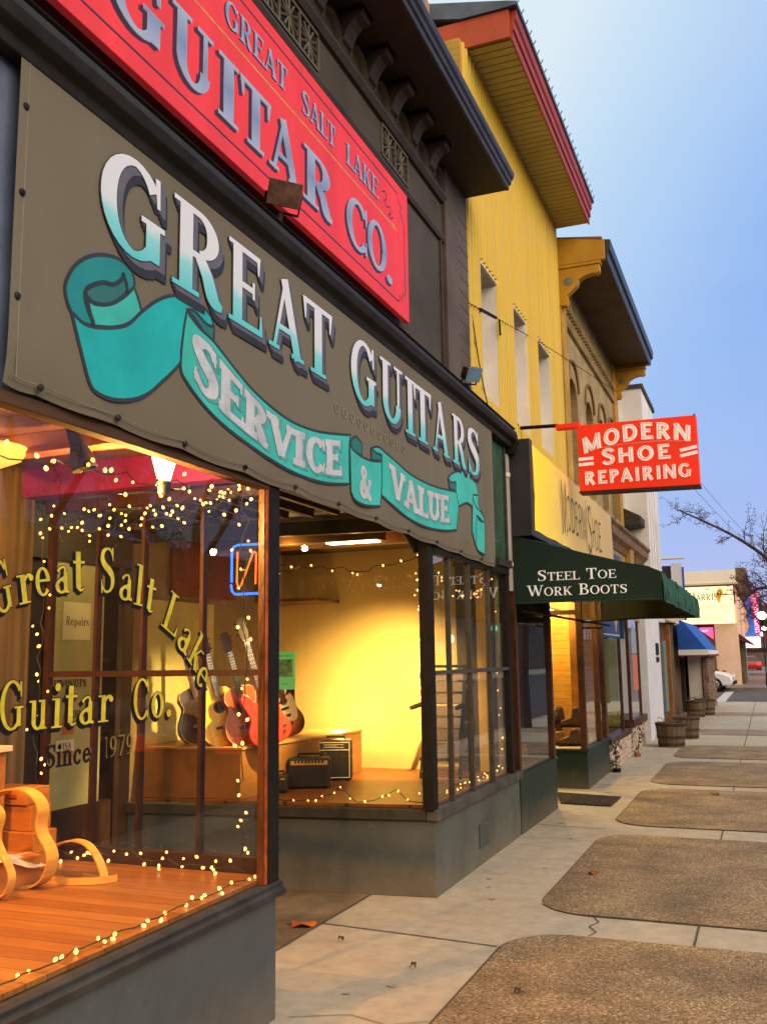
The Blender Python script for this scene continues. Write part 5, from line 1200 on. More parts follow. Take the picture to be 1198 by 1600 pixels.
MB().poly([(-1.22, 10.27, .531), (-.06, 10.27, .531), (-.06, 10.27, 2.7), (-1.22, 10.27, 2.7)]).build('view_blocker', M_darkin, sp1)  # opaque dark sheet added in place of a pane, hides the lit bay
sp2 = MB().box(-.02, .055, 11.87, 11.95, .471, 2.8).box(-.02, .04, 13.05, 13.1, .471, 2.8).box(-.04, .03, 13.58, 13.68, .471, 2.8).box(-.60, -.55, 11.87, 11.92, .471, 2.8).box(-1.28, -.021, 11.875, 11.90, 2.1, 2.16).build('display_window', M_bpost, sh)
MB().poly([(.01, 11.95, .471), (.0, 13.6, .471), (.0, 13.6, 2.7), (.01, 11.95, 2.7)]).build('pane', M_glass2, sp2)
MB().poly([(-1.28, 11.89, .471), (-.02, 11.89, .471), (-.02, 11.89, 2.1), (-1.28, 11.89, 2.1)]).build('pane', M_glass, sp2)
bx(-1.29, -.03, 11.87, 13.67, .4705, .476).build('window_floor', mat('white_floor', (.6, .5, .35), .6, .1, 4, .1), sh)
bx(-1.29, -.035, 8.75, 10.3, .531, .536).build('window_floor', mat('tan_floor', (.4, .25, .12), .6, .2, 4, .1), sh)
M_slat = plankm('slatwall', (.62, .36, .07), (.55, .3, .05), .1, 'Z', .5, 8)
bx(-1.25, -.06, 13.5, 13.57, .477, 2.75).build('inner_wall', M_slat, sh); bx(-1.36, -1.31, 11.9, 13.6, 0, 2.75).build('inner_wall', M_slat, sh)
MB().box(-1.32, -1.305, 12.9, 13.1, .9, 2.0).build('mirror_frame', M_bpost, sh)
bx(-.36, -.26, 13.2, 13.3, .478, 2.75).build('inner_post', M_spost, sh)
bx(-1.36, -1.30, 8.74, 10.3, 0, 2.75).build('inner_wall', M_darkin, sh)
bx(-3.5, -1.31, 10.32, 11.86, .0, .02).build('entry_floor', M_concd, sh); bx(-2.3, -2.25, 10.3, 11.9, .02, 2.75).build('door', M_bpost, sh)
bx(-3.5, -.08, 8.73, 13.6, 2.76, 2.82).build('shop_ceiling', mat('shop_ceiling', (.3, .2, .1), .7, .2, 3, 0), sh)
light('shoe_window_light', (-.7, 12.6, 2.5), 190, (1, .62, .15), .08); light('entry_light', (-.55, 11.05, 2.55), 75, (1, .72, .22), .1)
sl_ = thing('shop_tube_light', 'lit tube lamp slung in the shoe shop window', 'lamp', (-.5, 12.9, 2.2)); MB().tube([(-.72, 12.6, 2.28), (-.42, 12.9, 2.16)], .022, 8).build('tube', M_hot, sl_); MB().tube([(-.72, 12.62, 2.31), (-.42, 12.92, 2.19)], .03, 6).build('fitting', M_spost, sl_)
# boots and boxes
def boot(loc, rz, m, label, tall=.2):
    t = thing('work_boot', label, 'boot', loc, rot=(0, 0, rz)); k = dict(local=True)
    P = spl([(-.04, .025), (.06, .025), (.2, .025), (.235, .045), (.22, .085), (.15, .11), (.09, .14), (.075, tall), (-.01, tall + .01), (-.035, .12)], 3)
    MB().prism([(x, -.042, z) for x, z in P], (0, .084, 0)).build('upper', m, t, bevel=.018, smooth=True, **k)
    MB().prism([(-.05, -.046, 0), (.24, -.046, 0), (.24, -.046, .026), (.02, -.046, .026), (-.05, -.046, .03)], (0, .092, 0)).build('sole', M_black, t, bevel=.006, **k)
    lc = MB()
    for i in range(5): lc.tube([(.085 + .012 * (4 - i) ** .7, -.03, .12 + i * .018), (.09 + .012 * (4 - i) ** .7, .03, .125 + i * .018)], .004, 4)
    lc.build('laces', M_cream, t, **k); return t
M_b1, M_b2 = mat('brown_leather', (.10, .045, .02), .5, .3, 8, .2), mat('tan_leather', (.3, .16, .05), .55, .3, 8, .2)
boot((-.12, 12.2, .476), R(200), M_b1, 'dark brown work boot at the front corner of the shoe window'); boot((-.34, 12.3, .476), R(215), M_b2, 'tan work boot lying behind the brown one in the shoe window', .16)
boot((-.16, 12.55, .68), R(190), M_b1, 'tall brown boot standing on a box in the shoe window', .24); boot((-.42, 12.7, .72), R(230), M_b1, 'brown boot on the back box beside the tall one', .2)
for x, y, s_, lb in ((-.16, 12.55, .1, 'low display box under the tall brown boot'), (-.42, 12.7, .12, 'taller display box at the back of the shoe window')):
    t = thing('display_box', lb, 'box', (x, y, .476)); MB().box(x - .2, x + .12, y - .09, y + .09, .4765, .4765 + s_ * 2).build('case', M_b1 if s_ > .11 else M_cab, t, bevel=.004); MB().box(x - .1, x + .02, y - .094, y - .0905, .52, .60).build('label', M_cream, t)
for i, (x, y) in enumerate(((-.3, 9.1), (-.35, 9.55), (-.28, 9.95))):
    boot((x, y, .536), R(200 + i * 25), M_b2, ('pale boot at the left of the first green based window', 'pale boot in the middle of the first green based window', 'pale boot at the right of the first green based window')[i], .15)
t = thing('doormat', 'black rubber mat on the pavement at the shoe shop entrance', 'doormat', (.15, 11, 0))
MB().prism([(-.03, 10.62, .005), (.51, 10.57, .005), (.52, 11.26, .005), (-.25, 11.42, .005)], (0, 0, .012)).build('mat', mat('rubber', (.014, .013, .012), .85, .3, 20, .6, 150), t, bevel=.003)
rd = MB()
for i in range(9): rd.box(.0 + i * .055, .02 + i * .055, 10.66, 11.2, .0172, .021)
rd.build('ribs', M_black, t)
# downspout between the two shops
dsp = thing('downspout', 'pale painted downpipe between the guitar and shoe shops', 'downpipe', (.0, 8.66, 2.2))
MB().tube([(-.04, 8.655, 2.2), (-.04, 8.655, 3.5)], .052, 10).build('pipe', mat('pale_pipe', (.34, .31, .31), .5, .15, 5, .1), dsp, smooth=True)
cb2 = MB()
for z in (2.45, 3.3): cb2.lathe([(.0525, -.02), (.06, -.02), (.06, .02), (.0525, .02)], (-.04, 8.655, z), 10)
cb2.build('strap', M_cream, dsp)
# yellow fascia sign
fs = thing('fascia_sign', 'long yellow canvas fascia sign lettered MODERN SHOE in thin dark letters', 'sign', (0, 11, 2.8))
MB().box(-.385, .195, 8.74, 8.86, 2.72, 3.66).box(-.385, .195, 13.9, 13.96, 2.74, 3.60).box(-.385, .19, 8.861, 13.89, 2.72, 2.78).build('case', mat('sign_case', (.035, .035, .045), .5, .3, 4, .2), fs, bevel=.006)
fm_ = bpy.data.materials.new('light_graded_canvas'); fm_.use_nodes = True  # yellow to beige ramp paints the sign's light falloff; canvas also glows
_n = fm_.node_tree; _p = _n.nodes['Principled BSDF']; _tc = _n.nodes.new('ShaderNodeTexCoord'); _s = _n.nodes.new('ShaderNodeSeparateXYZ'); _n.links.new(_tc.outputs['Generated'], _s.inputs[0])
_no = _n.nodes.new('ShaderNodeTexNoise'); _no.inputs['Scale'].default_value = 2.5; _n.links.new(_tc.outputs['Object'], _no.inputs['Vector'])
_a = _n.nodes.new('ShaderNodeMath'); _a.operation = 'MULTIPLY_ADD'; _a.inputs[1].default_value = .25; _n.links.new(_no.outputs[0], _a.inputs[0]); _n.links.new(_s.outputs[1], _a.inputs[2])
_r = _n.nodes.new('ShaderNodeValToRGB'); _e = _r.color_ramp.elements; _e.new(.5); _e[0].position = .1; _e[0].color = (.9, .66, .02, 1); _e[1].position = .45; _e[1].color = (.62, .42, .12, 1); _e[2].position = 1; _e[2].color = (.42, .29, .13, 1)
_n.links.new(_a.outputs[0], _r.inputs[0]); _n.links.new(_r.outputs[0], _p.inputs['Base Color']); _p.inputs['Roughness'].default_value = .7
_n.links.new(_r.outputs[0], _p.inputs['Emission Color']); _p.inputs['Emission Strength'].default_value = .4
cvs = MB(); NN = 60
for i in range(NN + 1):
    yy = 8.862 + (13.89 - 8.862) * i / NN; tp = 3.62 + .003 * math.sin(i * .9) - .03 * (i / NN); bt = 2.785 + .004 * math.sin(i * .7)
    for j in range(7): t_ = j / 6; cvs.v.append((.192 + .012 * math.sin(i * .55 + j * .4) * math.sin(math.pi * t_), yy, bt + (tp - bt) * t_)); cvs.a.append(0)
for i in range(NN):
    for j in range(6): a = i * 7 + j; cvs.f.append((a, a + 7, a + 8, a + 1))
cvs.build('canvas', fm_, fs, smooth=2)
pl = Letters(lambda a, b, d: (.206 + d, a, b)); TH = dict(T=.1, t=.075, st=0, sans=2)
def thin(ch, a, b_, z0, z1): pl.boxed([(ch, a, b_)], z0, z1, **dict(T=.085 * (1 if ch != 'I' else 2.2), t=.05, st=0, sans=3))
thin('M', 10.16, 10.42, 2.90, 3.50)
for ch, a, b_ in (('O', 10.48, 10.66), ('D', 10.73, 10.91), ('E', 10.98, 11.12), ('R', 11.19, 11.36), ('N', 11.43, 11.62)): thin(ch, a, b_, 2.98, 3.38)
pl.stroke([(11.70, 2.86), (11.70, 3.50)], [.022, .022], lambda x, y: (x, y))
thin('S', 11.80, 12.04, 2.86, 3.46)
for ch, a, b_ in (('H', 12.12, 12.30), ('O', 12.36, 12.56), ('E', 12.64, 12.80)): thin(ch, a, b_, 2.95, 3.35)
pl.build('lettering', mat('thin_letters', (.13, .06, .01), .6, .2, 5, 0), fs)
# awning
aw = thing('awning', 'dark green canvas awning lettered STEEL TOE WORK BOOTS on its side', 'awning', (.6, 11, 2.1))
M_aw = mat('green_canvas', (.004, .028, .020), .75, .25, 1.6, .6, 7, grime=.3); M_aw2 = mat('green_valance', (.018, .11, .06), .7, .2, 3, .2, 140)
Pa = [(-.0, 2.09), (1.34, 2.075), (1.335, 2.33), (1.22, 2.385), (1.03, 2.425), (.6, 2.55), (.0, 2.735)]
MB().prism([(x, 8.755, z) for x, z in Pa], (0, .012, 0)).build('side_panel', M_aw, aw, bevel=.002)
MB().prism([(x, 13.6, z) for x, z in Pa], (0, .012, 0)).build('side_panel', M_aw, aw)
ar = MB(); E_ = [(.0, 2.733), (.6, 2.548), (1.03, 2.422), (1.22, 2.382), (1.333, 2.327)]
for i in range(25):
    yy = 8.7675 + (13.599 - 8.7675) * i / 24; sag = -.012 * math.sin(math.pi * ((i % 8) / 8))
    for x, z in E_: ar.v.append((x, yy, z + (sag if .2 < x < 1.3 else 0))); ar.a.append(0)
for i in range(24):
    for j in range(4): a = i * 5 + j; ar.f.append((a, a + 5, a + 6, a + 1))
ar.build('roof_canvas', M_aw, aw, smooth=True)
vm = MB()
for i in range(41):
    yy = 8.7675 + (13.599 - 8.7675) * i / 40
    vm.v += [(1.3345 + .006 * math.sin(i * .8), yy, 2.327), (1.345 + .008 * math.sin(i * .8 + 1), yy, 2.2), (1.341 + .01 * math.sin(i * .8 + 2), yy, 2.072)]; vm.a += [0, 0, 0]
for i in range(40):
    for j in range(2): a = i * 3 + j; vm.f.append((a, a + 3, a + 4, a + 1))
vm.build('valance', M_aw2, aw, smooth=2)
ul = MB().add([(x, yy, z - .02) for yy in (8.772, 13.59) for x, z in E_[:-1] + [(1.32, 2.32)]], [(i, i + 1, i + 6, i + 5) for i in range(4)]).poly([(x * .99, 13.592, z) for x, z in Pa]).poly([(1.325, 8.772, 2.08), (1.325, 13.59, 2.08), (1.325, 13.59, 2.31), (1.325, 8.772, 2.31)]); ul.build('shade_sheets', mat('awning_shade', (.006, .009, .008), .9, .2, 4, 0), aw)  # dark sheets added under the canvas for its shaded inside
pa_ = lambda a, b, d: (a, 8.7545 - d, b)
sm_ = MB().box(.02, 1.335, 8.7538, 8.7549, 2.118, 2.122).box(.02, 1.33, 8.7537, 8.7548, 2.084, 2.094)
for i in range(4): sm_.tube([(.01, 8.95 + i * 1.4, 2.742), (.6, 8.95 + i * 1.4, 2.556), (1.03, 8.95 + i * 1.4, 2.432), (1.335, 8.95 + i * 1.4, 2.336), (1.352, 8.95 + i * 1.4, 2.08)], .006, 4)
sm_.build('seam', mat('green_seam', (.012, .06, .04), .7, .2, 6, 0), aw)
al = Letters(pa_); AF = dict(T=.15, t=.065, st=.05)
al.line('Steel Toe', .215, .945, 2.290, 2.388, small=.78, **AF); al.line('Work Boots', .125, 1.04, 2.150, 2.25, small=.78, **AF)
al.build('lettering', mat('glowing_white_paint', (.85, .87, .86), .6, .06, 5, 0, emit=.25), aw)  # painted letters glow slightly to read whiter
vl_ = Letters(lambda a, b, d: (1.352 + d, a, b))
for wd, a, b_ in (('Shoe', 9.2, 9.8), ('Repair', 10.0, 10.9), ('Boots', 11.3, 12.0), ('Shoes', 12.3, 13.1)): vl_.line(wd, a, b_, 2.13, 2.24, small=.75, **AF)
vl_.build('valance_lettering', mat('faint_white', (.10, .27, .17), .7, .2, 8, 0), aw)
fr_ = MB()
for x0, z0, x1, z1 in ((0, 2.0, 1.3, 2.06), (0, 1.93, .3, 1.93)): fr_.tube([(x0, 11.9, z0), (x1, 11.9, z1)], .013, 6)
fr_.tube([(.06, 8.8, 2.02), (.06, 13.5, 2.02)], .013, 6).tube([(.06, 10.3, 2.02), (.35, 10.3, 1.96), (.35, 12.2, 1.96), (.06, 12.2, 2.02)], .012, 6)
fr_.build('frame_bars', M_black, aw)
# hanging red sign
hs = thing('hanging_sign', 'red projecting sign lettered MODERN SHOE REPAIRING in white', 'sign', (1, 10.6, 3.4))
M_sr = mat('sign_red_glow', (.86, .03, .006), .4, .06, 2, .08, 30, emit=.32)  # painted face glows slightly so the sign looks lit
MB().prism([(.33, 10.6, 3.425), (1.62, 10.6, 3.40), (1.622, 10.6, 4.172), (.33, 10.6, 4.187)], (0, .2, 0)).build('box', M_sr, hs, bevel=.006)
MB().prism([(.325, 10.595, 3.405), (1.625, 10.595, 3.380), (1.625, 10.595, 3.3995), (.325, 10.595, 3.4245)], (0, .21, 0)).build('bottom_edge', mat('sign_dark', (.05, .012, .01), .5, .3, 4, .1), hs)
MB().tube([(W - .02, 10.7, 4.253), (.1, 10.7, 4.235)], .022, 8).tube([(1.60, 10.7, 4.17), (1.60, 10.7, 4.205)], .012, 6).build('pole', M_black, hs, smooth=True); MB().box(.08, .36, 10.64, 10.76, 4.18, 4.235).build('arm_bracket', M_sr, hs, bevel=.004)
MB().lathe([(.001, .0), (.06, 0), (.06, .02), (.001, .02)], (W, 10.7, 4.253), 10, 'x').build('wall_plate', M_black, hs)
ps = lambda a, b, d: (a, 10.5935 - d, b)
h1, h2, h3 = Letters(ps), Letters(ps), Letters(ps); SN = dict(T=.235, t=.21, st=0, sans=True)
def arch(u, v):  # MODERN arched
    x = .385 + (1.575 - .385) * u; c_ = (u - .5); zb = 3.905 - .09 * (2 * c_) ** 2 + .045; return (x - (v - .5) * c_ * -.03, zb + v * (.175 + .02 * (1 - abs(c_) * 2)) - .0 + .03 * c_)
for lt, gr in ((h1, .035), (h2, 0)):
    lt.line('MODERN', 0, 1, 0, 1, gr, warp=arch, gap=.06, **SN)
    lt.line('SHOE', .585, 1.36, 3.712, 3.88, gr, gap=.08, **SN); lt.line('REPAIRING', .385, 1.55, 3.492, 3.645, gr, gap=.06, **SN)
for z in (3.728, 3.79):
    for a, b_ in ((.335, .50), (1.435, 1.615)): h2.stroke([(a, z), (b_, z + .003 if a < 1 else z + .03)], [.036, .036], lambda x, y: (x, y))
h1.mb = MB()
h2.build('lettering', mat('sign_white_glow', (.9, .80, .77), .5, .05, 5, 0, emit=.3), hs)  # letters share the face's added glow
# neon tubes standing over the letters
nt2 = MB()
def neon_over(text, x0, x1, z0, z1, warp=None, gap=.06):
    cells = []; x = 0
    for ch in text: S, adv = glyph(ch, **SN); cells.append((S, x)); x += adv + gap
    for S, cx in cells:
        for pts, ws in S:
            P = []
            for px, py in (pts if len(pts) < 4 else pts[::2]):
                u = (cx + px) / x; A = warp(u, py) if warp else (x0 + (x1 - x0) * u, z0 + (z1 - z0) * py); P.append((A[0], 10.565, A[1]))
            nt2.tube(P, .0042, 5)
neon_over('MODERN', 0, 1, 0, 1, arch); neon_over('SHOE', .60, 1.34, 3.712, 3.88, gap=.08); neon_over('REPAIRING', .385, 1.55, 3.492, 3.645)
nt2.tube([(.45, 10.57, 3.885), (.8, 10.57, 3.915), (1.2, 10.57, 3.915), (1.55, 10.57, 3.88)], .003, 4)
nt2.build('neon_tubes', mat('neon_glass', (.72, .55, .50), .12, .2, 5, 0, spec=.8), hs, smooth=True)
# cables from the pilaster
def wire(label, P, r=.006):
    return tag(MB().tube(cr([tuple(p) for p in P], 6), r, 5).build('cable', M_black), label, 'cable')
ca = thing('guy_wire', 'thin stay wire with a turnbuckle running from the brown pilaster', 'wire', (W, 8.7, 5.07))
MB().tube([(W + .05, 8.66, 5.07), (W + .02, 12.1, 5.75), (.3, 14.5, 5.6)], .006, 4).build('wire', M_black, ca); MB().tube([(W + .045, 9.1, 5.157), (W + .04, 9.75, 5.286)], .018, 6).build('turnbuckle', M_black, ca, smooth=True); MB().tube([(W + .04, 9.9, 5.31), (W + .04, 9.92, 5.14)], .012, 5).build('hook', M_black, ca)
wire('thin black cable drooping down the left edge of the yellow siding', [(W + .04, 8.8, 5.0), (W + .05, 8.95, 4.6), (W + .05, 9.15, 4.3), (W + .06, 9.5, 3.85)], .006)
for k, (z, lb) in enumerate(((6.1, 'upper overhead power line crossing the street'), (5.75, 'lower overhead power line crossing the street'))): wire(lb, [(.3, 24, z + .55 - k * .1), (2.2, 45, z + .1), (5.5, 80, z + 1.0)], .006)

# ------------------------------------------------------------------ TAN BRICK BUILDING
tb = thing('tan_brick_building', 'tan brick building with arched windows and a deep dark cornice', 'building', (0, 16.5, 0))
M_tan = brickm('tan_bricks', (.46, .34, .15), (.40, .29, .12), (.34, .27, .15), .22, .07)
M_yb = brickm('yellow_quoin_bricks', (.58, .33, .04), (.52, .29, .035), (.42, .26, .06), .22, .07)
cw = [14.55, 16.05, 17.4, 18.55]; hw = .36; wb, ws_ = 4.15, 5.55
tm = MB(); e_ = [14.02] + [v for c_ in cw for v in (c_ - hw, c_ + hw)] + [18.95]
for i in range(0, len(e_), 2): tm.box(W - .3, W, e_[i], e_[i + 1], 3.66, 7.46)
for c_ in cw:
    tm.box(W - .3, W, c_ - hw, c_ + hw, 3.66, wb)
    arc_ = [(c_ + hw * math.cos(math.pi * k / 10), ws_ + hw * math.sin(math.pi * k / 10)) for k in range(11)]
    for (a, b_), (a2, b2_) in zip(arc_, arc_[1:]): tm.prism([(W, a, b_), (W, a, 7.46), (W, a2, 7.46), (W, a2, b2_)], (-.3, 0, 0))
tm.build('upper_wall', M_tan, tb)
MB().box(W - .3, W + .05, 13.62, 14.02, 3.66, 7.42).build('quoin_pier', M_yb, tb); MB().box(W - .3, W + .05, 18.95, 19.4, 3.66, 7.42).build('quoin_pier', M_yb, tb)
bx(W - 6, W - .31, 13.61, 19.4, 3.0, 7.5).build('body', M_tan, tb)
for c_ in cw:
    fo = MB().box(W - .22, W - .16, c_ - hw + .001, c_ - hw + .07, wb, ws_ + .1).box(W - .22, W - .16, c_ + hw - .07, c_ + hw - .001, wb, ws_ + .1).box(W - .21, W - .17, c_ - hw + .071, c_ + hw - .071, wb + .7, wb + .76)
    fo = fo.build('window', M_white, tb)
    MB().poly([(W - .2, c_ - hw, wb), (W - .2, c_ + hw, wb), (W - .2, c_ + hw, ws_ + hw), (W - .2, c_ - hw, ws_ + hw)]).build('pane', mat('dark_pane', (.03, .035, .05), .1, .2, 3, 0, spec=.8) if 'dark_pane' not in bpy.data.materials else bpy.data.materials['dark_pane'], fo)
    MB().box(W + .001, W + .08, c_ - hw - .08, c_ + hw + .08, wb - .1, wb).build('sill', M_tan, fo)
    ac = [(c_ + (hw + .06) * math.cos(math.pi * k / 12), ws_ + .22 + (hw + .06) * math.sin(math.pi * k / 12)) for k in range(13)]
    MB().tube([(W + .012, a, b_) for a, b_ in ac], .03, 5).build('hood_mould', mat('hood_brown', (.16, .10, .035), .7, .2, 4, .1) if 'hood_brown' not in bpy.data.materials else bpy.data.materials['hood_brown'], tb)
MB().sweep([(W, 6.62), (W + .05, 6.62), (W + .08, 6.68), (W + .05, 6.72), (W, 6.72)], 14.02, 18.95).build('string_course', M_tan, tb)
dn = MB(); y = 14.1
dn.box(W, W + .015, 14.05, 18.93, 6.95, 7.06)
while y < 18.9: dn.box(W, W + .06, y, y + .09, 6.9, 7.02); y += .18
dn.build('dentils', M_tan, tb)
bx(W, .34, 13.70, 19.36, 7.46, 7.5).build('cornice_soffit', mat('cornice_dark', (.10, .062, .022), .7, .3, 2, .2), tb)
MB().sweep([(.34, 7.43), (.36, 7.43), (.375, 7.55), (.41, 7.57), (.42, 7.72), (.3, 7.74), (.3, 7.505), (.34, 7.505)], 13.66, 19.42).build('cornice_gutter', mat('dark_gutter', (.055, .06, .065), .4, .3, 3, .1, metal=.3), tb)
MB().sweep([(W - 3, 8.3), (.3, 7.745), (.3, 7.78), (W - 3, 8.36)], 13.64, 19.44).build('roof', mat('clay_roof', (.3, .13, .07), .7, .3, 4, .2), tb)
ye = mat('yellow_bracket', (.55, .31, .03), .6, .15, 3, .15)
for y0 in (13.63, 19.3):
    MB().prism([(x, y0, z) for x, z in [(W, 7.10), (.30, 7.42), (.36, 7.42), (.36, 7.72), (W, 8.05)]] if False else [(x, y0, z) for x, z in [(W, 7.42), (.335, 7.42), (.335, 7.72), (W, 7.86)]], (0, .08, 0)).build('end_board', ye, tb, bevel=.006)
    bk = [(W, 6.78), (W + .13, 6.78), (W + .16, 6.84), (W + .14, 6.93), (W + .22, 7.0), (W + .30, 7.07), (W + .33, 7.15), (W + .42, 7.2), (W + .52, 7.22), (W + .60, 7.21), (W + .64, 7.24), (W + .64, 7.35), (W, 7.35)]
    o = MB().prism([(x, y0 - .02, z) for x, z in bk], (0, .14, 0)).build('end_bracket', ye, tb, bevel=.006)
    MB().prism([(W, y0 - .035, 7.355), (W + .66, y0 - .035, 7.355), (W + .66, y0 - .035, 7.40), (W, y0 - .035, 7.40)], (0, .15, 0)).build('bracket_cap', ye, o, bevel=.006)
    MB().lathe([(.001, -.03), (.06, -.022), (.075, -.02)], (W + .17, y0, 7.14), 14, 'y').build('bracket_boss', mat('grey_boss', (.22, .22, .16), .6, .2, 4, 0) if 'grey_boss' not in bpy.data.materials else bpy.data.materials['grey_boss'], o)
# its shopfront
tan2 = mat('tan_paint', (.42, .26, .08), .6, .2, 3, .15, grime=.3)
bx(W, -.04, 13.98, 19.4, 2.2, 3.3).build('shop_fascia', tan2, tb); MB().sweep([(W, 3.301), (-.02, 3.301), (.02, 3.4), (.09, 3.46), (.10, 3.58), (.14, 3.62), (.14, 3.66), (W, 3.72)], 13.98, 19.4).build('shop_cornice', mat('brown_cornice', (.24, .14, .045), .6, .3, 3, .2, grime=.3), tb, bevel=.003)
bx(-.039, .06, 17.0, 17.4, 2.3, 3.45).build('corbel_pier', tan2, tb, bevel=.01)
def stone(x0, x1, y0, y1, z1, seed):
    r_ = random.Random(seed); q = MB(); z = 0
    while z < z1 - .03:
        h_ = min(r_.uniform(.05, .085), z1 - z); y = y0
        while y < y1 - .02:
            l_ = min(r_.uniform(.14, .4), y1 - y); q.box(x0, x1 - r_.uniform(0, .05), y + .004, y + l_ - .004, z + .003, z + h_ - .003); y += l_
        z += h_
    return q
M_stone = mat('pale_stone', (.64, .53, .42), .85, .3, 5, .7, 40)
stone(-.3, .09, 13.72, 15.85, .36, 3).build('stone_base', M_stone, tb, bevel=.008); stone(-.5, .02, 16.5, 18.4, .40, 5).build('stone_base', M_stone, tb, bevel=.008); stone(-1.2, -.2, 16.42, 16.49, .38, 8).build('stone_base', M_stone, tb, bevel=.008)
bx(-.3, .07, 13.72, 15.85, .36, .43).build('sill', M_bpost, tb); bx(-.45, .03, 16.48, 18.4, .402, .52).build('sill', M_bpost, tb)
sf = MB().box(-.05, .02, 13.74, 13.80, .43, 2.2).box(-.05, .0, 15.5, 15.56, .43, 2.2).box(-.05, -.0, 16.5, 16.56, .52, 2.2).box(-.05, -.0, 17.85, 17.92, .52, 2.2).build('shop_window', M_bpost, tb)
for a, b_, z0 in ((13.8, 15.5, .43), (16.56, 17.85, .52)): MB().poly([(-.02, a, z0), (-.02, b_, z0), (-.02, b_, 2.2), (-.02, a, 2.2)]).build('pane', M_glass2, sf)
bx(-1.2, -1.1, 13.7, 16.4, 0, 2.6).build('inner_wall', mat('olive_inner', (.10, .10, .045), .8, .4, 3, 0), tb)
MB().box(-1.4, -.06, 13.85, 15.4, 2.02, 2.19).build('inner_blind', M_darkin, tb)
M_blue = mat('blue_panel', (.02, .07, .22), .5, .15, 4, 0); M_ygr = mat('yellow_green', (.36, .36, .02), .5, .15, 4, 0, emit=.08)
bz = MB().box(-.016, .004, 13.85, 15.48, 1.86, 2.18).build('blue_frieze', M_blue, tb); MB().box(-.015, .006, 13.85, 15.48, 1.89, 1.905).build('frieze_line', M_cream, bz)
lg = Letters(lambda a, b, d: (.0065 + d, a, b)); lg.boxed([('Y', 14.95, 15.3)], 1.95, 2.15, T=.3, t=.26, st=0); lg.build('frieze_letter', mat('tan_letter', (.5, .35, .12), .5, .1, 4, 0), bz)
bx(-.55, -.20, 16.46, 16.48, .42, 1.86).build('yellow_board', M_ygr, tb); bx(-.56, -.06, 16.455, 16.485, 1.862, 2.2).build('blue_board', M_blue, tb); bx(-.56, -.06, 16.45, 16.49, .385, .418).build('green_base', M_green, tb)
for y_, c1_, lb in ((17.15, 'shield', 'pale blue shield shaped poster in the far shop window'),):
    t = thing('window_poster', lb, 'poster', (-.015, 17.3, 1.0)); q_ = Letters(lambda a, b, d: (-.0155 + d, a, b)); q_.area([(17.0, 1.62), (17.7, 1.62), (17.7, 2.0), (17.35, 2.12), (17.0, 2.0)]); q_.build('sheet', mat('pale_blue', (.3, .38, .5), .6, .2, 9, 0), t)
t = thing('window_poster', 'salmon pink poster below the shield in the far shop window', 'poster', (-.015, 17.3, .8)); q_ = Letters(lambda a, b, d: (-.0155 + d, a, b)); q_.area([(17.0, .98), (17.7, .98), (17.7, 1.6), (17.0, 1.6)]); q_.build('sheet', mat('salmon', (.6, .18, .12), .6, .15, 9, 0), t)
t = thing('shop_banner', 'blue printed banner on the tan fascia above the far shop', 'banner', (-.03, 15.2, 2.75)); bx(-.038, -.025, 14.2, 16.3, 2.70, 3.22).build('sheet', mat('blue_banner', (.06, .11, .26), .6, .3, 6, 0), t)
q_ = Letters(lambda a, b, d: (-.0245 + d, a, b))
for z in (3.08, 2.95, 2.8):
    for i in range(9 if z < 3 else 12): q_.stroke([(14.35 + i * .15, z), (14.44 + i * .15, z)], [.05, .05], lambda x, y: (x, y))
q_.build('print', mat('banner_print', (.35, .4, .5), .6, .2, 5, 0), t)
# dried vines at the stone base
def vine(loc, h_, label, seed):
    r_ = random.Random(seed); t = thing('dried_vine', label, 'plant', loc); st = MB(); lf = MB()
    for i in range(3):
        p = Vector(loc); P = [p.copy()]
        for k in range(7): p = p + Vector((r_.uniform(-.02, .025), r_.uniform(-.04, .04), h_ / 7)); P.append(p.copy())
        st.tube(P, .004, 4)
        for q in P[1:]:
            for _ in range(2):
                c_ = q + Vector((r_.uniform(-.05, .05), r_.uniform(-.06, .06), r_.uniform(-.03, .03))); a = Vector((r_.uniform(-1, 1), r_.uniform(-1, 1), r_.uniform(-1, 1))) * .022; b_ = a.orthogonal().normalized() * .018
                lf.poly([c_ - a, c_ + b_, c_ + a, c_ - b_])
    st.build('stem', M_trim, t); lf.build('leaves', mat('dry_leaf', (.05, .045, .035), .8, .4, 9, 0) if 'dry_leaf' not in bpy.data.materials else bpy.data.materials['dry_leaf'], t)
    MB().lathe([(.001, 0), (.05, 0), (.06, .05), (.001, .05)], loc, 8).build('pot', M_black if seed == 1 else mat('clay', (.35, .12, .05), .8, .2, 6, 0), t)
vine((.13, 13.66, 0), .4, 'dried climbing plant in a black pot beside the green bulkhead', 1); vine((.15, 15.75, 0), .5, 'tall dried plant in a clay pot at the end of the stone base', 2)

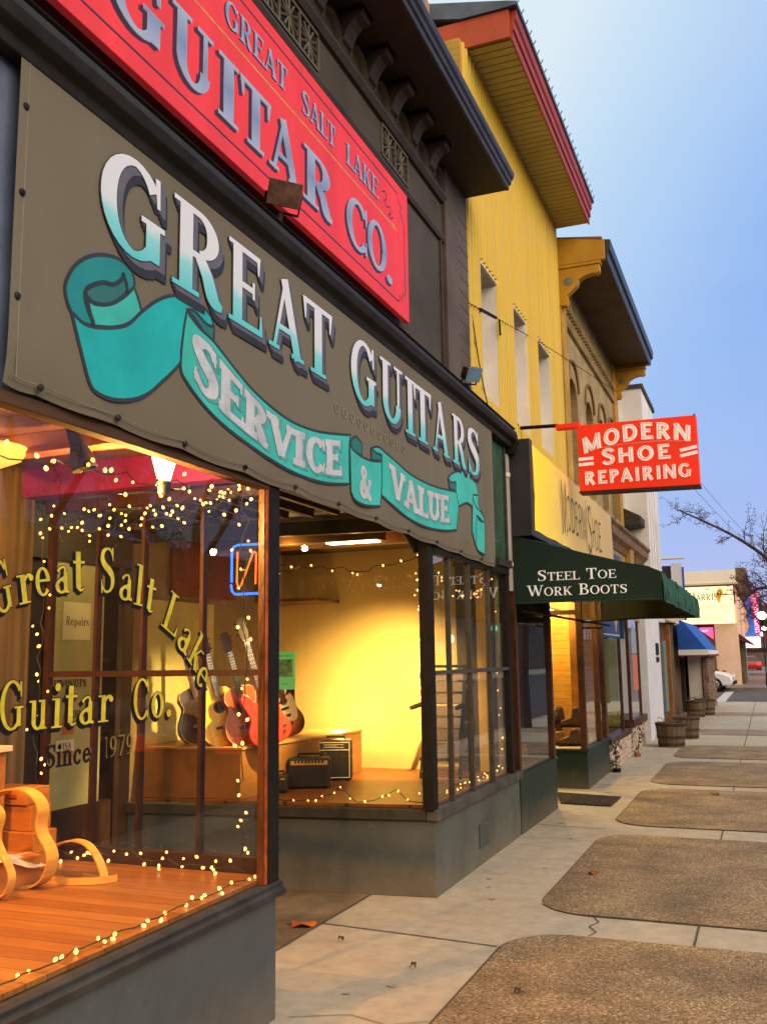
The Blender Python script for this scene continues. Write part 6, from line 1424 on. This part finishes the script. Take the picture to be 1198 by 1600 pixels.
# ------------------------------------------------------------------ white building, brown shop, corner shop
wbld = thing('white_building', 'tall white painted building with narrow recessed windows', 'building', (0, 21, 0))
M_wp = mat('white_paintwork', (.78, .79, .85), .7, .08, 1.2, .2, 40, grime=.15)
bx(-5, W + .02, 19.42, 20.2, 2.4, 7.6).build('rear_wing', mat('cream_render', (.66, .63, .62), .7, .12, 2, .2, grime=.3), wbld)
wv = MB(); ysx = [20.2, 20.55, 20.7, 21.05, 21.2, 21.55, 21.7, 22.5]
for i in range(0, len(ysx), 2): wv.box(-.3, .05, ysx[i], ysx[i + 1], 2.3, 7.2)
for i in range(1, len(ysx) - 1, 2): wv.box(-.3, .05, ysx[i], ysx[i + 1], 2.3, 3.4); wv.box(-.3, .05, ysx[i], ysx[i + 1], 6.0, 7.2)
wv.build('front_wall', M_wp, wbld); bx(-5, -.301, 20.201, 22.5, 0, 7.2).build('body', M_wp, wbld)
bx(-.3, .09, 20.18, 22.52, 7.201, 7.3).build('parapet_cap', M_trim, wbld)
bx(-.6, .06, 18.55, 21.0, 0, 2.3).build('ground_wall', mat('blue_white_wall', (.72, .76, .88), .7, .06, 2, .3, 30, grime=.1), wbld)
for a, z0, z1 in ((20.1, 1.58, 1.82), (20.1, 1.44, 1.54)): bx(.0605, .075, a, a + .5, z0, z1).build('name_plate', M_black, wbld)
cp_ = MB().prism([(W + .02, 19.44, 4.55), (-.02, 19.44, 4.36), (-.02, 19.44, 4.2), (W + .02, 19.44, 4.16)], (0, .74, 0)); cp_.build('window_hood', mat('dark_shingle', (.05, .05, .05), .8, .4, 16, .6, 30), wbld)
bx(W + .021, W + .06, 19.5, 20.15, 3.5, 4.15).build('lattice', mat('grey_lattice', (.33, .31, .27), .7, .3, 22, .2), wbld)
sg = thing('projecting_sign', 'small white and blue projecting sign on the white building', 'sign', (.3, 24.2, 3)); MB().box(.1, .36, 24.2, 24.26, 2.4, 3.8).build('board', M_wp, sg); MB().box(.36, .40, 24.19, 24.27, 2.4, 3.7).build('edge', mat('sign_blue', (.05, .10, .5), .5, .1, 3, 0), sg); MB().tube([(-.9, 24.22, 3.92), (.42, 24.22, 3.92)], .03, 6).build('arm', M_cream, sg); MB().box(-.15, .09, 24.3, 24.35, 2.3, 3.75).build('side_board', M_trim, sg)
bs = thing('brown_shop', 'narrow brown shopfront with colourful posters beyond the white wall', 'shop', (-.1, 24, 0))
bx(-4, -.1, 22.52, 27.6, 0, 2.35).build('wall', mat('brown_front', (.13, .085, .05), .7, .3, 3, .2), bs); bx(-.1, -.04, 22.7, 23.3, .3, 1.9).build('poster_panel', mat('teal_poster', (.03, .18, .28), .6, .6, 9, 0, c2=(.3, .22, .08)), bs); bx(-.1, .02, 23.6, 23.8, 0, 2.3).build('post', M_spost, bs); bx(-.1, -.06, 24.0, 24.7, .1, 2.0).build('door', M_darkin, bs); bx(-.1, .1, 22.6, 25.6, 2.352, 2.5).build('cornice', M_cream, bs)
cs_ = thing('corner_shop', 'low corner porch with a white door panel and rough brown stone pier', 'shop', (.2, 28, 0))
bx(-3, .0, 27.62, 31.5, 0, 2.3).build('wall', M_darkin, cs_); bx(.08, .44, 27.9, 28.1, .12, 1.62).build('white_panel', mat('white_panel', (.66, .64, .60), .7, .06, 3, .2, grime=.15), cs_, bevel=.01); stone(.46, .64, 27.85, 31.5, 1.62, 9).build('stone_pier', mat('brown_stone', (.3, .2, .16), .85, .35, 6, .7, 40), cs_, bevel=.01); bx(.0, .46, 28.11, 31.5, .1, 1.62).build('porch_wall', M_darkin, cs_); bx(.0, .62, 27.8, 31.5, 0, .1).build('step', M_stone, cs_, bevel=.01)
ba = thing('blue_awning', 'bright blue awning with a white and maroon scalloped edge', 'awning', (.4, 26, 1.7))
MB().prism([(.02, 25.9, 1.70), (.74, 25.9, 1.68), (.18, 25.9, 2.42), (.02, 25.9, 2.5)], (0, 5.4, 0)).build('canopy', mat('blue_canvas', (.008, .10, .50), .6, .15, 2, .2, 60), ba)
vv = MB(); vv2 = MB()
for i in range(12):
    x0, x1 = .02 + i * .06, .08 + i * .06; vv.box(x0, x1, 25.88, 25.89, 1.56, 1.70); vv2.prism([(x0, 25.875, 1.56), (x1, 25.875, 1.56), (x1 - .012, 25.875, 1.52 - .02 * math.sin(i * 1.6)), (x0 + .012, 25.875, 1.52 - .02 * math.sin(i * 1.6))], (0, .012, 0))
vv.box(.745, .755, 25.88, 31.3, 1.56, 1.69); vv2.box(.756, .762, 25.88, 31.3, 1.52, 1.575)
vv.build('valance', M_wp, ba); vv2.build('scalloped_edge', mat('maroon', (.22, .015, .03), .6, .2, 4, 0), ba)
# barrels
def barrel(loc, label, src=None):
    t = thing('barrel_planter', label, 'planter', loc, group='half barrel planters along the shopfronts'); k = dict(local=True); st = MB(); n = 18
    for i in range(n):
        a0, a1 = 2 * math.pi * i / n + .012, 2 * math.pi * (i + 1) / n - .012; P = []
        for r_, z in ((.205, 0), (.245, .46), (.215, .46), (.19, .05)): P.append((r_, z))
        vs = [(r_ * math.cos(a), r_ * math.sin(a), z) for a in (a0, a1) for r_, z in P]
        st.add(vs, [(0, 1, 5, 4), (1, 2, 6, 5), (2, 3, 7, 6), (3, 0, 4, 7), (0, 3, 2, 1), (4, 5, 6, 7)])
    st.build('staves', mat('weathered_oak', (.17, .12, .075), .8, .4, 5, .4, 50, stretch=(2, 2, .4)) if 'weathered_oak' not in bpy.data.materials else bpy.data.materials['weathered_oak'], t, **k)
    for z, r_ in ((.035, .2105), (.17, .2225), (.40, .2425)): MB().lathe([(r_, z), (r_ + .006, z), (r_ + .009, z + .045), (r_ + .002, z + .045)], (0, 0, 0), 24).build('hoop', mat('rusty_iron', (.05, .032, .025), .6, .4, 9, .3) if 'rusty_iron' not in bpy.data.materials else bpy.data.materials['rusty_iron'], t, smooth=True, **k)
    MB().lathe([(.001, .44), (.1, .435), (.213, .42)], (0, 0, 0), 18).build('soil', M_joint, t, **k)
    r_ = random.Random(4); tw = MB()
    for i in range(16): a = r_.uniform(0, 6.28); rr_ = r_.uniform(.02, .17); p = Vector((rr_ * math.cos(a), rr_ * math.sin(a), .42)); tw.tube([p, p + Vector((r_.uniform(-.05, .05), r_.uniform(-.05, .05), .08)), p + Vector((r_.uniform(-.1, .1), r_.uniform(-.1, .1), r_.uniform(.1, .17)))], .004, 3)
    tw.build('dry_stalks', mat('stalks', (.16, .10, .06), .8, .3, 9, 0), t, **k); return t
b0 = barrel((.50, 17.62, 0), 'front half barrel planter on the pavement by the stone base'); b0.scale = (1.06, 1.06, .9)
for p_, lb, rz in (((.62, 19.35, 0), 'half barrel planter partly hidden behind the front one', .7), ((.36, 25.9, 0), 'distant half barrel planter under the blue awning', 1.3), ((.55, 26.7, 0), 'farthest half barrel planter at the corner shop', 2.2)):
    c_ = copy_tree(b0); c_.location = p_; c_.rotation_euler = (0, 0, rz); c_['label'] = lb
# ------------------------------------------------------------------ hearing aid building across the side street
hb = thing('hearing_aid_building', 'peach plastered corner building with a lit yellow hearing aid sign', 'building', (0, 52, 0))
M_peach = mat('peach_plaster', (.88, .60, .44), .8, .10, 1.2, .2, 30)
MB().box(-.30, .82, 52, 70, -.1, 3.1).build('corner_wall', M_peach, hb); MB().box(-6, .82, 52.02, 70, 3.101, 5.2).build('upper_wall', M_peach, hb)
MB().box(-6, .9, 51.85, 70, 5.201, 5.85).build('parapet', mat('cream_parapet', (.92, .85, .72), .7, .08, 1, .1), hb); MB().box(-6, .98, 51.8, 70, 5.10, 5.2).build('string_course', M_cream, hb)
MB().sweep([(.9, 5.0), (1.0, 5.0), (1.3, 5.55), (1.42, 5.6), (1.42, 5.9), (.9, 5.95)], 51.9, 70).build('cornice', mat('brown_eaves', (.22, .15, .07), .7, .3, 2, .2), hb)
MB().box(-6, -.301, 53.2, 70, -.1, 3.1).build('shaded_wall', mat('shaded_wall_brown', (.10, .05, .035), .8, .3, 2, .2), hb); MB().prism([(-.95, 51.9, -.1), (-.30, 51.9, -.1), (-.302, 51.9, 2.25), (-.95, 51.9, 2.75)], (0, .3, 0)).build('corner_shade', mat('corner_shade_brown', (.12, .05, .03), .8, .25, 2, .2), hb)  # dark wall and tapered corner piece carry wall shading in their colour
MB().box(.83, 1.0, 53.5, 56, .0, 2.2).box(.83, 1.0, 57, 60, 0, 2.2).build('shop_window', mat('olive_window', (.10, .10, .05), .3, .3, 1, 0), hb); MB().prism([(.83, 53.0, 2.6), (1.45, 53.0, 2.1), (1.45, 53.0, 2.02), (.83, 53.0, 2.25)], (0, 8, 0)).build('small_awning', mat('dark_maroon', (.12, .01, .03), .7, .2, 2, 0), hb)
hs2 = thing('hearing_aid_sign', 'glowing pale yellow sign lettered HARRIS HEARING AID CENTER with an orange ear', 'sign', (-.4, 51.6, 3.1))
MB().box(-1.9, .74, 51.6, 51.98, 3.10, 5.0).build('light_box', mat('lit_yellow', (.95, .88, .48), .5, .05, 2, 0, emit=.95), hs2)
MB().box(.745, .82, 51.6, 51.98, 4.1, 5.0).build('red_side', mat('red_end', (.5, .05, .02), .5, .15, 2, 0, emit=.1), hs2); MB().box(-1.9, .8, 51.58, 51.99, 5.002, 5.05).build('top_rail', M_trim, hs2)
ph = lambda a, b, d: (a, 51.585 - d * 4, b)
q_ = Letters(ph); q_.line('Harris', -1.43, .0, 4.3, 4.72, small=.78, **AF); q_.build('lettering', mat('olive_letters', (.09, .08, .03), .6, .2, 3, 0), hs2)
q_ = Letters(ph); q_.line('Hearing Aid', -1.55, .6, 3.82, 4.12, small=.8, **AF); q_.line('Center', -.95, .15, 3.32, 3.6, small=.85, **AF); q_.build('pale_lettering', mat('washed_letters', (.62, .52, .26), .6, .1, 3, 0, emit=.5), hs2)
q_ = Letters(ph); q_.layer(.002); q_.area(spl([(.0, 4.15), (-.06, 4.4), (-.06, 4.7), (.08, 4.88), (.22, 4.82), (.24, 4.6), (.14, 4.45), (.1, 4.25)], 4)); q_.build('ear_emblem', mat('ear_orange', (.85, .34, .02), .5, .1, 3, 0, emit=.5), hs2)
q_ = Letters(ph); q_.layer(.004); q_.outline(cr([(.02, 4.5), (.0, 4.68), (.09, 4.78), (.16, 4.68), (.1, 4.56), (.08, 4.4)], 4), .035, closed=False)
for k in (1, 2, 3): q_.outline([(.2 + .1 * k * math.cos(R(a)), 4.62 + .12 * k * math.sin(R(a))) for a in range(-50, 60, 12)], .018, closed=False)
q_.build('ear_lines', mat('ear_dark', (.25, .10, .01), .6, .1, 3, 0), hs2)
t = thing('pink_neon_sign', 'pink glowing window sign under the hearing aid sign', 'neon sign', (-.8, 53.1, 2)); bx(-1.1, -.42, 53.1, 53.19, 1.75, 2.95).build('panel', emis('pink_glow', (1, .10, .30), 1.5), t)
q_ = Letters(lambda a, b, d: (a, 53.09 - d * 3, b))
for i, z in enumerate((2.75, 2.2, 1.95)): q_.stroke([(-1.0, z), (-.66, z + .04)], [.12, .1], lambda x, y: (x, y))
q_.build('print', emis('pink_print', (1, .6, .7), 1.2), t)
M_globe = emis('globe_glow', (1, .86, .6), 5)
def globe(name, loc, r, label, h=None):
    t = thing(name, label, 'lamp', (loc[0], loc[1], 0)); MB().sphere(loc, r, 14, 10).build('globe', M_globe, t, smooth=True)
    if h is not None:
        MB().lathe([(.05, h), (.05, .3), (.03, .5), (.026, loc[2] - r - .12), (.09, loc[2] - r - .05), (.07, loc[2] - r + .02), (.001, loc[2] - r + .02)], (loc[0], loc[1], 0), 10).build('post', M_black, t, smooth=True)
    else: MB().tube([(loc[0], loc[1], loc[2]), (loc[0], loc[1] + .3, loc[2] + .1)], .03, 6).build('bracket', M_black, t)
    return t
globe('wall_lamp', (-.68, 52.8, 1.45), .2, 'cream lamp on the dark wall below the pink sign'); globe('wall_lamp', (-.72, 52.6, .55), .2, 'low lamp on the dark wall beside the white car')
globe('street_lamp', (2.03, 50, 3.38), .2, 'round white globe street lamp on the far corner', -.15)
t = thing('hedge', 'low dark hedge and railing at the end of the block', 'hedge', (-.4, 41, 0)); hm = MB(); r_ = random.Random(5)
for i in range(420):
    c_ = Vector((r_.uniform(-2.2, .1), r_.uniform(49.2, 50.2), r_.uniform(-.1, .75))); a = Vector((r_.uniform(-1, 1), r_.uniform(-1, 1), r_.uniform(-1, 1))) * .12; b_ = a.orthogonal().normalized() * .1; hm.poly([c_ - a, c_ + b_, c_ + a, c_ - b_])
hm.build('leaves', mat('hedge_leaf', (.035, .022, .02), .8, .4, 4, 0), t)
t = thing('bike_rack', 'small metal bike rack near the white car', 'bike rack', (.0, 40, 0)); MB().tube([(-.05, 39, -.15), (-.05, 39, .55), (.0, 39.2, .62), (.05, 39.5, .55), (.05, 39.5, -.15)], .03, 6).tube([(-.05, 39, .25), (.05, 39.5, .25)], .025, 6).build('hoop', mat('rack_metal', (.16, .13, .12), .4, .3, 5, 0, metal=.6), t, smooth=True)
for k, (x, y, z, r__, lb) in enumerate(((1.35, 84, 3.4, .2, 'small warm street light beyond the theatre'), (1.75, 96, 3.3, .2, 'farther small warm street light'), (1.1, 90, 2.5, .22, 'low warm shop light far down the street'), (1.95, 120, 4.4, .28, 'farthest warm light at the end of the street'))): globe('far_lamp', (x, y, z), r__, lb)
t = thing('orange_shop_sign', 'small orange lit shop sign far down the street', 'sign', (1.2, 86, 2)); bx(.9, 1.5, 86, 86.2, 1.75, 2.35).build('panel', emis('orange_panel', (1, .3, .05), 1.3), t)
# cars
def car(name, loc, rz, paint, label, group=None):
    t = thing(name, label, 'car', loc, rot=(0, 0, rz), group=group); k = dict(local=True)
    prof_ = [(-2.15, .45), (-2.2, .62), (-2.12, .88), (-1.5, .95), (-1.05, 1.0), (1.0, .98), (1.75, .86), (2.1, .72), (2.18, .5), (2.1, .28), (-2.05, .28)]
    vs = []; ws = [(-.84, 1.0), (-.80, .985), (.80, .985), (.84, 1.0)]
    body = MB(); body.prism([(x, -.86, z) for x, z in prof_], (0, 1.72, 0)); body.build('body', paint, t, bevel=.08, smooth=True, **k)
    gl = [(-1.45, .95), (-.75, 1.38), (.15, 1.42), (1.05, .97)]
    cabn = MB(); P = [(x, -.78, z) if z < 1.2 else (x, -.62, z) for x, z in gl]; P2 = [(x, -y, z) for x, y, z in P]
    cabn.add(P + P2, [(0, 1, 2, 3), (4, 7, 6, 5), (0, 4, 5, 1), (1, 5, 6, 2), (2, 6, 7, 3)]); cabn.build('window', mat('car_glass', (.015, .018, .02), .06, .2, 2, 0, spec=.9) if 'car_glass' not in bpy.data.materials else bpy.data.materials['car_glass'], t, bevel=.03, **k)
    MB().prism([(x, -.60, z) for x, z in ((-.78, 1.385), (-.7, 1.42), (.1, 1.455), (.2, 1.425))], (0, 1.2, 0)).build('roof', paint, t, bevel=.02, **k)
    for sx in (-1.35, 1.38):
        for sy in (-1, 1):
            w_ = MB().lathe([(.001, -.09), (.2, -.09), (.31, -.08), (.33, -.04), (.33, .04), (.31, .08), (.2, .09), (.001, .09)], (sx, sy * .80, .33), 20, 'y').build('tyre', M_black, t, smooth=True, **k)
            MB().lathe([(.001, .1), (.1, .095), (.19, .085), (.2, .0905)], (0, 0, 0), 14, 'y').add([], []).build('rim', M_chrome, w_, smooth=True, **k).location = (sx, sy * .80 if sy > 0 else -.80 - .19, .33)
    for sy in (-1, 1):
        MB().sphere((2.06, sy * .62, .66), .12, 10, 6).build('headlight', mat('headlight_glass', (.5, .5, .5), .1, .1, 2, 0, spec=.9) if 'headlight_glass' not in bpy.data.materials else bpy.data.materials['headlight_glass'], t, smooth=True, **k)
        bx(-2.215, -2.14, sy * .62 - .18, sy * .62 + .18, .62, .82).build('tail_light', emis('tail_red', (1, .05, .02), 1.6) if 'tail_red' not in bpy.data.materials else bpy.data.materials['tail_red'], t, bevel=.02, **k)
    bx(2.1, 2.2, -.7, .7, .34, .5).build('bumper', M_black, t, bevel=.02, **k); return t
car('parked_car', (-1.48, 47.0, -.147), R(-4), mat('white_car_paint', (.75, .75, .78), .2, .05, 2, 0, spec=.7), 'white car nosing out of the side street, only its front showing')
rc_ = car('parked_car', (.5, 96, -.15), R(96), mat('red_car_paint', (.5, .03, .03), .25, .05, 2, 0, spec=.7), 'distant red car seen from behind with its tail lights lit')
car('parked_car', (4.6, 12.5, -.15), R(90), mat('dark_blue_paint', (.02, .025, .045), .15, .1, 2, 0, spec=.8), 'dark blue car parked at the kerb, mirrored in the shop windows')
# far cinema front
th = thing('cinema_front', 'far blue lit theatre front with a white reader board', 'theatre', (1, 73, 0)); M_cb = mat('blue_sign_face', (.03, .16, .6), .5, .25, .6, 0, emit=.6)
bx(.15, 1.75, 73, 73.4, 2.75, 5.8).build('blue_front', M_cb, th); bx(.55, 1.75, 72.6, 72.95, 1.95, 2.72).build('reader_board', emis('reader_glow', (1, .95, .8), 1.5), th); bx(-3, .6, 73.41, 80, -.1, 3.3).build('wall', M_peach, th); bx(.6, 2.6, 74, 80, 1.6, 1.93).build('canopy', M_darkin, th)
bx(.0, .5, 72.4, 72.7, 1.7, 3.0).build('yellow_lamp_box', emis('yellow_box', (1, .55, .15), 1.1), th)
q_ = Letters(lambda a, b, d: (a, 72.98 - d * 3, b)); q_.area(spl([(.35, 3.2), (.3, 4.0), (.6, 4.9), (.95, 4.8), (.9, 4.1), (1.05, 3.5), (.8, 3.0)], 4)); q_.build('painted_figure_shape', mat('cream_shape', (.75, .45, .2), .6, .4, 1.6, 0, emit=.35), th)
q_ = Letters(lambda a, b, d: (a, 72.98 - d * 3, b)); q_.outline([(.72 + .2 * math.cos(k * .63), 5.35 + .22 * math.sin(k * .63)) for k in range(10)], .1); q_.build('orange_ring', emis('orange_ring', (1, .35, .08), .9), th)
vs_ = thing('vertical_neon_sign', 'tall narrow pink neon theatre sign hanging above the street', 'neon sign', (1.5, 72, 3))
MB().prism([(1.28, 72, 5.95), (1.82, 72, 5.95), (1.75, 72, 3.0), (1.6, 72, 2.75), (1.45, 72, 3.0)], (0, .5, 0)).build('blade', emis('pink_blade', (1, .06, .25), 1.5), vs_)
q_ = Letters(lambda a, b, d: (a, 71.97 - d * 3, b))
for i in range(9): z = 5.7 - i * .31; q_.outline([(1.48, z), (1.70, z - .02), (1.68, z - .2), (1.49, z - .2)], .05, closed=(i % 3 != 1))
q_.build('neon_letters', emis('neon_white', (1, .8, .85), 2.2), vs_)
# dark end of the street
eb = thing('distant_block', 'dark brown building block closing the end of the street', 'building', (6, 150, 0))
MB().box(-8, 14, 150, 170, -.2, 8.5).build('wall', mat('dark_brown_block', (.10, .06, .06), .9, .3, .3, 0), eb)
wl = MB()
for i in range(10): wl.box(-6 + i * 1.2, -5.4 + i * 1.2, 149.9, 149.99, 2.6 + (i % 3) * 1.4, 3.2 + (i % 3) * 1.4)
wl.build('lit_windows', emis('far_windows', (1, .7, .4), .6), eb)
MB().box(-20, 2, 120, 140, -.2, 4).build('lower_wing', mat('grey_block', (.16, .12, .12), .9, .3, .3, 0), eb)

# ------------------------------------------------------------------ bare trees with reddish buds
M_bark = mat('bark', (.085, .06, .075), .9, .4, 10, .4, 40); M_bud = mat('red_buds', (.11, .028, .045), .8, .4, 6, 0)
def tree(loc, limbs, seed, label, trunk_h=3.1, twig=1.0, nb=3):
    rn = random.Random(seed); t = thing('bare_tree', label, 'tree', loc); L0 = Vector(loc); tr_ = MB(); tw = MB(); bd = MB()
    tr_.tube([L0 + Vector((0, 0, -.1)), L0 + Vector((.02, .01, 1)), L0 + Vector((-.03, 0, 2.1)), L0 + Vector((0, .02, trunk_h)), L0 + Vector((.05, .0, trunk_h + .8)), L0 + Vector((.3, .1, trunk_h + 1.6))], [.15, .12, .11, .10, .06, .03], 8)
    def bud(p):
        for _ in range(nb):
            c_ = p + Vector((rn.uniform(-.05, .05), rn.uniform(-.05, .05), rn.uniform(-.05, .05))); a = Vector((rn.uniform(-1, 1), rn.uniform(-1, 1), rn.uniform(-1, 1))) * .018 * twig; b_ = a.orthogonal().normalized() * .014 * twig; bd.poly([c_ - a, c_ + b_, c_ + a, c_ - b_])
    def grow(p, d, l, r, lev):
        n_ = 4; P = [p]; dd = d.copy()
        for k in range(n_):
            dd = (dd + Vector((rn.uniform(-.22, .22), rn.uniform(-.22, .22), rn.uniform(-.12, .22)))).normalized(); P.append(P[-1] + dd * l / n_)
        tw.tube(P, [r * (1 - .17 * k) for k in range(n_ + 1)], 4 if lev else 5, cap=False)
        if lev == 0:
            for q in P[1:]: bud(q)
            return
        for k in range(1, n_ + 1):
            for _ in range(2 if k % 2 else 1):
                nd = (dd * rn.uniform(.3, .9) + Vector((rn.uniform(-1, 1), rn.uniform(-1, 1), rn.uniform(-.5, .9)))).normalized(); grow(P[k], nd, l * rn.uniform(.4, .62), r * .5, lev - 1)
    if len(limbs) > 5: limbs = [limbs[0], limbs[1], limbs[4], limbs[5]]
    for lm_ in limbs:
        P = cr([tuple(L0 + Vector(q)) for q in lm_], 4); m_ = len(P); rad = [.062 - .05 * i / m_ for i in range(m_)]
        tr_.tube(P, rad, 6)
        for i in range(3, m_):
            for _ in range(1 if i % 4 else 2):
                d_ = Vector(P[i]) - Vector(P[i - 1]); nd = (d_.normalized() * rn.uniform(.2, .8) + Vector((rn.uniform(-.8, .8), rn.uniform(-.9, .9), rn.uniform(-.5, .9)))).normalized(); grow(Vector(P[i]), nd, rn.uniform(.35, .75), .011, 1 if i < m_ - 2 else 1)
    tr_.build('trunk', M_bark, t, smooth=True); c_ = tw.build('crown', M_bark, t); bd.build('buds', M_bud, c_); return t
tree((2.95, 21.5, 0), [[(0, 0, 2.6), (-.5, 0, 3.4), (-1.3, .1, 4.1), (-2.4, .2, 4.75)], [(0, 0, 2.4), (-.5, .3, 2.9), (-.9, .4, 2.95), (-1.2, .5, 2.7)], [(0, 0, 2.9), (-.4, -.4, 3.5), (-.9, -.8, 3.9), (-1.2, -1.0, 4.15)],
     [(0, 0, 2.9), (.6, .2, 3.6), (1.2, .3, 4.2), (1.6, .4, 4.7)], [(0, 0, 2.7), (.2, .7, 3.3), (-.3, 1.5, 3.7), (-.7, 2.1, 3.9)], [(0, 0, 2.8), (.3, -.8, 3.7), (.6, -1.6, 4.4), (.8, -2.2, 5)]], 11, 'bare street tree with reddish buds reaching in at the right edge')
tree((2.95, 33, -.1), [[(0, 0, 2.2), (-.4, 0, 2.9), (-.8, 0, 3.3), (-1.1, 0, 3.5)], [(0, 0, 2.4), (-.3, .3, 3.2), (-.5, .4, 3.9), (-.6, .5, 4.5)], [(0, 0, 3), (.5, .3, 4), (.9, .3, 5), (1, .4, 5.6)]], 12, 'second bare tree farther down the kerb behind the first', twig=1.3)
tree((3.2, 60, -.1), [[(0, 0, 2.2), (-.5, 0, 3.2), (-1.2, 0, 4.2), (-1.5, 0, 5.0)], [(0, 0, 2.4), (-.8, .3, 3.0), (-1.4, .4, 3.6), (-1.8, .5, 4.0)], [(0, 0, 3), (.5, .3, 4), (.9, .3, 5), (1, .4, 5.6)]], 14, 'distant bare tree in front of the theatre lights', twig=2.2)
tree((.15, 50.9, -.15), [[(0, 0, .5), (-.1, 0, 1.0), (-.3, 0, 1.5), (-.5, 0, 1.9)], [(0, 0, .5), (.15, .0, 1.0), (.3, 0, 1.5), (.45, 0, 2.0)], [(0, 0, .6), (0, .1, 1.2), (.05, 0, 1.8)]], 15, 'small bare shrub against the peach corner wall', trunk_h=.7, twig=1.5) if False else None
tree((6.2, 9, 0), [[(0, 0, 2.2), (-.5, 0, 3.2), (-1.2, 0, 4.2), (-1.5, 0, 5.0)], [(0, 0, 2.4), (-.8, .3, 3.0), (-1.4, .4, 3.6), (-1.8, .5, 4.0)], [(0, 0, 3), (.5, .3, 4), (.9, .3, 5), (1, .4, 5.6)], [(0, 0, 2.6), (.2, -.8, 3.4), (0, -1.6, 4.2), (.1, -2, 5)]], 16, 'bare tree across the road, mirrored in the shop windows', twig=1.2)
for tr0 in [o for o in C.objects if o.name.startswith('bare_tree') and o.get('label', '').startswith('bare tree across')]:
    for (x_, y_, rz_, lb) in ((6.6, 13.5, 1.9, 'second bare tree across the road, mirrored in the shop windows'), (6.3, 19, 3.6, 'third bare tree across the road, mirrored in the shop windows')):
        c_ = copy_tree(tr0); c_.location = (x_, y_, 0); c_.rotation_euler = (0, 0, rz_); c_['label'] = lb
# ------------------------------------------------------------------ what the windows mirror: the opposite side of the street
for i, (y0, y1, h_, c_, lb) in enumerate(((-30, 22, 8.5, (.16, .09, .065), 'dark red brick block across the street, mirrored in the windows'), (22.5, 220, 7.0, (.13, .11, .095), 'grey shop block far across the street, mirrored in the windows'))):
    ob = thing('opposite_building', lb, 'building', (24, y0, 0)); MB().box(24, 40, y0, y1, -.2, h_).build('wall', mat('opposite_wall', c_, .85, .25, .8, .2), ob)
    wq = MB(); y = y0 + 1.5
    while y < y1 - 2: wq.box(23.96, 23.995, y, y + 1.2, 4.2, 6.2); y += 2.6
    wq.build('windows', mat('opposite_glass', (.03, .04, .06), .15, .2, 2, 0, spec=.8) if i == 0 else bpy.data.materials['opposite_glass'], ob)
t = thing('red_shop_sign', 'red lit shop sign across the street, mirrored in the small panes', 'sign', (23.9, 74, 2)); bx(23.8, 23.95, 68, 82, 1.9, 3.0).build('panel', emis('red_strip', (1, .03, .06), 3), t)
for y_, lb in ((60, 'nearest globe lamp across the street'), (66, 'second globe lamp across the street')): globe('street_lamp', (19, y_, 2.9), .32, lb + ', mirrored in the small panes', -.15)
t = thing('traffic_signal', 'green traffic signal down the street, mirrored in the small panes', 'traffic light', (23, 100, 0)); MB().sphere((23, 100, 4.6), .34).sphere((25, 100, 4.5), .34).build('lamp', emis('green_go', (.03, 1, .45), 9), t, smooth=True); MB().tube([(23, 100.4, -.2), (23, 100.4, 5.2), (25.3, 100.4, 5.2)], .1, 6).box(22.6, 23.4, 100.35, 100.45, 4.1, 6.3).build('mast', M_black, t)

# ------------------------------------------------------------------ fallen leaves
def leaf(loc, rz, s, m, label):
    P = []; 
    for k in range(20):
        a = 2 * math.pi * k / 20; r_ = s * (.62 + .38 * (1 if k % 4 == 0 else (.45 if k % 4 == 2 else .7))); P.append((r_ * math.cos(a), r_ * math.sin(a) * .8, .012 + .014 * math.sin(3 * a) * (r_ / s)))
    t = thing('fallen_leaf', label, 'leaf', loc, rot=(0, 0, rz)); mb = MB(); mb.add([(0, 0, .022)] + P, [(0, i + 1, (i + 1) % 20 + 1) for i in range(20)]); mb.build('blade', m, t, local=True); MB().tube([(0, 0, .02), (-s * .6, .01, .012), (-s * 1.2, .03, .006)], .0018, 4).build('stem', M_trim, t, local=True)
M_lf = mat('orange_leaf', (.42, .11, .02), .7, .35, 25, 0)
leaf((-.55, 5.42, .006), .4, .085, M_lf, 'orange dry leaf on the old slab in front of the entrance'); leaf((.87, 7.32, .01), 1.5, .05, M_lf, 'small orange leaf on the middle pavement panel'); leaf((1.5, 11.72, .01), 2.4, .07, mat('tan_leaf', (.26, .12, .04), .7, .3, 25, 0), 'brown leaf on the panel farther along the pavement')
r_ = random.Random(9)
for i, (x, y, lb) in enumerate(((-.2, 5.2, 'dark bit of leaf near the long pavement joint'), (.35, 4.9, 'dark fleck on the concrete beside the nearest panel'), (.95, 4.7, 'dark fleck on the nearest gravelly panel'))): leaf((x, y, .012), i * 2., .02, M_trim, lb)
